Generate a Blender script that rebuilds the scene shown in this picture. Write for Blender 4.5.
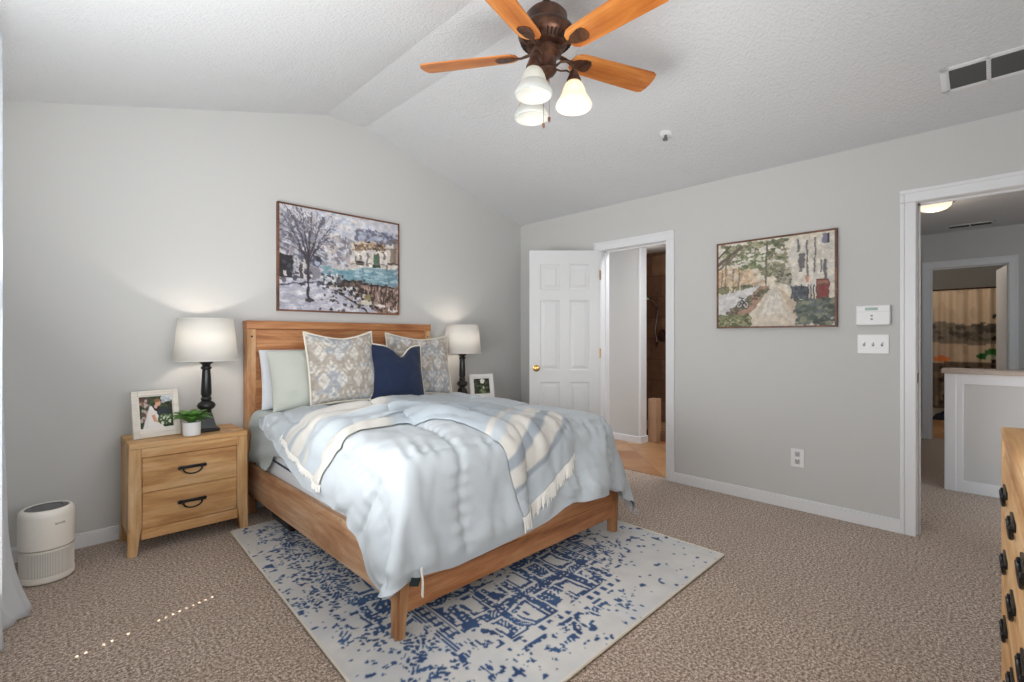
import bpy, bmesh, math, random
import numpy as np
from mathutils import Vector, Matrix
for _o in list(bpy.data.objects): bpy.data.objects.remove(_o, do_unlink=True)
S = bpy.context.scene
C = S.collection
PI = math.pi

# ---------------------------------------------------------------- camera
cam_d = bpy.data.cameras.new('camera'); cam = bpy.data.objects.new('camera', cam_d); C.objects.link(cam)
cam.location = (0, 0, 1.2045); cam.rotation_euler = (PI/2, 0, -math.radians(44.6))
cam_d.sensor_width = 36; cam_d.lens = 480/1024*36; cam_d.shift_y = -3/1024; cam_d.clip_start = .02
S.camera = cam

# ---------------------------------------------------------------- world, sun, daylight, added rear fill, exposure
W = bpy.data.worlds.new('sky'); S.world = W; W.use_nodes = True
W.node_tree.nodes['Background'].inputs[0].default_value = (.75, .87, 1, 1)
W.node_tree.nodes['Background'].inputs[1].default_value = 1.6
def lamp(name, kind, loc, power, col, rot=(0, 0, 0), **k):
    l = bpy.data.lights.new(name, kind); l.energy = power; l.color = col
    for a, b in k.items(): setattr(l, a, b)
    o = bpy.data.objects.new(name, l); o.location = loc; o.rotation_euler = rot; C.objects.link(o); return o
def aim(v): return Vector(v).to_track_quat('-Z', 'Y').to_euler()
SUN_DIR = Vector((1, .255, -1.72))
lamp('sun', 'SUN', (-3, 1.5, 5), 10.0, (1, .93, .82), aim(SUN_DIR), angle=math.radians(.25))
lamp('window_daylight', 'AREA', (-.135, 1.45, 1.34), 65, (.985, .995, 1), aim((1, 0, .8)), shape='RECTANGLE', size=1.95, size_y=1.6)
lamp('rear_fill_light', 'AREA', (1.0, -.50, 1.55), 19, (.975, .99, 1), aim((0, 1, .25)), shape='RECTANGLE', size=1.3, size_y=1.3, spread=2.3)  # added fill light behind the camera, from no known source
S.view_settings.view_transform = 'Standard'; S.view_settings.look = 'None'
S.view_settings.exposure = 0.42; S.view_settings.gamma = 1.0; S.view_settings.use_curve_mapping = False

# ---------------------------------------------------------------- helpers
def lin(c):
    return tuple((x/12.92 if x <= .04045 else ((x+.055)/1.055)**2.4) for x in (v/255 for v in c))
class NT:
    def __init__(s, name, rough=.6, **k):
        s.m = bpy.data.materials.new(name); s.m.use_nodes = True; s.t = s.m.node_tree; s.n = s.t.nodes; s.b = s.n['Principled BSDF']
        s.b.inputs['Roughness'].default_value = rough
        for a, v in k.items(): s.b.inputs[a].default_value = v
    def add(s, t, **k):
        n = s.n.new(t)
        for a, v in k.items():
            if a in n.inputs: n.inputs[a].default_value = v
            else: setattr(n, a, v)
        return n
    def ln(s, a, b): s.t.links.new(a, b)
    def obj(s, scale=(1, 1, 1), rot=(0, 0, 0)):
        c = s.add('ShaderNodeTexCoord'); m = s.add('ShaderNodeMapping'); m.inputs['Scale'].default_value = scale; m.inputs['Rotation'].default_value = rot
        s.ln(c.outputs['Object'], m.inputs['Vector']); return m.outputs[0]
    def noise(s, vec, scale=5, detail=3, rough=.5, dist=0):
        n = s.add('ShaderNodeTexNoise', Scale=scale, Detail=detail, Roughness=rough, Distortion=dist); s.ln(vec, n.inputs['Vector']); return n.outputs['Fac']
    def ramp(s, fac, stops):
        r = s.add('ShaderNodeValToRGB'); e = r.color_ramp.elements
        while len(e) < len(stops): e.new(.5)
        for q, (p, c) in zip(e, stops): q.position = p; q.color = (*c, 1)
        s.ln(fac, r.inputs[0]); return r.outputs[0]
    def mix(s, f, a, b, mode='MIX'):
        m = s.add('ShaderNodeMix', data_type='RGBA', blend_type=mode)
        for v, i in ((f, m.inputs[0]), (a, m.inputs[6]), (b, m.inputs[7])):
            if hasattr(v, 'node'): s.ln(v, i)
            else: i.default_value = v if not isinstance(v, tuple) else (*v, 1)[:4]
        return m.outputs[2]
    def col(s, v):
        if hasattr(v, 'node'): s.ln(v, s.b.inputs['Base Color'])
        else: s.b.inputs['Base Color'].default_value = (*v, 1)
        return s
    def bump(s, fac, strength=.2, dist=.01):
        b = s.add('ShaderNodeBump', Strength=strength, Distance=dist); s.ln(fac, b.inputs['Height']); s.ln(b.outputs[0], s.b.inputs['Normal']); return s
def plain(name, c, rough=.5, **k): return NT(name, rough, **k).col(lin(c)).m
def wood(name, dark, mid, light, axis, rough=.5, fine=42, knots=True):
    n = NT(name, rough)
    sc = {'x': (1, 6, 6), 'y': (6, 1, 6), 'z': (6, 6, 1)}[axis]
    v = n.obj(sc)
    a = n.noise(v, 1.6, 6, .62, .6)
    c = n.ramp(a, [(.33, lin(dark)), (.48, lin(mid)), (.64, lin(light))])
    f = n.noise(n.obj(tuple(k*1.0 if k == 1 else k*fine/6 for k in sc)), 1.5, 4, .7)
    c = n.mix(n.ramp(f, [(.30, (.25,)*3), (.56, (1, 1, 1))]), n.mix(.5, c, lin(dark), 'MULTIPLY'), c)
    if knots:
        vo = n.add('ShaderNodeTexVoronoi', Scale=2.6); n.ln(n.obj({'x': (1, 2.2, 2.2), 'y': (2.2, 1, 2.2), 'z': (2.2, 2.2, 1)}[axis]), vo.inputs['Vector'])
        c = n.mix(n.ramp(vo.outputs['Distance'], [(.035, (.75,)*3), (.075, (0, 0, 0))]), c, lin([k*.42 for k in dark]))
    n.col(c); n.bump(f, .12, .004); return n.m
def fabric(name, c, c2=None, scale=350, rough=.9, bump=.25, fold=0, vc=False):
    n = NT(name, rough); n.b.inputs['Sheen Weight'].default_value = .15
    v = n.obj()
    if vc:
        at = n.add('ShaderNodeAttribute', attribute_name='Col'); n.col(at.outputs['Color'])
    elif c2: n.col(n.mix(n.noise(v, scale*.5, 2), lin(c), lin(c2)))
    else: n.col(lin(c))
    h = n.noise(v, scale, 2)
    if fold:
        g = n.noise(v, fold, 4, .55, .8)
        mm = n.add('ShaderNodeMath', operation='MULTIPLY_ADD'); n.ln(g, mm.inputs[0]); mm.inputs[1].default_value = 2.0; n.ln(h, mm.inputs[2]); h = mm.outputs[0]
    n.bump(h, bump, .002); return n.m
def vcol(name, rough=.6, k=None):
    n = NT(name, rough); at = n.add('ShaderNodeAttribute', attribute_name='Col'); n.col(at.outputs['Color'])
    if k: n.bump(n.noise(n.obj(), k, 3), .35, .004)
    return n.m

def bx(bm, x0, x1, y0, y1, z0, z1, bev=0, seg=2, M=None):
    r = bmesh.ops.create_cube(bm, size=1); vs = r['verts']
    for v in vs: v.co = ((x0+x1)/2+v.co.x*(x1-x0), (y0+y1)/2+v.co.y*(y1-y0), (z0+z1)/2+v.co.z*(z1-z0))
    if bev:
        es = list({e for v in vs for e in v.link_edges})
        q = bmesh.ops.bevel(bm, geom=es, offset=bev, segments=seg, affect='EDGES', profile=.5)
        vs = list({v for f in q['faces'] for v in f.verts} | {v for v in vs if v.is_valid})
    if M is not None: bmesh.ops.transform(bm, matrix=M, verts=vs)
    return vs
def prism(bm, pts, vec, M=None):
    a = [bm.verts.new(p) for p in pts]; b = [bm.verts.new(Vector(p)+Vector(vec)) for p in pts]; n = len(a)
    bm.faces.new(a[::-1]); bm.faces.new(b)
    for i in range(n): bm.faces.new((a[i], a[(i+1) % n], b[(i+1) % n], b[i]))
    if M is not None: bmesh.ops.transform(bm, matrix=M, verts=a+b)
    return a+b
def hexa(bm, lo, hi):
    """tapered block: four points below, four above (same winding)"""
    a = [bm.verts.new(p) for p in lo]; b = [bm.verts.new(p) for p in hi]
    bm.faces.new(a[::-1]); bm.faces.new(b)
    for i in range(4): bm.faces.new((a[i], a[(i+1) % 4], b[(i+1) % 4], b[i]))
def lathe(bm, prof, c=(0, 0, 0), seg=32, M=None, cap=True):
    rings = []; allv = []
    for r, z in prof:
        if r < 1e-5: ring = [bm.verts.new((c[0], c[1], c[2]+z))]
        else: ring = [bm.verts.new((c[0]+r*math.cos(2*PI*i/seg), c[1]+r*math.sin(2*PI*i/seg), c[2]+z)) for i in range(seg)]
        rings.append(ring); allv += ring
    for a, b in zip(rings, rings[1:]):
        if len(a) == 1 and len(b) == 1: continue
        for i in range(seg):
            j = (i+1) % seg
            if len(a) == 1: bm.faces.new((a[0], b[j], b[i]))
            elif len(b) == 1: bm.faces.new((a[i], a[j], b[0]))
            else: bm.faces.new((a[i], a[j], b[j], b[i]))
    if cap:
        if len(rings[0]) > 1: bm.faces.new(rings[0][::-1])
        if len(rings[-1]) > 1: bm.faces.new(rings[-1])
    if M is not None: bmesh.ops.transform(bm, matrix=M, verts=allv)
def tube(bm, pts, r, seg=8, closed=False):
    pts = [Vector(p) for p in pts]; n = len(pts); rings = []; up = None
    for i, p in enumerate(pts):
        t = (pts[(i+1) % n]-pts[i-1]) if closed else (pts[min(i+1, n-1)]-pts[max(i-1, 0)])
        t.normalize()
        if up is None: up = t.orthogonal().normalized()
        up = (up-t*up.dot(t)).normalized(); w = t.cross(up)
        rr = r[i] if isinstance(r, (list, tuple)) else r
        rings.append([bm.verts.new(p+(up*math.cos(2*PI*k/seg)+w*math.sin(2*PI*k/seg))*rr) for k in range(seg)])
    for i in range(n if closed else n-1):
        a, b = rings[i], rings[(i+1) % n]
        for k in range(seg): bm.faces.new((a[k], a[(k+1) % seg], b[(k+1) % seg], b[k]))
    if not closed: bm.faces.new(rings[0][::-1]); bm.faces.new(rings[-1])
def grid(bm, G):
    """G[j][i] points -> quads"""
    V = [[bm.verts.new(tuple(p)) for p in row] for row in G]
    for j in range(len(V)-1):
        for i in range(len(V[0])-1): bm.faces.new((V[j][i], V[j][i+1], V[j+1][i+1], V[j+1][i]))
    return V
def NB(): return bmesh.new()
def wm(o):
    m = Matrix.Identity(4)
    while o: m = o.matrix_basis @ m; o = o.parent
    return m
def mesh(name, bm, mat, parent=None, smooth=False, local=False, angle=40, label=None):
    """link a bmesh drawn in world coordinates (or the parent's, local=True) as one mesh object"""
    bmesh.ops.recalc_face_normals(bm, faces=bm.faces[:])
    if parent is not None and not local: bm.transform(wm(parent).inverted())
    me = bpy.data.meshes.new(name)
    if smooth:
        for f in bm.faces: f.smooth = True
        for e in bm.edges:
            if len(e.link_faces) == 2 and e.calc_face_angle(0) > math.radians(angle): e.smooth = False
    bm.to_mesh(me); bm.free()
    for m in (mat if isinstance(mat, (list, tuple)) else [mat]): me.materials.append(m)
    o = bpy.data.objects.new(name, me); C.objects.link(o)
    if parent is not None: o.parent = parent
    if label: o['label'] = label
    return o
def tag(o, label, cat, group=None, kind=None):
    o['label'] = label; o['category'] = cat
    if group: o['group'] = group
    if kind: o['kind'] = kind
    return o
def thing(name, label, cat, loc=(0, 0, 0), rz=0, group=None):
    o = bpy.data.objects.new(name, None); o.empty_display_size = .05; C.objects.link(o)
    o.location = loc; o.rotation_euler = (0, 0, rz); return tag(o, label, cat, group)
def struct(name, bm, mat, parent=None, **k):
    o = mesh(name, bm, mat, parent, **k)
    if parent is None: o['kind'] = 'structure'
    return o
def dup(root, loc, rz, label, group=None):
    r = root.copy(); C.objects.link(r); r.location = loc; r.rotation_euler = (0, 0, rz); r['label'] = label
    if group: r['group'] = group
    for ch in list(root.children):
        c = ch.copy(); C.objects.link(c); c.parent = r
        for g in list(ch.children):
            d = g.copy(); C.objects.link(d); d.parent = c
    return r
def mod(o, kind, **k):
    m = o.modifiers.new(kind.lower(), kind)
    for a, b in k.items(): setattr(m, a, b)
    return m
def setcol(me, cols):
    """per-vertex sRGB 0..1 array -> colour attribute"""
    c = np.clip(np.asarray(cols, float).reshape(-1, 3), 0, 1)
    l = np.where(c <= .04045, c/12.92, ((c+.055)/1.055)**2.4)
    a = me.color_attributes.new('Col', 'FLOAT_COLOR', 'POINT')
    a.data.foreach_set('color', np.c_[l, np.ones(len(l))].astype(np.float32).ravel())
def gridmesh(name, P, mat, cols=None, parent=None, smooth=True):
    """P[j,i,3] world points -> grid object"""
    P = np.asarray(P, float); nj, ni = P.shape[:2]
    v = P.reshape(-1, 3)
    if parent is not None:
        M = np.array(wm(parent).inverted()); v = v @ M[:3, :3].T+M[:3, 3]
    idx = np.arange(nj*ni).reshape(nj, ni)
    f = np.stack([idx[:-1, :-1], idx[:-1, 1:], idx[1:, 1:], idx[1:, :-1]], -1).reshape(-1, 4)
    me = bpy.data.meshes.new(name); me.from_pydata(v.tolist(), [], f.tolist())
    if smooth: me.polygons.foreach_set('use_smooth', [True]*len(me.polygons))
    me.materials.append(mat)
    if cols is not None: setcol(me, cols)
    o = bpy.data.objects.new(name, me); C.objects.link(o)
    if parent is not None: o.parent = parent
    return o

# ---------------------------------------------------------------- tiny raster painter (patterns of rug, pillows, pictures)
def rng(seed): return np.random.default_rng(seed)
def vnoise(h, w, cells, seed, octs=1):
    out = np.zeros((h, w)); amp = 1; tot = 0
    for o in range(octs):
        cx = max(2, int(cells*2**o)); cy = max(2, int(cells*2**o*h/w)); g = rng(seed+o).random((cy+2, cx+2))
        y = np.linspace(0, cy, h); x = np.linspace(0, cx, w); yi = y.astype(int); xi = x.astype(int)
        fy = (y-yi)[:, None]; fx = (x-xi)[None]; fy = fy*fy*(3-2*fy); fx = fx*fx*(3-2*fx)
        a = g[yi][:, xi]; b = g[yi][:, xi+1]; c = g[yi+1][:, xi]; d = g[yi+1][:, xi+1]
        out += amp*(a*(1-fx)*(1-fy)+b*fx*(1-fy)+c*(1-fx)*fy+d*fx*fy); tot += amp; amp *= .55
    return out/tot
class Pic:
    def __init__(s, w, h, c, seed=1):
        s.a = np.ones((h, w, 3))*np.array(c)/255.; s.h = h; s.w = w
        s.Y, s.X = np.mgrid[0:h, 0:w]; s.X = s.X/(w-1); s.Y = s.Y/(h-1); s.r = rng(seed); s.as_ = h/w
    def put(s, m, c, al=1.):
        m = (np.asarray(m, float)*al)[..., None]; s.a = s.a*(1-m)+m*np.array(c)/255.
    def poly(s, pts, c, al=1.):
        m = np.zeros((s.h, s.w), bool); n = len(pts)
        for i in range(n):
            x0, y0 = pts[i]; x1, y1 = pts[(i+1) % n]
            if y0 == y1: continue
            m ^= ((s.Y > min(y0, y1)) & (s.Y <= max(y0, y1)) & (s.X < x0+(s.Y-y0)*(x1-x0)/(y1-y0)))
        s.put(m, c, al)
    def rect(s, x0, y0, x1, y1, c, al=1.): s.put((s.X >= x0) & (s.X <= x1) & (s.Y >= y0) & (s.Y <= y1), c, al)
    def oval(s, x, y, rx, ry, c, al=1.): s.put(((s.X-x)/rx)**2+((s.Y-y)/ry)**2 < 1, c, al)
    def line(s, x0, y0, x1, y1, w, c, al=1.):
        dx, dy = x1-x0, (y1-y0)*s.as_; L = dx*dx+dy*dy+1e-12
        t = np.clip(((s.X-x0)*dx+(s.Y-y0)*s.as_*dy)/L, 0, 1)
        d = np.hypot(s.X-x0-t*dx, (s.Y-y0)*s.as_-t*dy); s.put(np.clip((w-d)/(.35*w)+.5, 0, 1), c, al)
    def loosen(s, k=2.2, mixc=(200, 196, 196), mixa=.12):
        dx = ((vnoise(s.h, s.w, 26, 90, 2)-.5)*4*k).round().astype(int); dy = ((vnoise(s.h, s.w, 26, 95, 2)-.5)*4*k).round().astype(int)
        J, I = np.mgrid[0:s.h, 0:s.w]; s.a = s.a[np.clip(J+dy, 0, s.h-1), np.clip(I+dx, 0, s.w-1)]
        s.a = s.a*(1-mixa)+np.array(mixc)/255*mixa
        s.a = s.a*(1+.22*(vnoise(s.h, s.w, 34, 97, 2)[..., None]-.5)+.08*(s.r.random((s.h, s.w, 1))-.5))
    def dabs(s, x0, y0, x1, y1, n, cols, rx=.012, ry=.012, al=.85):
        for _ in range(n):
            x = s.r.uniform(x0, x1); y = s.r.uniform(y0, y1); k = s.r.uniform(.5, 1.4)
            c = cols[s.r.integers(len(cols))]
            i0 = max(0, int((x-rx*1.5)*s.w)); i1 = int((x+rx*1.5)*s.w)+2; j0 = max(0, int((y-ry*1.5)*s.h)); j1 = int((y+ry*1.5)*s.h)+2
            X = s.X[j0:j1, i0:i1]; Y = s.Y[j0:j1, i0:i1]
            m = ((((X-x)/(rx*k))**2+((Y-y)/(ry*k))**2) < 1)[..., None]*al
            s.a[j0:j1, i0:i1] = s.a[j0:j1, i0:i1]*(1-m)+m*np.array(c)/255.

# ---------------------------------------------------------------- materials
M = {}
def wallmat(name, c, b=.05):
    n = NT(name, .75); n.col(lin(c)); n.bump(n.noise(n.obj(), 140, 2), b, .002); return n.m
M['wall'] = wallmat('greige_wall_paint', (205, 205, 203))
n = NT('textured_white_ceiling', .9); n.col(lin((219, 220, 222))); n.bump(n.noise(n.obj(), 60, 4, .65), .8, .010); M['ceil'] = n.m
M['trim'] = plain('white_trim_paint', (232, 233, 235), .35)
M['door'] = plain('white_door_paint', (222, 223, 224), .4)
n = NT('brown_carpet', .95); v = n.obj()
a = n.noise(v, 88, 5, .8); b_ = n.noise(v, 2.2, 4, .6); c_ = n.noise(v, 230, 2, .7)
k = n.ramp(a, [(.44, lin((112, 91, 76))), (.482, lin((176, 152, 134))), (.522, lin((214, 192, 174))), (.575, lin((250, 236, 219)))])
k = n.mix(n.ramp(b_, [(.3, (.0,)*3), (.7, (.30,)*3)]), k, lin((158, 134, 115)))
k = n.mix(n.ramp(c_, [(.42, (.75,)*3), (.52, (0,)*3)]), k, lin((104, 84, 70)))
n.col(k); n.b.inputs['Sheen Weight'].default_value = .25; n.bump(a, .28, .008); M['carpet'] = n.m
M['pine'] = wood('light_pine', (180, 130, 80), (212, 164, 108), (230, 194, 146), 'x')
M['pine_z'] = wood('light_pine_upright', (180, 132, 82), (210, 166, 114), (230, 196, 150), 'z')
M['bed_x'] = wood('rustic_pine_across', (142, 86, 48), (180, 120, 74), (204, 150, 104), 'x')  # headboard tone, lowered further to put the footboard's shade into the colour
M['bed_y'] = wood('rustic_pine_along', (160, 112, 76), (190, 146, 110), (212, 178, 146), 'y')
M['bed_z'] = wood('rustic_pine_upright', (158, 106, 66), (190, 142, 96), (212, 174, 132), 'z')
M['fan_wood'] = wood('honey_oak', (168, 92, 36), (198, 122, 54), (222, 152, 82), 'x', .35, 30, False)
n = NT('aged_bronze', .38, Metallic=.6); n.col(n.ramp(n.noise(n.obj(), 22, 4), [(.35, lin((66, 44, 35))), (.7, lin((112, 78, 60)))])); M['bronze'] = n.m
M['black'] = plain('black_satin_metal', (24, 23, 24), .4, Metallic=.3)
M['black_wood'] = plain('black_painted_wood', (20, 20, 22), .3)
M['brass'] = plain('brass', (190, 150, 90), .25, Metallic=1.)
M['chrome'] = plain('brushed_nickel', (170, 168, 165), .25, Metallic=1.)
M['dark'] = plain('dark_void', (22, 20, 19), .9)
M['pot'] = plain('white_ceramic', (238, 238, 238), .3)
M['plastic'] = plain('white_plastic', (236, 236, 236), .35)
M['cream_plastic'] = plain('warm_white_plastic', (244, 239, 229), .38)
M['grey_plastic'] = plain('grey_plastic', (120, 120, 120), .5)
M['switch_grey'] = plain('pale_grey_plastic', (198, 198, 198), .4)
M['frame_white'] = wood('whitewashed_frame', (212, 206, 196), (228, 222, 212), (238, 233, 224), 'x', .5, 42, False)
M['frame_brown'] = wood('walnut_frame', (84, 52, 36), (112, 72, 50), (140, 94, 66), 'x', .45, 42, False)
M['comf'] = fabric('pale_blue_grey_cotton', (180, 187, 192), None, 420, .85, .25, 30)
M['sheet'] = fabric('sage_grey_sheet', (180, 189, 189), (170, 181, 184), 300, .85, .25, 18)
M['white_fab'] = fabric('white_cotton', (212, 216, 222), None, 380, .85, .25, 12)
M['sage'] = fabric('pale_sage_cotton', (192, 196, 187), None, 380, .85, .25, 9)
M['navy'] = fabric('navy_linen', (20, 40, 74), (14, 28, 54), 420, .9, .3)
M['pat'] = fabric('patterned_weave', (0, 0, 0), None, 420, .9, .25, 0, True)
M['cream'] = fabric('cream_cord', (226, 219, 204), None, 420, .9, .25)
M['rug'] = fabric('flatwoven_rug', (0, 0, 0), None, 260, .95, .35, 0, True)
M['fringe'] = fabric('ivory_yarn', (232, 230, 224), None, 300, .9, .2)
M['mattress'] = fabric('mattress_ticking', (226, 232, 238), None, 300, .85, .2)
M['tagcloth'] = plain('dark_green_label', (22, 40, 40), .8)
M['paint'] = vcol('painted_canvas', .7, 90)
M['photo'] = vcol('glossy_photo', .25)
def translucent(name, c, em=0, tr=.5, rough=.8):
    m = bpy.data.materials.new(name); m.use_nodes = True; t = m.node_tree; N = t.nodes; N.clear()
    o = N.new('ShaderNodeOutputMaterial'); d = N.new('ShaderNodeBsdfDiffuse'); r = N.new('ShaderNodeBsdfTranslucent'); x = N.new('ShaderNodeMixShader')
    d.inputs[0].default_value = r.inputs[0].default_value = (*lin(c), 1); x.inputs[0].default_value = tr
    t.links.new(d.outputs[0], x.inputs[1]); t.links.new(r.outputs[0], x.inputs[2]); last = x
    if em:
        e = N.new('ShaderNodeEmission'); e.inputs[0].default_value = (*lin(c), 1); e.inputs[1].default_value = em
        a = N.new('ShaderNodeAddShader'); t.links.new(x.outputs[0], a.inputs[0]); t.links.new(e.outputs[0], a.inputs[1]); last = a
    t.links.new(last.outputs[0], o.inputs[0]); return m
def glow(name, c, s):
    m = bpy.data.materials.new(name); m.use_nodes = True; b = m.node_tree.nodes['Principled BSDF']
    b.inputs['Base Color'].default_value = (*lin(c), 1); b.inputs['Emission Color'].default_value = (*lin(c), 1); b.inputs['Emission Strength'].default_value = s; return m
M['curtain'] = translucent('white_curtain_cloth', (240, 243, 246), 0, .5)
M['shade'] = translucent('white_linen_shade', (250, 248, 244), 0, .45)
M['frost'] = translucent('frosted_glass_unlit', (214, 217, 216), 0, .5)
M['frost_warm'] = translucent('frosted_glass_lit', (246, 238, 226), .04, .5)
M['bulb'] = glow('lit_bulb', (255, 236, 205), 3.0)
gm = bpy.data.materials.new('window_glass'); gm.use_nodes = True; gt = gm.node_tree; gt.nodes.clear()
go, g1, g2, g3 = (gt.nodes.new('ShaderNode'+q) for q in ('OutputMaterial', 'BsdfTransparent', 'BsdfGlossy', 'MixShader'))
g2.inputs['Roughness'].default_value = .02; g3.inputs[0].default_value = .06
gt.links.new(g1.outputs[0], g3.inputs[1]); gt.links.new(g2.outputs[0], g3.inputs[2]); gt.links.new(g3.outputs[0], go.inputs[0]); M['glass'] = gm
n = NT('stone_tile_floor', .35); v = n.obj((1, 1, 1), (0, 0, PI/4))
br = n.add('ShaderNodeTexBrick', Scale=1., **{'Mortar Size': .006, 'Brick Width': .32, 'Row Height': .32}); br.offset = 0
n.ln(v, br.inputs['Vector'])
for i, c in (('Color1', (160, 108, 70)), ('Color2', (206, 164, 120)), ('Mortar', (150, 122, 96))): br.inputs[i].default_value = (*lin(c), 1)
n.col(n.mix(n.ramp(n.noise(n.obj(), 7, 5), [(.3, (0, 0, 0)), (.75, (.5,)*3)]), br.outputs['Color'], lin((150, 98, 58)))); M['floortile'] = n.m
n = NT('brown_shower_tile', .4); v = n.obj((1, 1, 1))
sx = n.add('ShaderNodeSeparateXYZ'); n.ln(v, sx.inputs[0]); ad = n.add('ShaderNodeMath', operation='ADD'); n.ln(sx.outputs[0], ad.inputs[0]); n.ln(sx.outputs[1], ad.inputs[1])
cb = n.add('ShaderNodeCombineXYZ'); n.ln(ad.outputs[0], cb.inputs[0]); n.ln(sx.outputs[2], cb.inputs[1])
br = n.add('ShaderNodeTexBrick', Scale=1., **{'Mortar Size': .005, 'Brick Width': .30, 'Row Height': .30}); br.offset = .5; n.ln(cb.outputs[0], br.inputs['Vector'])
for i, c in (('Color1', (140, 104, 80)), ('Color2', (112, 80, 60)), ('Mortar', (84, 64, 50))): br.inputs[i].default_value = (*lin(c), 1)
n.col(n.mix(n.ramp(n.noise(n.obj(), 9, 5), [(.3, (0, 0, 0)), (.8, (.6,)*3)]), br.outputs['Color'], lin((84, 56, 40)))); M['showertile'] = n.m

# ---------------------------------------------------------------- room shell
XL, XR, YB, YF, EAVE, SL = -.256, 3.792, 3.71, -.56, 2.44, .28
RIDGE = [(1.600, 2.952), (1.936, 2.958)]
bm = NB(); bx(bm, XL-.3, 7.75, -2.2, 5.4, -.12, 0); struct('floor', bm, M['carpet'])
gable = [(XL-.14, -.05), (XR, -.05), (XR, EAVE), RIDGE[1], RIDGE[0], (XL, EAVE-.012), (XL-.14, EAVE-.012)]
bm = NB(); prism(bm, [(x, YB, z) for x, z in gable], (0, .12, 0)); struct('wall_back', bm, M['wall'])
bm = NB(); prism(bm, [(x, YF-.12, z) for x, z in gable], (0, .12, 0)); struct('wall_front', bm, M['wall'])
WY0, WY1, WZ0, WZ1 = .45, 2.90, .5, 2.1
BLY = 2.43
bm = NB()
bx(bm, XL-.14, XL, YF-.12, WY0, -.05, EAVE); bx(bm, XL-.14, XL, WY1, YB, -.05, EAVE); bx(bm, XL-.14, XL, WY0, WY1, -.05, WZ0); bx(bm, XL-.14, XL, WY0, WY1, WZ1, EAVE)
struct('wall_left', bm, M['wall'])
BY0, BY1, HY0, HY1, DH = 1.975, 2.643, -.44, .355, 2.035
bm = NB()
bx(bm, XR, XR+.12, BY1, YB+.12, -.05, EAVE+.1); bx(bm, XR, XR+.12, HY1, BY0, -.05, EAVE+.1); bx(bm, XR, XR+.12, YF-.12, HY0, -.05, EAVE+.1)
bx(bm, XR, XR+.12, BY0, BY1, DH, EAVE+.1); bx(bm, XR, XR+.12, HY0, HY1, DH, EAVE+.1)
struct('wall_right', bm, M['wall'])
def slab(pts):
    bm = NB(); prism(bm, [(x, YF-.12, z) for x, z in pts], (0, YB-YF+.24, 0)); return bm
up = [(XL-.14, EAVE-.05), (XL, EAVE-.012), RIDGE[0], RIDGE[1], (XR, EAVE), (XR+.12, EAVE-.034)]
bm = slab(up+[(XR+.12, EAVE+.12), (RIDGE[1][0], 3.12), (RIDGE[0][0], 3.12), (XL-.14, EAVE+.12)]); struct('ceiling', bm, M['ceil'])

def base(name, x0, x1, y0, y1, h=.083):
    bm = NB(); t = .015
    bx(bm, x0, x1, y0, y1, 0, h-.012, .002, 1)
    cx0, cx1, cy0, cy1 = x0, x1, y0, y1
    if abs(x1-x0) < abs(y1-y0): cx0, cx1 = (x0+.005, x1) if name in ('baseboard_right', 'baseboard_hall', 'baseboard_bath') else (x0, x1-.005)
    else: cy0 = y0+.005
    bx(bm, cx0, cx1, cy0, cy1, h-.012, h, .003, 2); struct(name, bm, M['trim'])
base('baseboard_back', XL, XR, YB-.016, YB)
base('baseboard_left', XL, XL+.016, YF, YB-.016)
bm = NB(); 
for a, b in ((HY1+.07, BY0-.07), (BY1+.07, YB-.016), (YF, HY0-.07)): bx(bm, XR-.016, XR, a, b, 0, .071, .002, 1); bx(bm, XR-.011, XR, a, b, .071, .083, .003, 2)
struct('baseboard_right', bm, M['trim'])
def casing(name, x, side, y0, y1, h, w=.072, jamb=.12, mat='trim'):
    """door trim round an opening in a wall of constant x; side -1 faces the camera"""
    bm = NB(); a, b = (x-.016, x) if side < 0 else (x, x+.016)
    a2, b2 = (x-.022, x) if side < 0 else (x, x+.022)
    e_ = .0006
    for p, q in ((y0-w, y0+.004), (y1-.004, y1+w)): bx(bm, a, b, p, q, 0, h-.0045, .004, 2)
    bx(bm, a2, b2, y0-w-e_, y0-w+.022, 0, h-.005, .004, 2); bx(bm, a2, b2, y1+w-.022, y1+w+e_, 0, h-.005, .004, 2)
    bx(bm, a, b, y0-w, y1+w, h-.004, h+w, .004, 2); bx(bm, a2, b2, y0-w-e_, y1+w+e_, h+w-.022, h+w+e_, .004, 2)
    bx(bm, a2, b2, y0-w-e_, y0-w+.022, h-.004, h+w-.0225, .004, 2); bx(bm, a2, b2, y1+w-.022, y1+w+e_, h-.004, h+w-.0225, .004, 2)
    if jamb:
        j0, j1 = (x-.004, x+jamb+.004)
        bx(bm, j0, j1, y0-.012, y0+.006, 0, h); bx(bm, j0, j1, y1-.006, y1+.012, 0, h); bx(bm, j0, j1, y0, y1, h-.006, h+.012)
        bx(bm, x+.055, x+.07, y0, y0+.018, 0, h); bx(bm, x+.055, x+.07, y1-.018, y1, 0, h); bx(bm, x+.055, x+.07, y0, y1, h-.018, h)
    return struct(name, bm, M[mat])
casing('trim_1', XR, -1, BY0, BY1, DH)
t2 = casing('trim_2', XR, -1, HY0, HY1, DH)
bm = NB(); bx(bm, XR+.030, XR+.052, HY1-.0085, HY1-.0055, .93, .99); mesh('strike_plate', bm, M['bronze'], t2, label='dark metal strike plate in the door jamb')

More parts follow.
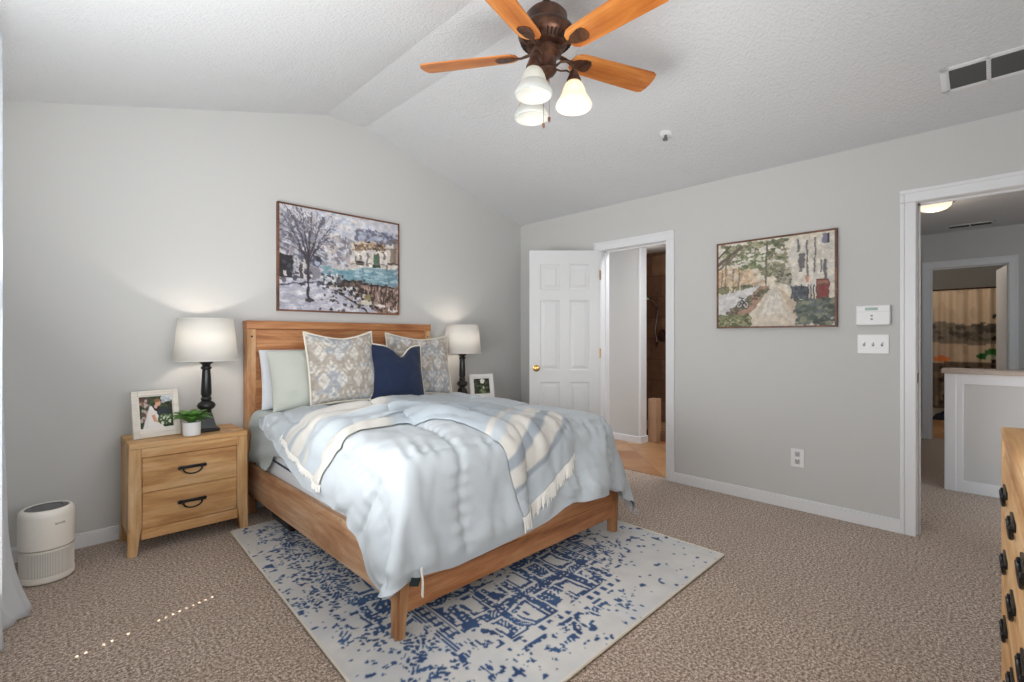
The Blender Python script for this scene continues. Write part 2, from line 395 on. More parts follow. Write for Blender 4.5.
# window in the left wall, closed blind with one slotted cord line that lets the sun dots through
w = NB()
for a, b, c, d in ((WY0, WY0+.05, WZ0, WZ1), (WY1-.05, WY1, WZ0, WZ1), (WY0, WY1, WZ0, WZ0+.05), (WY0, WY1, WZ1-.05, WZ1), (WY0, WY1, 1.74, 1.78), (1.65, 1.69, WZ0, WZ1)):
    bx(w, XL-.10, XL-.05, a, b, c, d, .004, 1)
win = struct('window_1', w, M['trim'])
bm = NB(); bx(bm, XL-.078, XL-.074, WY0+.04, WY1-.04, WZ0+.04, WZ1-.04); mesh('pane', bm, M['glass'], win)
w = NB(); VX0, VX1, VZ0, VZ1 = .35, 1.65, .98, 2.1  # made-up rear window, added to go with the rear fill light
for a, b, c, d in ((VX0, VX0+.05, VZ0, VZ1), (VX1-.05, VX1, VZ0, VZ1), (VX0, VX1, VZ0, VZ0+.05), (VX0, VX1, VZ1-.05, VZ1), (VX0, VX1, 1.52, 1.56)): bx(w, a, b, YF+.001, YF+.022, c, d, .004, 1)
w2 = struct('window_added', w, M['trim'])
bm = NB(); bx(bm, VX0+.05, VX1-.05, YF+.004, YF+.008, VZ0+.05, VZ1-.05); mesh('pane', bm, M['glass'], w2)
bl = thing('window_blind', 'white closed horizontal blind covering the window in the left wall', 'blind', (XL+.02, 1.45, WZ1))
SY = 2.371+.255*(XL+.02+.2); bm = NB()
nsl = int((WZ1-WZ0+.06)/.045); z0 = WZ0-.04
for i in range(nsl):
    z = z0+i*.045
    for a, b in ((WY0-.03, SY-.008), (SY+.008, BLY)): bx(bm, XL+.017, XL+.022, a, b, z, z+.0452)
    hole = (.50 < z < .86 and i % 3 != 1) or .98 < z < 1.36
    bx(bm, XL+.017, XL+.022, SY-.0085, SY+.0085, z, z+(.022 if hole else .0452))
mesh('slats', bm, M['plastic'], bl)
bm = NB(); bx(bm, XL+.002, XL+.045, WY0-.03, BLY, z0+nsl*.045, z0+nsl*.045+.05, .004, 2); mesh('head_rail', bm, M['plastic'], bl)

# ---------------------------------------------------------------- en-suite through the half-open door
bm = NB(); bx(bm, XR+.05, 7.0, 1.2, 5.2, -.02, .004); struct('floor_bathroom', bm, M['floortile'])
bm = NB(); bx(bm, XR+.12, 7.0, .87, 5.3, EAVE, EAVE+.1); struct('ceiling_bathroom', bm, M['ceil'])
bm = NB(); bx(bm, 4.88, 5.0, 2.87, 5.2, 0, EAVE); struct('wall_partition', bm, M['wall'])
bm = NB()
bx(bm, 4.872, 5.004, 2.858, 2.885, .004, EAVE, .004, 2); struct('trim_3', bm, M['trim'])
bm = NB(); bx(bm, 4.864, 4.88, 2.88, 5.2, .004, .078, .003, 2); bx(bm, 4.860, 5.016, 2.843, 2.885, .004, .080, .004, 2); struct('baseboard_bath', bm, M['trim'])
bm = NB(); bx(bm, 6.35, 6.45, 1.2, 5.2, 0, EAVE); struct('wall_shower', bm, M['showertile'])
bm = NB(); bx(bm, 5.0, 6.45, 4.35, 4.45, 0, EAVE); struct('wall_shower_side', bm, M['showertile'])
bm = NB(); bx(bm, XR+.12, 6.45, .87, 1.2, 0, EAVE); bx(bm, XR+.12, 5.0, 5.2, 5.3, 0, EAVE); struct('wall_bathroom', bm, M['wall'])
bm = NB(); bx(bm, 5.05, 5.17, 2.764, 2.868, .004, .50, .004, 1); struct('wall_shower_knee', bm, plain('tan_stone_tile', (186, 150, 120), .4))
bm = NB(); bx(bm, 5.15, 5.27, 2.4, 3.3, .004, .10, .004, 1); struct('trim_4', bm, M['showertile'])
sh = thing('hand_shower', 'dark hand shower on a riser with round valve on the brown tiles', 'shower', (6.35, 3.46, 1.0))
bm = NB(); tube(bm, [(6.33, 3.44, 1.1), (6.31, 3.44, 1.2), (6.31, 3.44, 1.8), (6.33, 3.44, 1.88)], .011); mesh('riser', bm, M['bronze'], sh, True)
bm = NB(); tube(bm, [(6.31, 3.44, 1.66), (6.24, 3.46, 1.74), (6.16, 3.49, 1.77)], .014); lathe(bm, [(.02, .03), (.05, 0), (.05, -.012), (0, -.012)], (6.15, 3.50, 1.76), 20); mesh('spray_head', bm, M['chrome'], sh, True)
bm = NB(); tube(bm, [(6.31, 3.42, 1.6), (6.22, 3.42, 1.3), (6.24, 3.40, 1.15), (6.30, 3.42, 1.12)], .007); mesh('hose', bm, M['chrome'], sh, True)
bm = NB(); lathe(bm, [(.09, 0), (.09, .015), (.03, .02), (.03, .06), (0, .06)], (0, 0, 0), 24, Matrix.Translation((6.35, 3.36, 1.24)) @ Matrix.Rotation(-PI/2, 4, 'Y')); mesh('valve', bm, M['bronze'], sh, True)
lamp('bathroom_light', 'AREA', (4.35, 1.9, 2.40), 17, (.97, .98, 1), (0, 0, 0), shape='DISK', size=.7)
lamp('shower_fill_light', 'POINT', (5.8, 3.3, 2.25), 1.2, (1, .93, .84), shadow_soft_size=.08)  # added fill light to lift the shower tiles, without a fixture

# six-panel bathroom door, swung into the room
DW, DT = .662, .035
HX, HYY = XR-.012, BY1+.012
def door_leaf(name, loc, rz, mat):
    st = .098; mul = .09; pw = (DW-2*st-mul)/2
    xs = [(st, st+pw), (st+pw+mul, DW-st)]; zs = [(.21, .79), (.90, 1.56), (1.66, 1.90)]
    bm = NB(); cols = [0]+[q for a in xs for q in a]+[DW]; rows = [.015]+[q for a in zs for q in a]+[2.03]
    pan = {(1, 1), (1, 3), (1, 5), (3, 1), (3, 3), (3, 5)}
    for s in (-1, 1):
        y = s*DT/2
        for i in range(len(cols)-1):
            for j in range(len(rows)-1):
                x0, x1, z0, z1 = cols[i], cols[i+1], rows[j], rows[j+1]
                if (i, j) not in pan:
                    f = [bm.verts.new(p) for p in ((x0, y, z0), (x1, y, z0), (x1, y, z1), (x0, y, z1))]; bm.faces.new(f)
                else:
                    prev = None
                    for ins, dep in ((0, 0), (.010, .009), (.022, .009), (.045, .002)):
                        yy = y-s*dep
                        q = [bm.verts.new(p) for p in ((x0+ins, yy, z0+ins), (x1-ins, yy, z0+ins), (x1-ins, yy, z1-ins), (x0+ins, yy, z1-ins))]
                        if prev:
                            for k in range(4): bm.faces.new((prev[k], prev[(k+1) % 4], q[(k+1) % 4], q[k]))
                        prev = q
                    bm.faces.new(prev)
    for a, b in (((0, .015), (0, 2.03)), ((DW, .015), (DW, 2.03)), ((0, .015), (DW, .015)), ((0, 2.03), (DW, 2.03))):
        f = [bm.verts.new(p) for p in ((a[0], -DT/2, a[1]), (b[0], -DT/2, b[1]), (b[0], DT/2, b[1]), (a[0], DT/2, a[1]))]; bm.faces.new(f)
    bmesh.ops.remove_doubles(bm, verts=bm.verts[:], dist=1e-5)
    o = struct(name, bm, mat); o.location = loc; o.rotation_euler = (0, 0, rz); return o
door = door_leaf('door_1', (HX, HYY, 0), math.atan2(3.123-HYY, 3.313-HX), M['door'])
for s in (-1, 1):
    bm = NB(); lathe(bm, [(.032, 0), (.032, .006), (.012, .010), (.012, .032), (.024, .040), (.029, .054), (.022, .066), (0, .070)], (0, 0, 0), 24, Matrix.Translation((DW-.065, s*DT/2, .92)) @ Matrix.Rotation(-s*PI/2, 4, 'X'))
    mesh('door_knob', bm, M['brass'], door, True, local=True)
for z in (.25, 1.06, 1.80):
    bm = NB(); lathe(bm, [(.007, -.045), (.007, .045)], (-.004, .018, z), 10); bx(bm, -.002, .001, -.012, .018, z-.045, z+.045); mesh('hinge', bm, M['brass'], door, True, local=True)

# ---------------------------------------------------------------- hall through the right-hand doorway
bm = NB(); bx(bm, XR+.12, 7.7, -2.2, .87, EAVE, EAVE+.1); struct('ceiling_hall', bm, M['ceil'])
bm = NB(); bx(bm, XR+.12, 7.57, .75, .87, 0, EAVE); struct('wall_hall_left', bm, M['wall'])
bm = NB(); bx(bm, XR+.12, 7.69, -2.2, -2.1, 0, EAVE); struct('wall_hall_right', bm, M['wall'])
FX, FY0, FY1, FH = 7.57, -.08, .575, 2.035
bm = NB(); bx(bm, FX, FX+.12, FY1, .87, 0, EAVE); bx(bm, FX, FX+.12, -2.1, FY0, 0, EAVE); bx(bm, FX, FX+.12, FY0, FY1, FH, EAVE); struct('wall_hall_end', bm, M['wall'])
casing('trim_5', FX, -1, FY0, FY1, FH)
casing('trim_6', FX, -1, -1.15, -.28, FH, jamb=0)
bm = NB(); bx(bm, FX-.02, FX-.001, -1.15, -.28, 0.004, FH); struct('door_3', bm, M['door'])
bm = NB(); bx(bm, FX-.016, FX, FY1+.07, .75, 0, .083, .003, 2); struct('baseboard_hall', bm, M['trim'])
# pony wall of the stair
hw = NB(); bx(hw, 5.158, 5.278, -2.1, .265, 0, .925); hw = struct('wall_half', hw, M['wall'])
bm = NB()
bx(bm, 5.138, 5.298, .235, .305, 0, .925, .004, 2); bx(bm, 5.142, 5.158, .195, .24, .0, .925, .003, 2)
bx(bm, 5.142, 5.158, -2.1, .2, .845, .925, .003, 2); bx(bm, 5.142, 5.158, -2.1, .2, 0, .09, .003, 2)
struct('trim_7', bm, M['trim'])
bm = NB(); bx(bm, 5.115, 5.32, -2.1, .325, .925, .962, .008, 3); struct('trim_8', bm, wood('half_wall_cap', (176, 160, 148), (190, 176, 164), (204, 192, 180), 'y', .4, 42, False))
cl = thing('ceiling_light', 'white glass dome light on the hall ceiling', 'ceiling light', (5.75, .41, EAVE))
bm = NB(); lathe(bm, [(.15, 0), (.15, -.02), (.135, -.03)], (5.75, .41, EAVE), 32); mesh('base_ring', bm, M['bronze'], cl, True)
bm = NB(); lathe(bm, [(.125, -.025), (.118, -.055), (.092, -.078), (.05, -.092), (0, -.095)], (5.75, .41, EAVE), 32, cap=False); mesh('glass_dome', bm, translucent('lit_dome_glass', (255, 236, 214), .6, .5), cl, True)
lamp('hall_lamp', 'POINT', (5.75, .41, EAVE-.16), 1.9, (1, .87, .72), shadow_soft_size=.1)
def vent(name, label, Mx, L, Wd, nsec, nsl):
    """register in its own plane: length along y, width along x, face towards -z"""
    t = thing(name, label, 'vent', Mx.translation); bm = NB(); b = .022
    bx(bm, -Wd/2, Wd/2, -L/2, -L/2+b*1.6, -.008, .002, .002, 1, Mx); bx(bm, -Wd/2, Wd/2, L/2-b*1.6, L/2, -.008, .002, .002, 1, Mx)
    bx(bm, -Wd/2, -Wd/2+b, -L/2, L/2, -.008, .002, .002, 1, Mx); bx(bm, Wd/2-b, Wd/2, -L/2, L/2, -.008, .002, .002, 1, Mx)
    for i in range(1, nsec): y = -L/2+L*i/nsec; bx(bm, -Wd/2, Wd/2, y-.009, y+.009, -.008, .002, .002, 1, Mx)
    mesh('frame', bm, M['trim'], t)
    bm = NB(); bx(bm, -Wd/2+.01, Wd/2-.01, -L/2+.01, L/2-.01, .0, .003, 0, 1, Mx); mesh('opening', bm, M['dark'], t, label='dark opening behind the louvres')
    bm = NB()
    for i in range(nsl):
        x = -Wd/2+b+(Wd-2*b)*(i+.5)/nsl
        bx(bm, -.007, .007, -L/2+b, L/2-b, -.0006, .0006, 0, 1, Mx @ Matrix.Translation((x, 0, -.004)) @ Matrix.Rotation(math.radians(38), 4, 'Y'))
    mesh('louvres', bm, plain('grey_louvre', (78, 78, 76), .6), t, label='grey louvres')
sl = math.atan(SL)
vent('ceiling_vent', 'white two-section air vent on the sloping bedroom ceiling', Matrix.Translation((3.383, .035, EAVE+SL*(XR-3.383)-.002)) @ Matrix.Rotation(sl, 4, 'Y'), .36, .195, 2, 9)
vent('ceiling_vent', 'slim grey vent on the dim hall ceiling', Matrix.Translation((7.22, .22, EAVE-.002)), .40, .16, 2, 6)
# bathroom past the hall
bm = NB(); bx(bm, FX+.12, 10.6, -.9, 1.3, -.02, .004); struct('floor_hall_bathroom', bm, M['floortile'])
bm = NB(); bx(bm, FX+.12, 10.6, -.9, 1.3, EAVE, EAVE+.1); struct('ceiling_hall_bathroom', bm, M['ceil'])
bm = NB(); bx(bm, 10.5, 10.6, -.9, 1.3, 0, EAVE); bx(bm, FX+.12, 10.6, 1.2, 1.3, 0, EAVE); bx(bm, FX+.12, 10.6, -.9, -.8, 0, EAVE); struct('wall_hall_bathroom', bm, M['wall'])
d2 = NB(); bx(d2, 0, .62, 0, .035, .01, 2.03, .003, 1, Matrix.Translation((FX+.125, FY0-.03, 0)) @ Matrix.Rotation(math.radians(9), 4, 'Z')); d2 = struct('door_2', d2, M['door'])
for z in (.3, 1.05, 1.80):
    bm = NB(); bx(bm, FX+.112, FX+.124, FY0-.002, FY0+.016, z-.045, z+.045); mesh('hinge', bm, M['bronze'], d2)
tb = thing('bathtub', 'cream bathtub behind the patterned shower curtain', 'bathtub', (9.9, .2, 0))
bm = NB(); bx(bm, 9.66, 10.46, -.78, 1.18, .004, .50, .04, 4); mesh('tub_body', bm, plain('tub_enamel', (226, 214, 196), .25), tb, True)
bm = NB(); bx(bm, 9.64, 10.48, -.79, 1.19, .50, .56, .025, 4); mesh('tub_rim', bm, plain('tub_rim_enamel', (226, 214, 196), .25), tb, True)
rd = NB(); tube(rd, [(9.6, -.8, 1.92), (9.6, 1.2, 1.92)], .012); tag(mesh('curtain_rod', rd, M['bronze'], None, True), 'thin dark rod carrying the shower curtain', 'curtain rod')
ni, nj = 150, 80; y = np.linspace(-.7, 1.15, ni); z = np.linspace(.16, 1.905, nj); YY, ZZ = np.meshgrid(y, z)
XX = 9.59+.035*np.sin(YY*46+.8*np.sin(YY*9))*(.6+.4*(1.9-ZZ)/1.7)
p = Pic(ni, nj, (226, 204, 176), 3)
p.put(vnoise(nj, ni, 5, 11, 3) > .55, (206, 182, 154), .6)
p.poly([(0, .30), (.3, .26), (.6, .33), (1, .28), (1, .42), (.5, .46), (0, .42)], (128, 118, 106), .8)
p.dabs(0, .28, 1, .42, 90, [(104, 98, 88), (150, 140, 122), (90, 86, 78)], .03, .016)
p.poly([(0, .62), (1, .58), (1, 1), (0, 1)], (110, 96, 82), .9)
p.dabs(0, .62, 1, 1, 240, [(92, 82, 70), (128, 112, 94), (72, 62, 54), (152, 132, 110)], .025, .02)
for q in range(26):
    x0 = .70+.02*math.sin(q); p.line(x0, .02+q*.03, x0+.1*math.sin(q*2.1), .08+q*.03, .008, (48, 42, 38))
p.a = p.a[:, ::-1]
p.oval(.40, .52, .055, .035, (74, 140, 70)); p.oval(.46, .55, .04, .025, (52, 120, 60)); p.oval(.42, .56, .03, .02, (210, 220, 190)); p.oval(.70, .58, .05, .025, (236, 140, 84)); p.oval(.08, .66, .05, .022, (230, 140, 90))
p.line(.18, .06, .22, .30, .012, (40, 36, 34)); p.line(.24, .05, .16, .20, .012, (40, 36, 34)); p.line(.25, .42, .14, .5, .01, (46, 40, 36))
g = gridmesh('shower_curtain', np.stack([XX, YY, ZZ], -1), vcol('printed_shower_cloth', .8), p.a[::-1]); mod(g, 'SOLIDIFY', thickness=.003)
tag(g, 'beige pleated shower curtain printed with trees, green leaves and orange blooms', 'shower curtain')
bm = NB(); q = rng(9)
V = grid(bm, [[(9.38+.16*i/11+.03*math.sin(j), .34+.36*j/15, .004+.13*math.sin(PI*i/11)*math.sin(PI*j/15)**.6*(.75+.5*q.random())) for j in range(16)] for i in range(12)])
o = mesh('towel', bm, plain('dark_blue_towel', (34, 40, 52), .9), None, True); mod(o, 'SUBSURF', levels=1, render_levels=1); tag(o, 'dark blue towel crumpled on the floor in front of the bathtub', 'towel')
lamp('hall_bathroom_lamp', 'POINT', (8.6, .6, 2.2), 5.5, (1, .84, .68), shadow_soft_size=.1)

# cloth vertex positions, second differences in millimetres
CF_DATA = [
961,-5,20,19,-1,22,13,19,20,18,24,21,23,22,21,24,23,24,23,22,23,22,23,22,23,22,23,22,23,22,23,22,23,22,23,23,22,23,22,23,22,23,22,23,22,23,22,23,22,23,22,23,23,22,23,22,23,22,23,22,23,22,23,25,23,19,18,17,17,17,21,20,23,12,17,18,13,-5,14,17,-6,21,-8,-24,4,-8,
-16,25,-10,3,14,-11,-1,-4,-4,3,-2,3,-2,1,1,-2,0,0,-1,1,-1,1,0,0,0,0,0,1,-1,1,-1,1,0,0,0,-1,1,0,0,0,0,0,1,-1,1,-1,1,0,0,0,0,0,0,0,0,0,0,1,-1,1,0,0,0,-4,-2,1,0,2,-1,4,-4,-1,-5,10,6,-19,12,19,-30,-13,28,-33,29,25,-28,20,
7,-14,15,-12,10,-18,13,7,-2,-3,-5,0,3,-2,-2,1,0,-1,1,-1,1,0,0,0,0,1,-1,0,1,-1,1,0,-1,1,0,0,0,0,0,0,1,-1,0,1,-1,1,0,-1,1,0,0,0,0,1,-1,1,0,-1,1,0,-1,1,0,1,-3,0,1,-1,2,-3,3,2,1,1,-23,26,-26,8,36,-21,-27,12,-10,24,21,-38,
10,6,-26,16,-21,19,-5,1,-8,6,6,-4,-3,0,1,-1,0,1,-1,1,0,0,-1,1,0,0,0,0,0,1,-1,0,1,0,-1,1,0,0,0,0,0,1,-1,0,1,0,-1,1,0,0,0,0,0,0,0,0,0,1,-1,0,1,0,0,-1,2,-2,0,0,1,0,-5,-1,7,-15,25,-23,16,3,-19,36,6,-6,-32,-14,23,11,
-14,13,-6,-4,21,-19,6,-4,16,-13,2,0,-2,2,-1,0,1,-1,1,0,0,0,0,0,0,0,1,-1,0,0,1,0,0,-1,1,0,0,0,1,-1,0,0,1,0,0,-1,1,0,0,0,0,0,0,0,1,0,-1,0,1,0,0,0,-1,1,0,1,-1,1,-4,4,4,-8,-3,15,-19,25,-2,-31,25,-25,19,-14,38,-31,-19,30,
11,-27,33,-26,3,7,-6,4,-3,3,-5,2,3,-5,3,2,-2,1,0,0,-1,0,1,0,0,0,0,1,0,0,-1,0,0,1,0,0,0,0,0,1,-1,0,0,0,0,1,0,0,0,0,0,0,0,0,0,0,1,0,0,0,-1,0,1,0,0,-1,2,-4,6,-9,5,6,0,-13,19,-22,13,-2,-21,30,-26,36,-38,39,-21,10,
-10,20,-28,28,-18,24,-20,0,-5,7,3,-5,-3,6,-2,1,0,-1,0,0,1,0,0,0,0,0,0,0,0,0,1,0,0,0,0,0,0,0,0,0,1,0,0,0,0,0,0,0,0,0,0,0,0,0,0,0,0,0,0,0,1,0,0,0,0,2,-4,4,-5,5,-1,1,1,12,-24,21,-30,33,-18,-19,30,-27,37,-41,42,-36,
-10,7,-8,-4,16,-13,25,-19,11,1,-9,6,0,-6,2,-2,0,1,0,0,0,0,0,0,0,0,0,0,0,0,1,0,0,0,0,0,0,0,0,0,0,0,0,0,0,0,0,0,0,0,1,1,0,0,0,0,0,0,0,0,0,0,0,0,1,-2,4,-5,4,-1,0,-4,2,-3,22,-31,31,-33,36,-19,-21,35,-37,38,-44,15,
16,-33,33,-28,-7,9,-5,20,-14,2,8,0,-5,1,2,-2,1,-1,1,0,0,0,0,0,0,0,1,0,0,0,-1,0,0,0,1,0,0,0,0,0,0,0,1,0,0,0,0,0,0,0,1,-1,0,0,0,0,0,0,0,1,0,0,0,1,-2,3,-3,6,-3,4,-6,3,-2,-3,0,23,-32,32,-41,41,7,-42,40,-41,32,-25,
9,12,-33,33,-22,3,-14,-5,10,-1,3,-4,8,0,-2,0,0,0,0,0,1,0,0,0,0,1,-1,0,0,0,1,0,0,0,-1,1,0,0,0,0,1,0,-1,0,0,1,0,0,0,0,0,0,0,0,0,0,1,0,0,-1,0,1,0,0,4,-4,3,-3,4,-4,2,4,-11,8,-7,3,23,-40,33,-32,16,30,-41,40,-35,30,
-7,20,-9,-11,28,-34,16,2,-6,2,-8,6,-3,6,-4,1,-2,1,0,0,-1,1,0,0,0,0,0,0,1,0,-1,0,1,0,0,-1,1,0,0,1,-1,0,0,1,0,-1,0,1,0,0,0,0,0,0,1,0,-1,0,1,0,0,-1,1,0,-1,5,-4,4,-4,2,3,-8,13,-15,7,-5,4,22,-35,18,-22,15,30,-39,35,-29,
-2,0,22,-27,4,6,-1,-10,9,-9,5,1,-3,0,1,0,3,-2,0,1,0,0,0,0,1,-1,0,1,-1,0,1,0,-1,1,0,0,0,0,0,0,0,0,1,-1,0,1,0,-1,1,0,0,0,0,1,-1,0,1,0,-1,1,0,0,0,0,2,-4,6,-5,4,-1,-4,9,-11,17,-22,-3,2,20,15,-31,16,-22,17,19,-31,36,
-7,1,11,-6,-8,29,-31,14,-11,8,-6,-2,7,-5,5,1,-4,2,0,0,0,-1,1,0,0,0,0,0,0,1,-1,1,0,-1,1,0,0,0,0,0,0,1,-1,1,0,-1,1,0,0,0,0,0,0,0,0,1,-1,0,1,-1,1,0,0,-1,1,6,-7,4,-2,-1,5,-8,9,-23,19,11,-25,2,2,34,-33,21,-16,-13,38,-25,
-3,0,1,19,-27,2,27,-32,13,-8,9,-6,2,2,0,-4,5,-3,1,-1,1,0,0,0,0,0,1,-1,1,-1,1,-1,1,0,0,0,0,0,1,-1,1,-1,1,-1,1,0,0,0,0,0,0,0,1,-1,0,0,0,1,-1,1,-1,1,-1,2,1,-7,8,-4,2,2,-7,9,-20,21,6,-25,23,-28,28,-29,34,-18,-24,35,-32,27,
-4,0,-10,2,24,-24,8,11,-15,9,-10,5,-2,3,-4,6,-4,4,-2,1,0,0,0,0,0,0,0,0,0,1,-1,1,-1,1,-1,1,0,0,0,0,0,0,0,1,-1,1,-1,1,-1,1,0,0,0,0,1,-1,1,-1,1,0,0,0,0,0,-3,5,-6,8,-4,-3,7,-16,21,-5,-21,15,-13,26,-36,34,-38,0,35,-36,36,-21,
-3,-3,16,5,-25,16,-18,22,-17,1,0,0,2,-1,4,-4,5,-4,2,0,-1,1,0,0,0,1,-1,1,-1,0,1,-1,1,0,0,0,0,0,0,0,0,1,-1,0,1,-1,1,0,0,0,0,0,0,0,0,1,-1,1,0,-1,1,0,0,-1,0,2,6,-12,9,5,-21,16,-1,-10,23,1,-22,-17,33,-40,24,17,-40,34,-31,24,
0,2,-18,14,17,-24,16,-21,30,-21,11,-7,-3,2,-3,5,-6,6,-2,-1,1,0,0,0,0,0,0,0,1,0,-1,1,0,-1,1,0,0,0,0,1,-1,0,1,0,-1,1,0,-1,1,0,0,0,0,1,-1,0,1,0,-1,1,0,-1,1,2,-4,0,2,12,-19,5,2,2,-4,14,-25,11,26,-27,-23,27,19,-40,34,-36,28,-32,
1,-12,18,-21,13,17,-27,19,-17,19,-14,5,-1,-4,3,-2,-1,-1,2,1,0,0,-1,1,0,0,1,-1,0,0,1,0,-1,1,0,0,-1,1,0,0,1,-1,0,0,1,0,-1,1,0,0,0,0,0,0,1,-1,0,0,1,0,-1,1,0,-1,5,-5,1,-7,19,-20,22,-25,4,-1,23,-31,12,27,-21,13,-27,31,-41,43,-42,14,
-5,12,-19,18,-22,3,25,-25,18,-13,13,-1,-2,-3,-1,-4,6,0,-3,1,0,0,0,0,0,0,0,1,0,-1,0,0,1,0,0,0,0,0,0,0,0,1,0,-1,0,0,1,0,0,0,0,0,0,0,0,1,0,0,-1,0,1,0,0,1,0,5,-7,9,-16,20,-10,19,-21,4,-19,28,-29,17,19,-36,27,-14,4,-3,22,-29,
2,-10,22,-22,16,-12,-9,24,-23,14,-12,-2,0,7,1,2,1,-4,4,-2,0,0,1,0,0,0,0,0,0,1,0,0,0,0,0,-1,1,0,0,0,0,0,0,1,0,0,0,0,0,0,0,0,0,0,0,0,0,0,1,0,0,0,0,-1,2,-1,4,-8,14,-10,0,-9,24,-22,19,-25,26,-30,24,-9,-4,-10,39,-35,17,6,
13,-12,0,11,-14,12,-12,-11,22,-14,13,-6,7,-13,-2,4,-3,3,-2,2,0,0,0,0,0,0,0,0,0,0,0,0,0,0,0,1,0,0,0,0,0,0,0,0,0,0,1,0,0,0,0,1,0,0,0,0,0,0,0,0,0,0,0,1,-3,-2,2,2,-1,1,-1,14,-22,24,-27,28,-30,28,-37,39,-37,32,-8,23,-37,20,
-18,20,1,-4,10,-15,15,-13,-10,14,-9,13,-10,14,-4,-7,2,-3,2,0,0,0,0,0,0,0,0,1,0,0,0,0,0,0,0,0,0,0,1,0,0,0,0,0,0,0,-1,0,0,0,1,0,0,0,0,0,0,0,0,0,0,0,2,-3,-1,6,-3,-2,3,-5,10,-14,23,-25,28,-32,33,-40,35,-35,34,-35,10,16,20,-21,
-1,3,-4,5,-11,15,-15,16,-13,-5,8,-8,8,0,-2,5,-5,3,-2,1,0,0,0,0,0,1,0,-1,0,0,0,1,0,0,0,0,0,0,0,0,0,0,0,0,1,0,0,0,0,0,0,0,0,0,0,0,1,0,0,0,0,0,-2,4,-1,-1,-4,4,-3,12,-4,10,-23,23,-24,30,-40,38,-41,46,-37,13,8,-22,20,15,
0,1,-1,-7,13,-14,10,-3,-1,4,-10,8,-4,-2,6,-8,5,0,2,-2,1,0,0,0,0,0,0,0,0,1,0,-1,0,1,0,0,0,1,-1,0,0,0,1,0,-1,0,1,0,0,0,0,0,0,0,0,1,-1,0,0,1,0,0,1,-3,5,-3,1,2,-7,0,-8,1,24,-28,14,2,-2,1,2,-3,28,-22,-18,24,-22,24,
0,0,-2,6,-10,2,8,-13,17,-17,10,-7,5,1,-5,6,-4,0,0,1,-1,1,0,0,1,-1,0,0,1,-1,0,1,0,-1,1,0,0,0,0,0,0,1,-1,0,1,0,-1,1,0,0,0,0,0,0,1,-1,0,1,0,-1,1,0,-1,3,0,-1,6,-6,11,-9,14,-4,-25,23,5,-36,39,-40,41,-35,16,27,-27,-18,30,-18,
0,0,-2,-2,-3,13,-16,17,-17,15,-13,6,1,-3,7,-2,-2,0,0,-1,0,-1,1,0,0,0,0,1,-1,1,0,-1,1,0,-1,1,0,0,0,0,1,-1,1,0,-1,1,0,-1,1,0,0,0,0,1,-1,0,1,-1,1,0,-1,1,0,1,-3,2,-6,10,-10,5,-2,6,9,-1,-25,31,-37,36,-36,35,-28,16,23,-29,-18,26,
-2,0,0,-7,11,-11,15,-17,17,-16,11,-3,-1,-3,-3,-1,7,-1,1,0,1,0,0,0,0,0,1,-1,1,-1,0,1,-1,1,0,0,0,0,0,1,-1,0,0,0,1,-1,1,0,0,0,0,0,0,0,0,1,-1,1,-1,1,0,0,1,-3,2,-3,7,-8,6,3,0,-12,14,-21,22,-26,33,-35,34,-31,28,-21,17,18,-27,-3,
-1,-1,-2,3,-7,13,-14,16,-16,13,-11,5,-5,5,3,3,-8,2,-1,1,0,0,0,0,0,0,0,0,0,0,1,0,0,0,0,0,0,0,0,0,0,1,-1,1,-1,1,-1,1,0,0,0,0,1,-1,1,-1,1,-1,1,-1,1,-1,0,1,-2,3,-2,3,0,2,-5,12,-28,25,-20,24,-29,31,-33,30,-25,26,-32,-3,41,-23,
-4,2,-3,-2,10,-9,12,-15,14,-13,11,-11,6,-2,0,3,5,-6,-1,0,0,1,0,0,0,0,0,1,-1,1,-1,0,1,-1,1,0,0,0,0,0,1,-1,1,-1,1,0,0,0,-1,1,0,0,0,0,0,1,-1,1,-1,1,0,0,2,-6,4,1,-1,2,0,2,-8,4,19,-33,21,-20,31,-30,25,-35,23,-13,22,-17,-16,24,
-2,-1,-2,2,-2,9,-13,14,-14,13,-14,11,-7,2,1,2,-3,3,-1,0,0,0,0,0,0,1,-1,0,1,-1,1,0,-1,1,0,-1,1,0,0,0,0,0,0,1,0,-1,1,0,0,0,0,0,0,1,-1,0,1,-1,1,0,-1,1,-3,7,0,-4,0,0,2,-1,2,-11,-4,30,-29,22,-8,18,-36,29,-35,-2,15,25,-29,2,
-5,1,-4,6,6,-12,13,-12,14,-17,13,-11,6,0,-2,0,5,-3,0,-1,1,0,0,0,0,0,1,-1,0,1,0,-1,1,0,0,0,0,0,1,-1,0,1,0,-1,0,1,0,-1,1,0,0,0,0,0,1,-1,0,1,0,-1,1,0,2,-3,1,1,1,0,0,-12,8,11,8,-32,29,-15,-21,17,9,-20,32,-25,-14,22,-5,-14,
-4,-1,1,8,-12,11,-11,15,-16,15,-14,5,1,-3,1,0,0,5,-3,0,0,0,-1,1,0,0,0,1,-1,0,0,1,0,0,-1,1,0,0,0,0,0,0,0,1,0,-1,0,1,0,0,0,0,0,0,0,1,0,-1,0,1,0,0,-2,4,-5,2,1,-1,-7,10,5,-19,5,31,-34,-6,23,-29,37,-15,-20,29,-22,4,29,-30,
4,-19,21,-15,12,-12,17,-17,12,-11,6,4,-9,5,0,-2,0,1,4,-2,-1,-1,1,0,0,0,0,0,1,0,0,-1,0,0,1,0,0,0,0,1,0,-1,0,0,0,1,0,0,0,0,0,0,0,0,0,0,0,1,0,0,0,0,2,-4,2,1,-1,-4,6,-6,-2,18,-23,6,29,-4,-30,25,-34,38,-20,-20,29,-29,23,16,
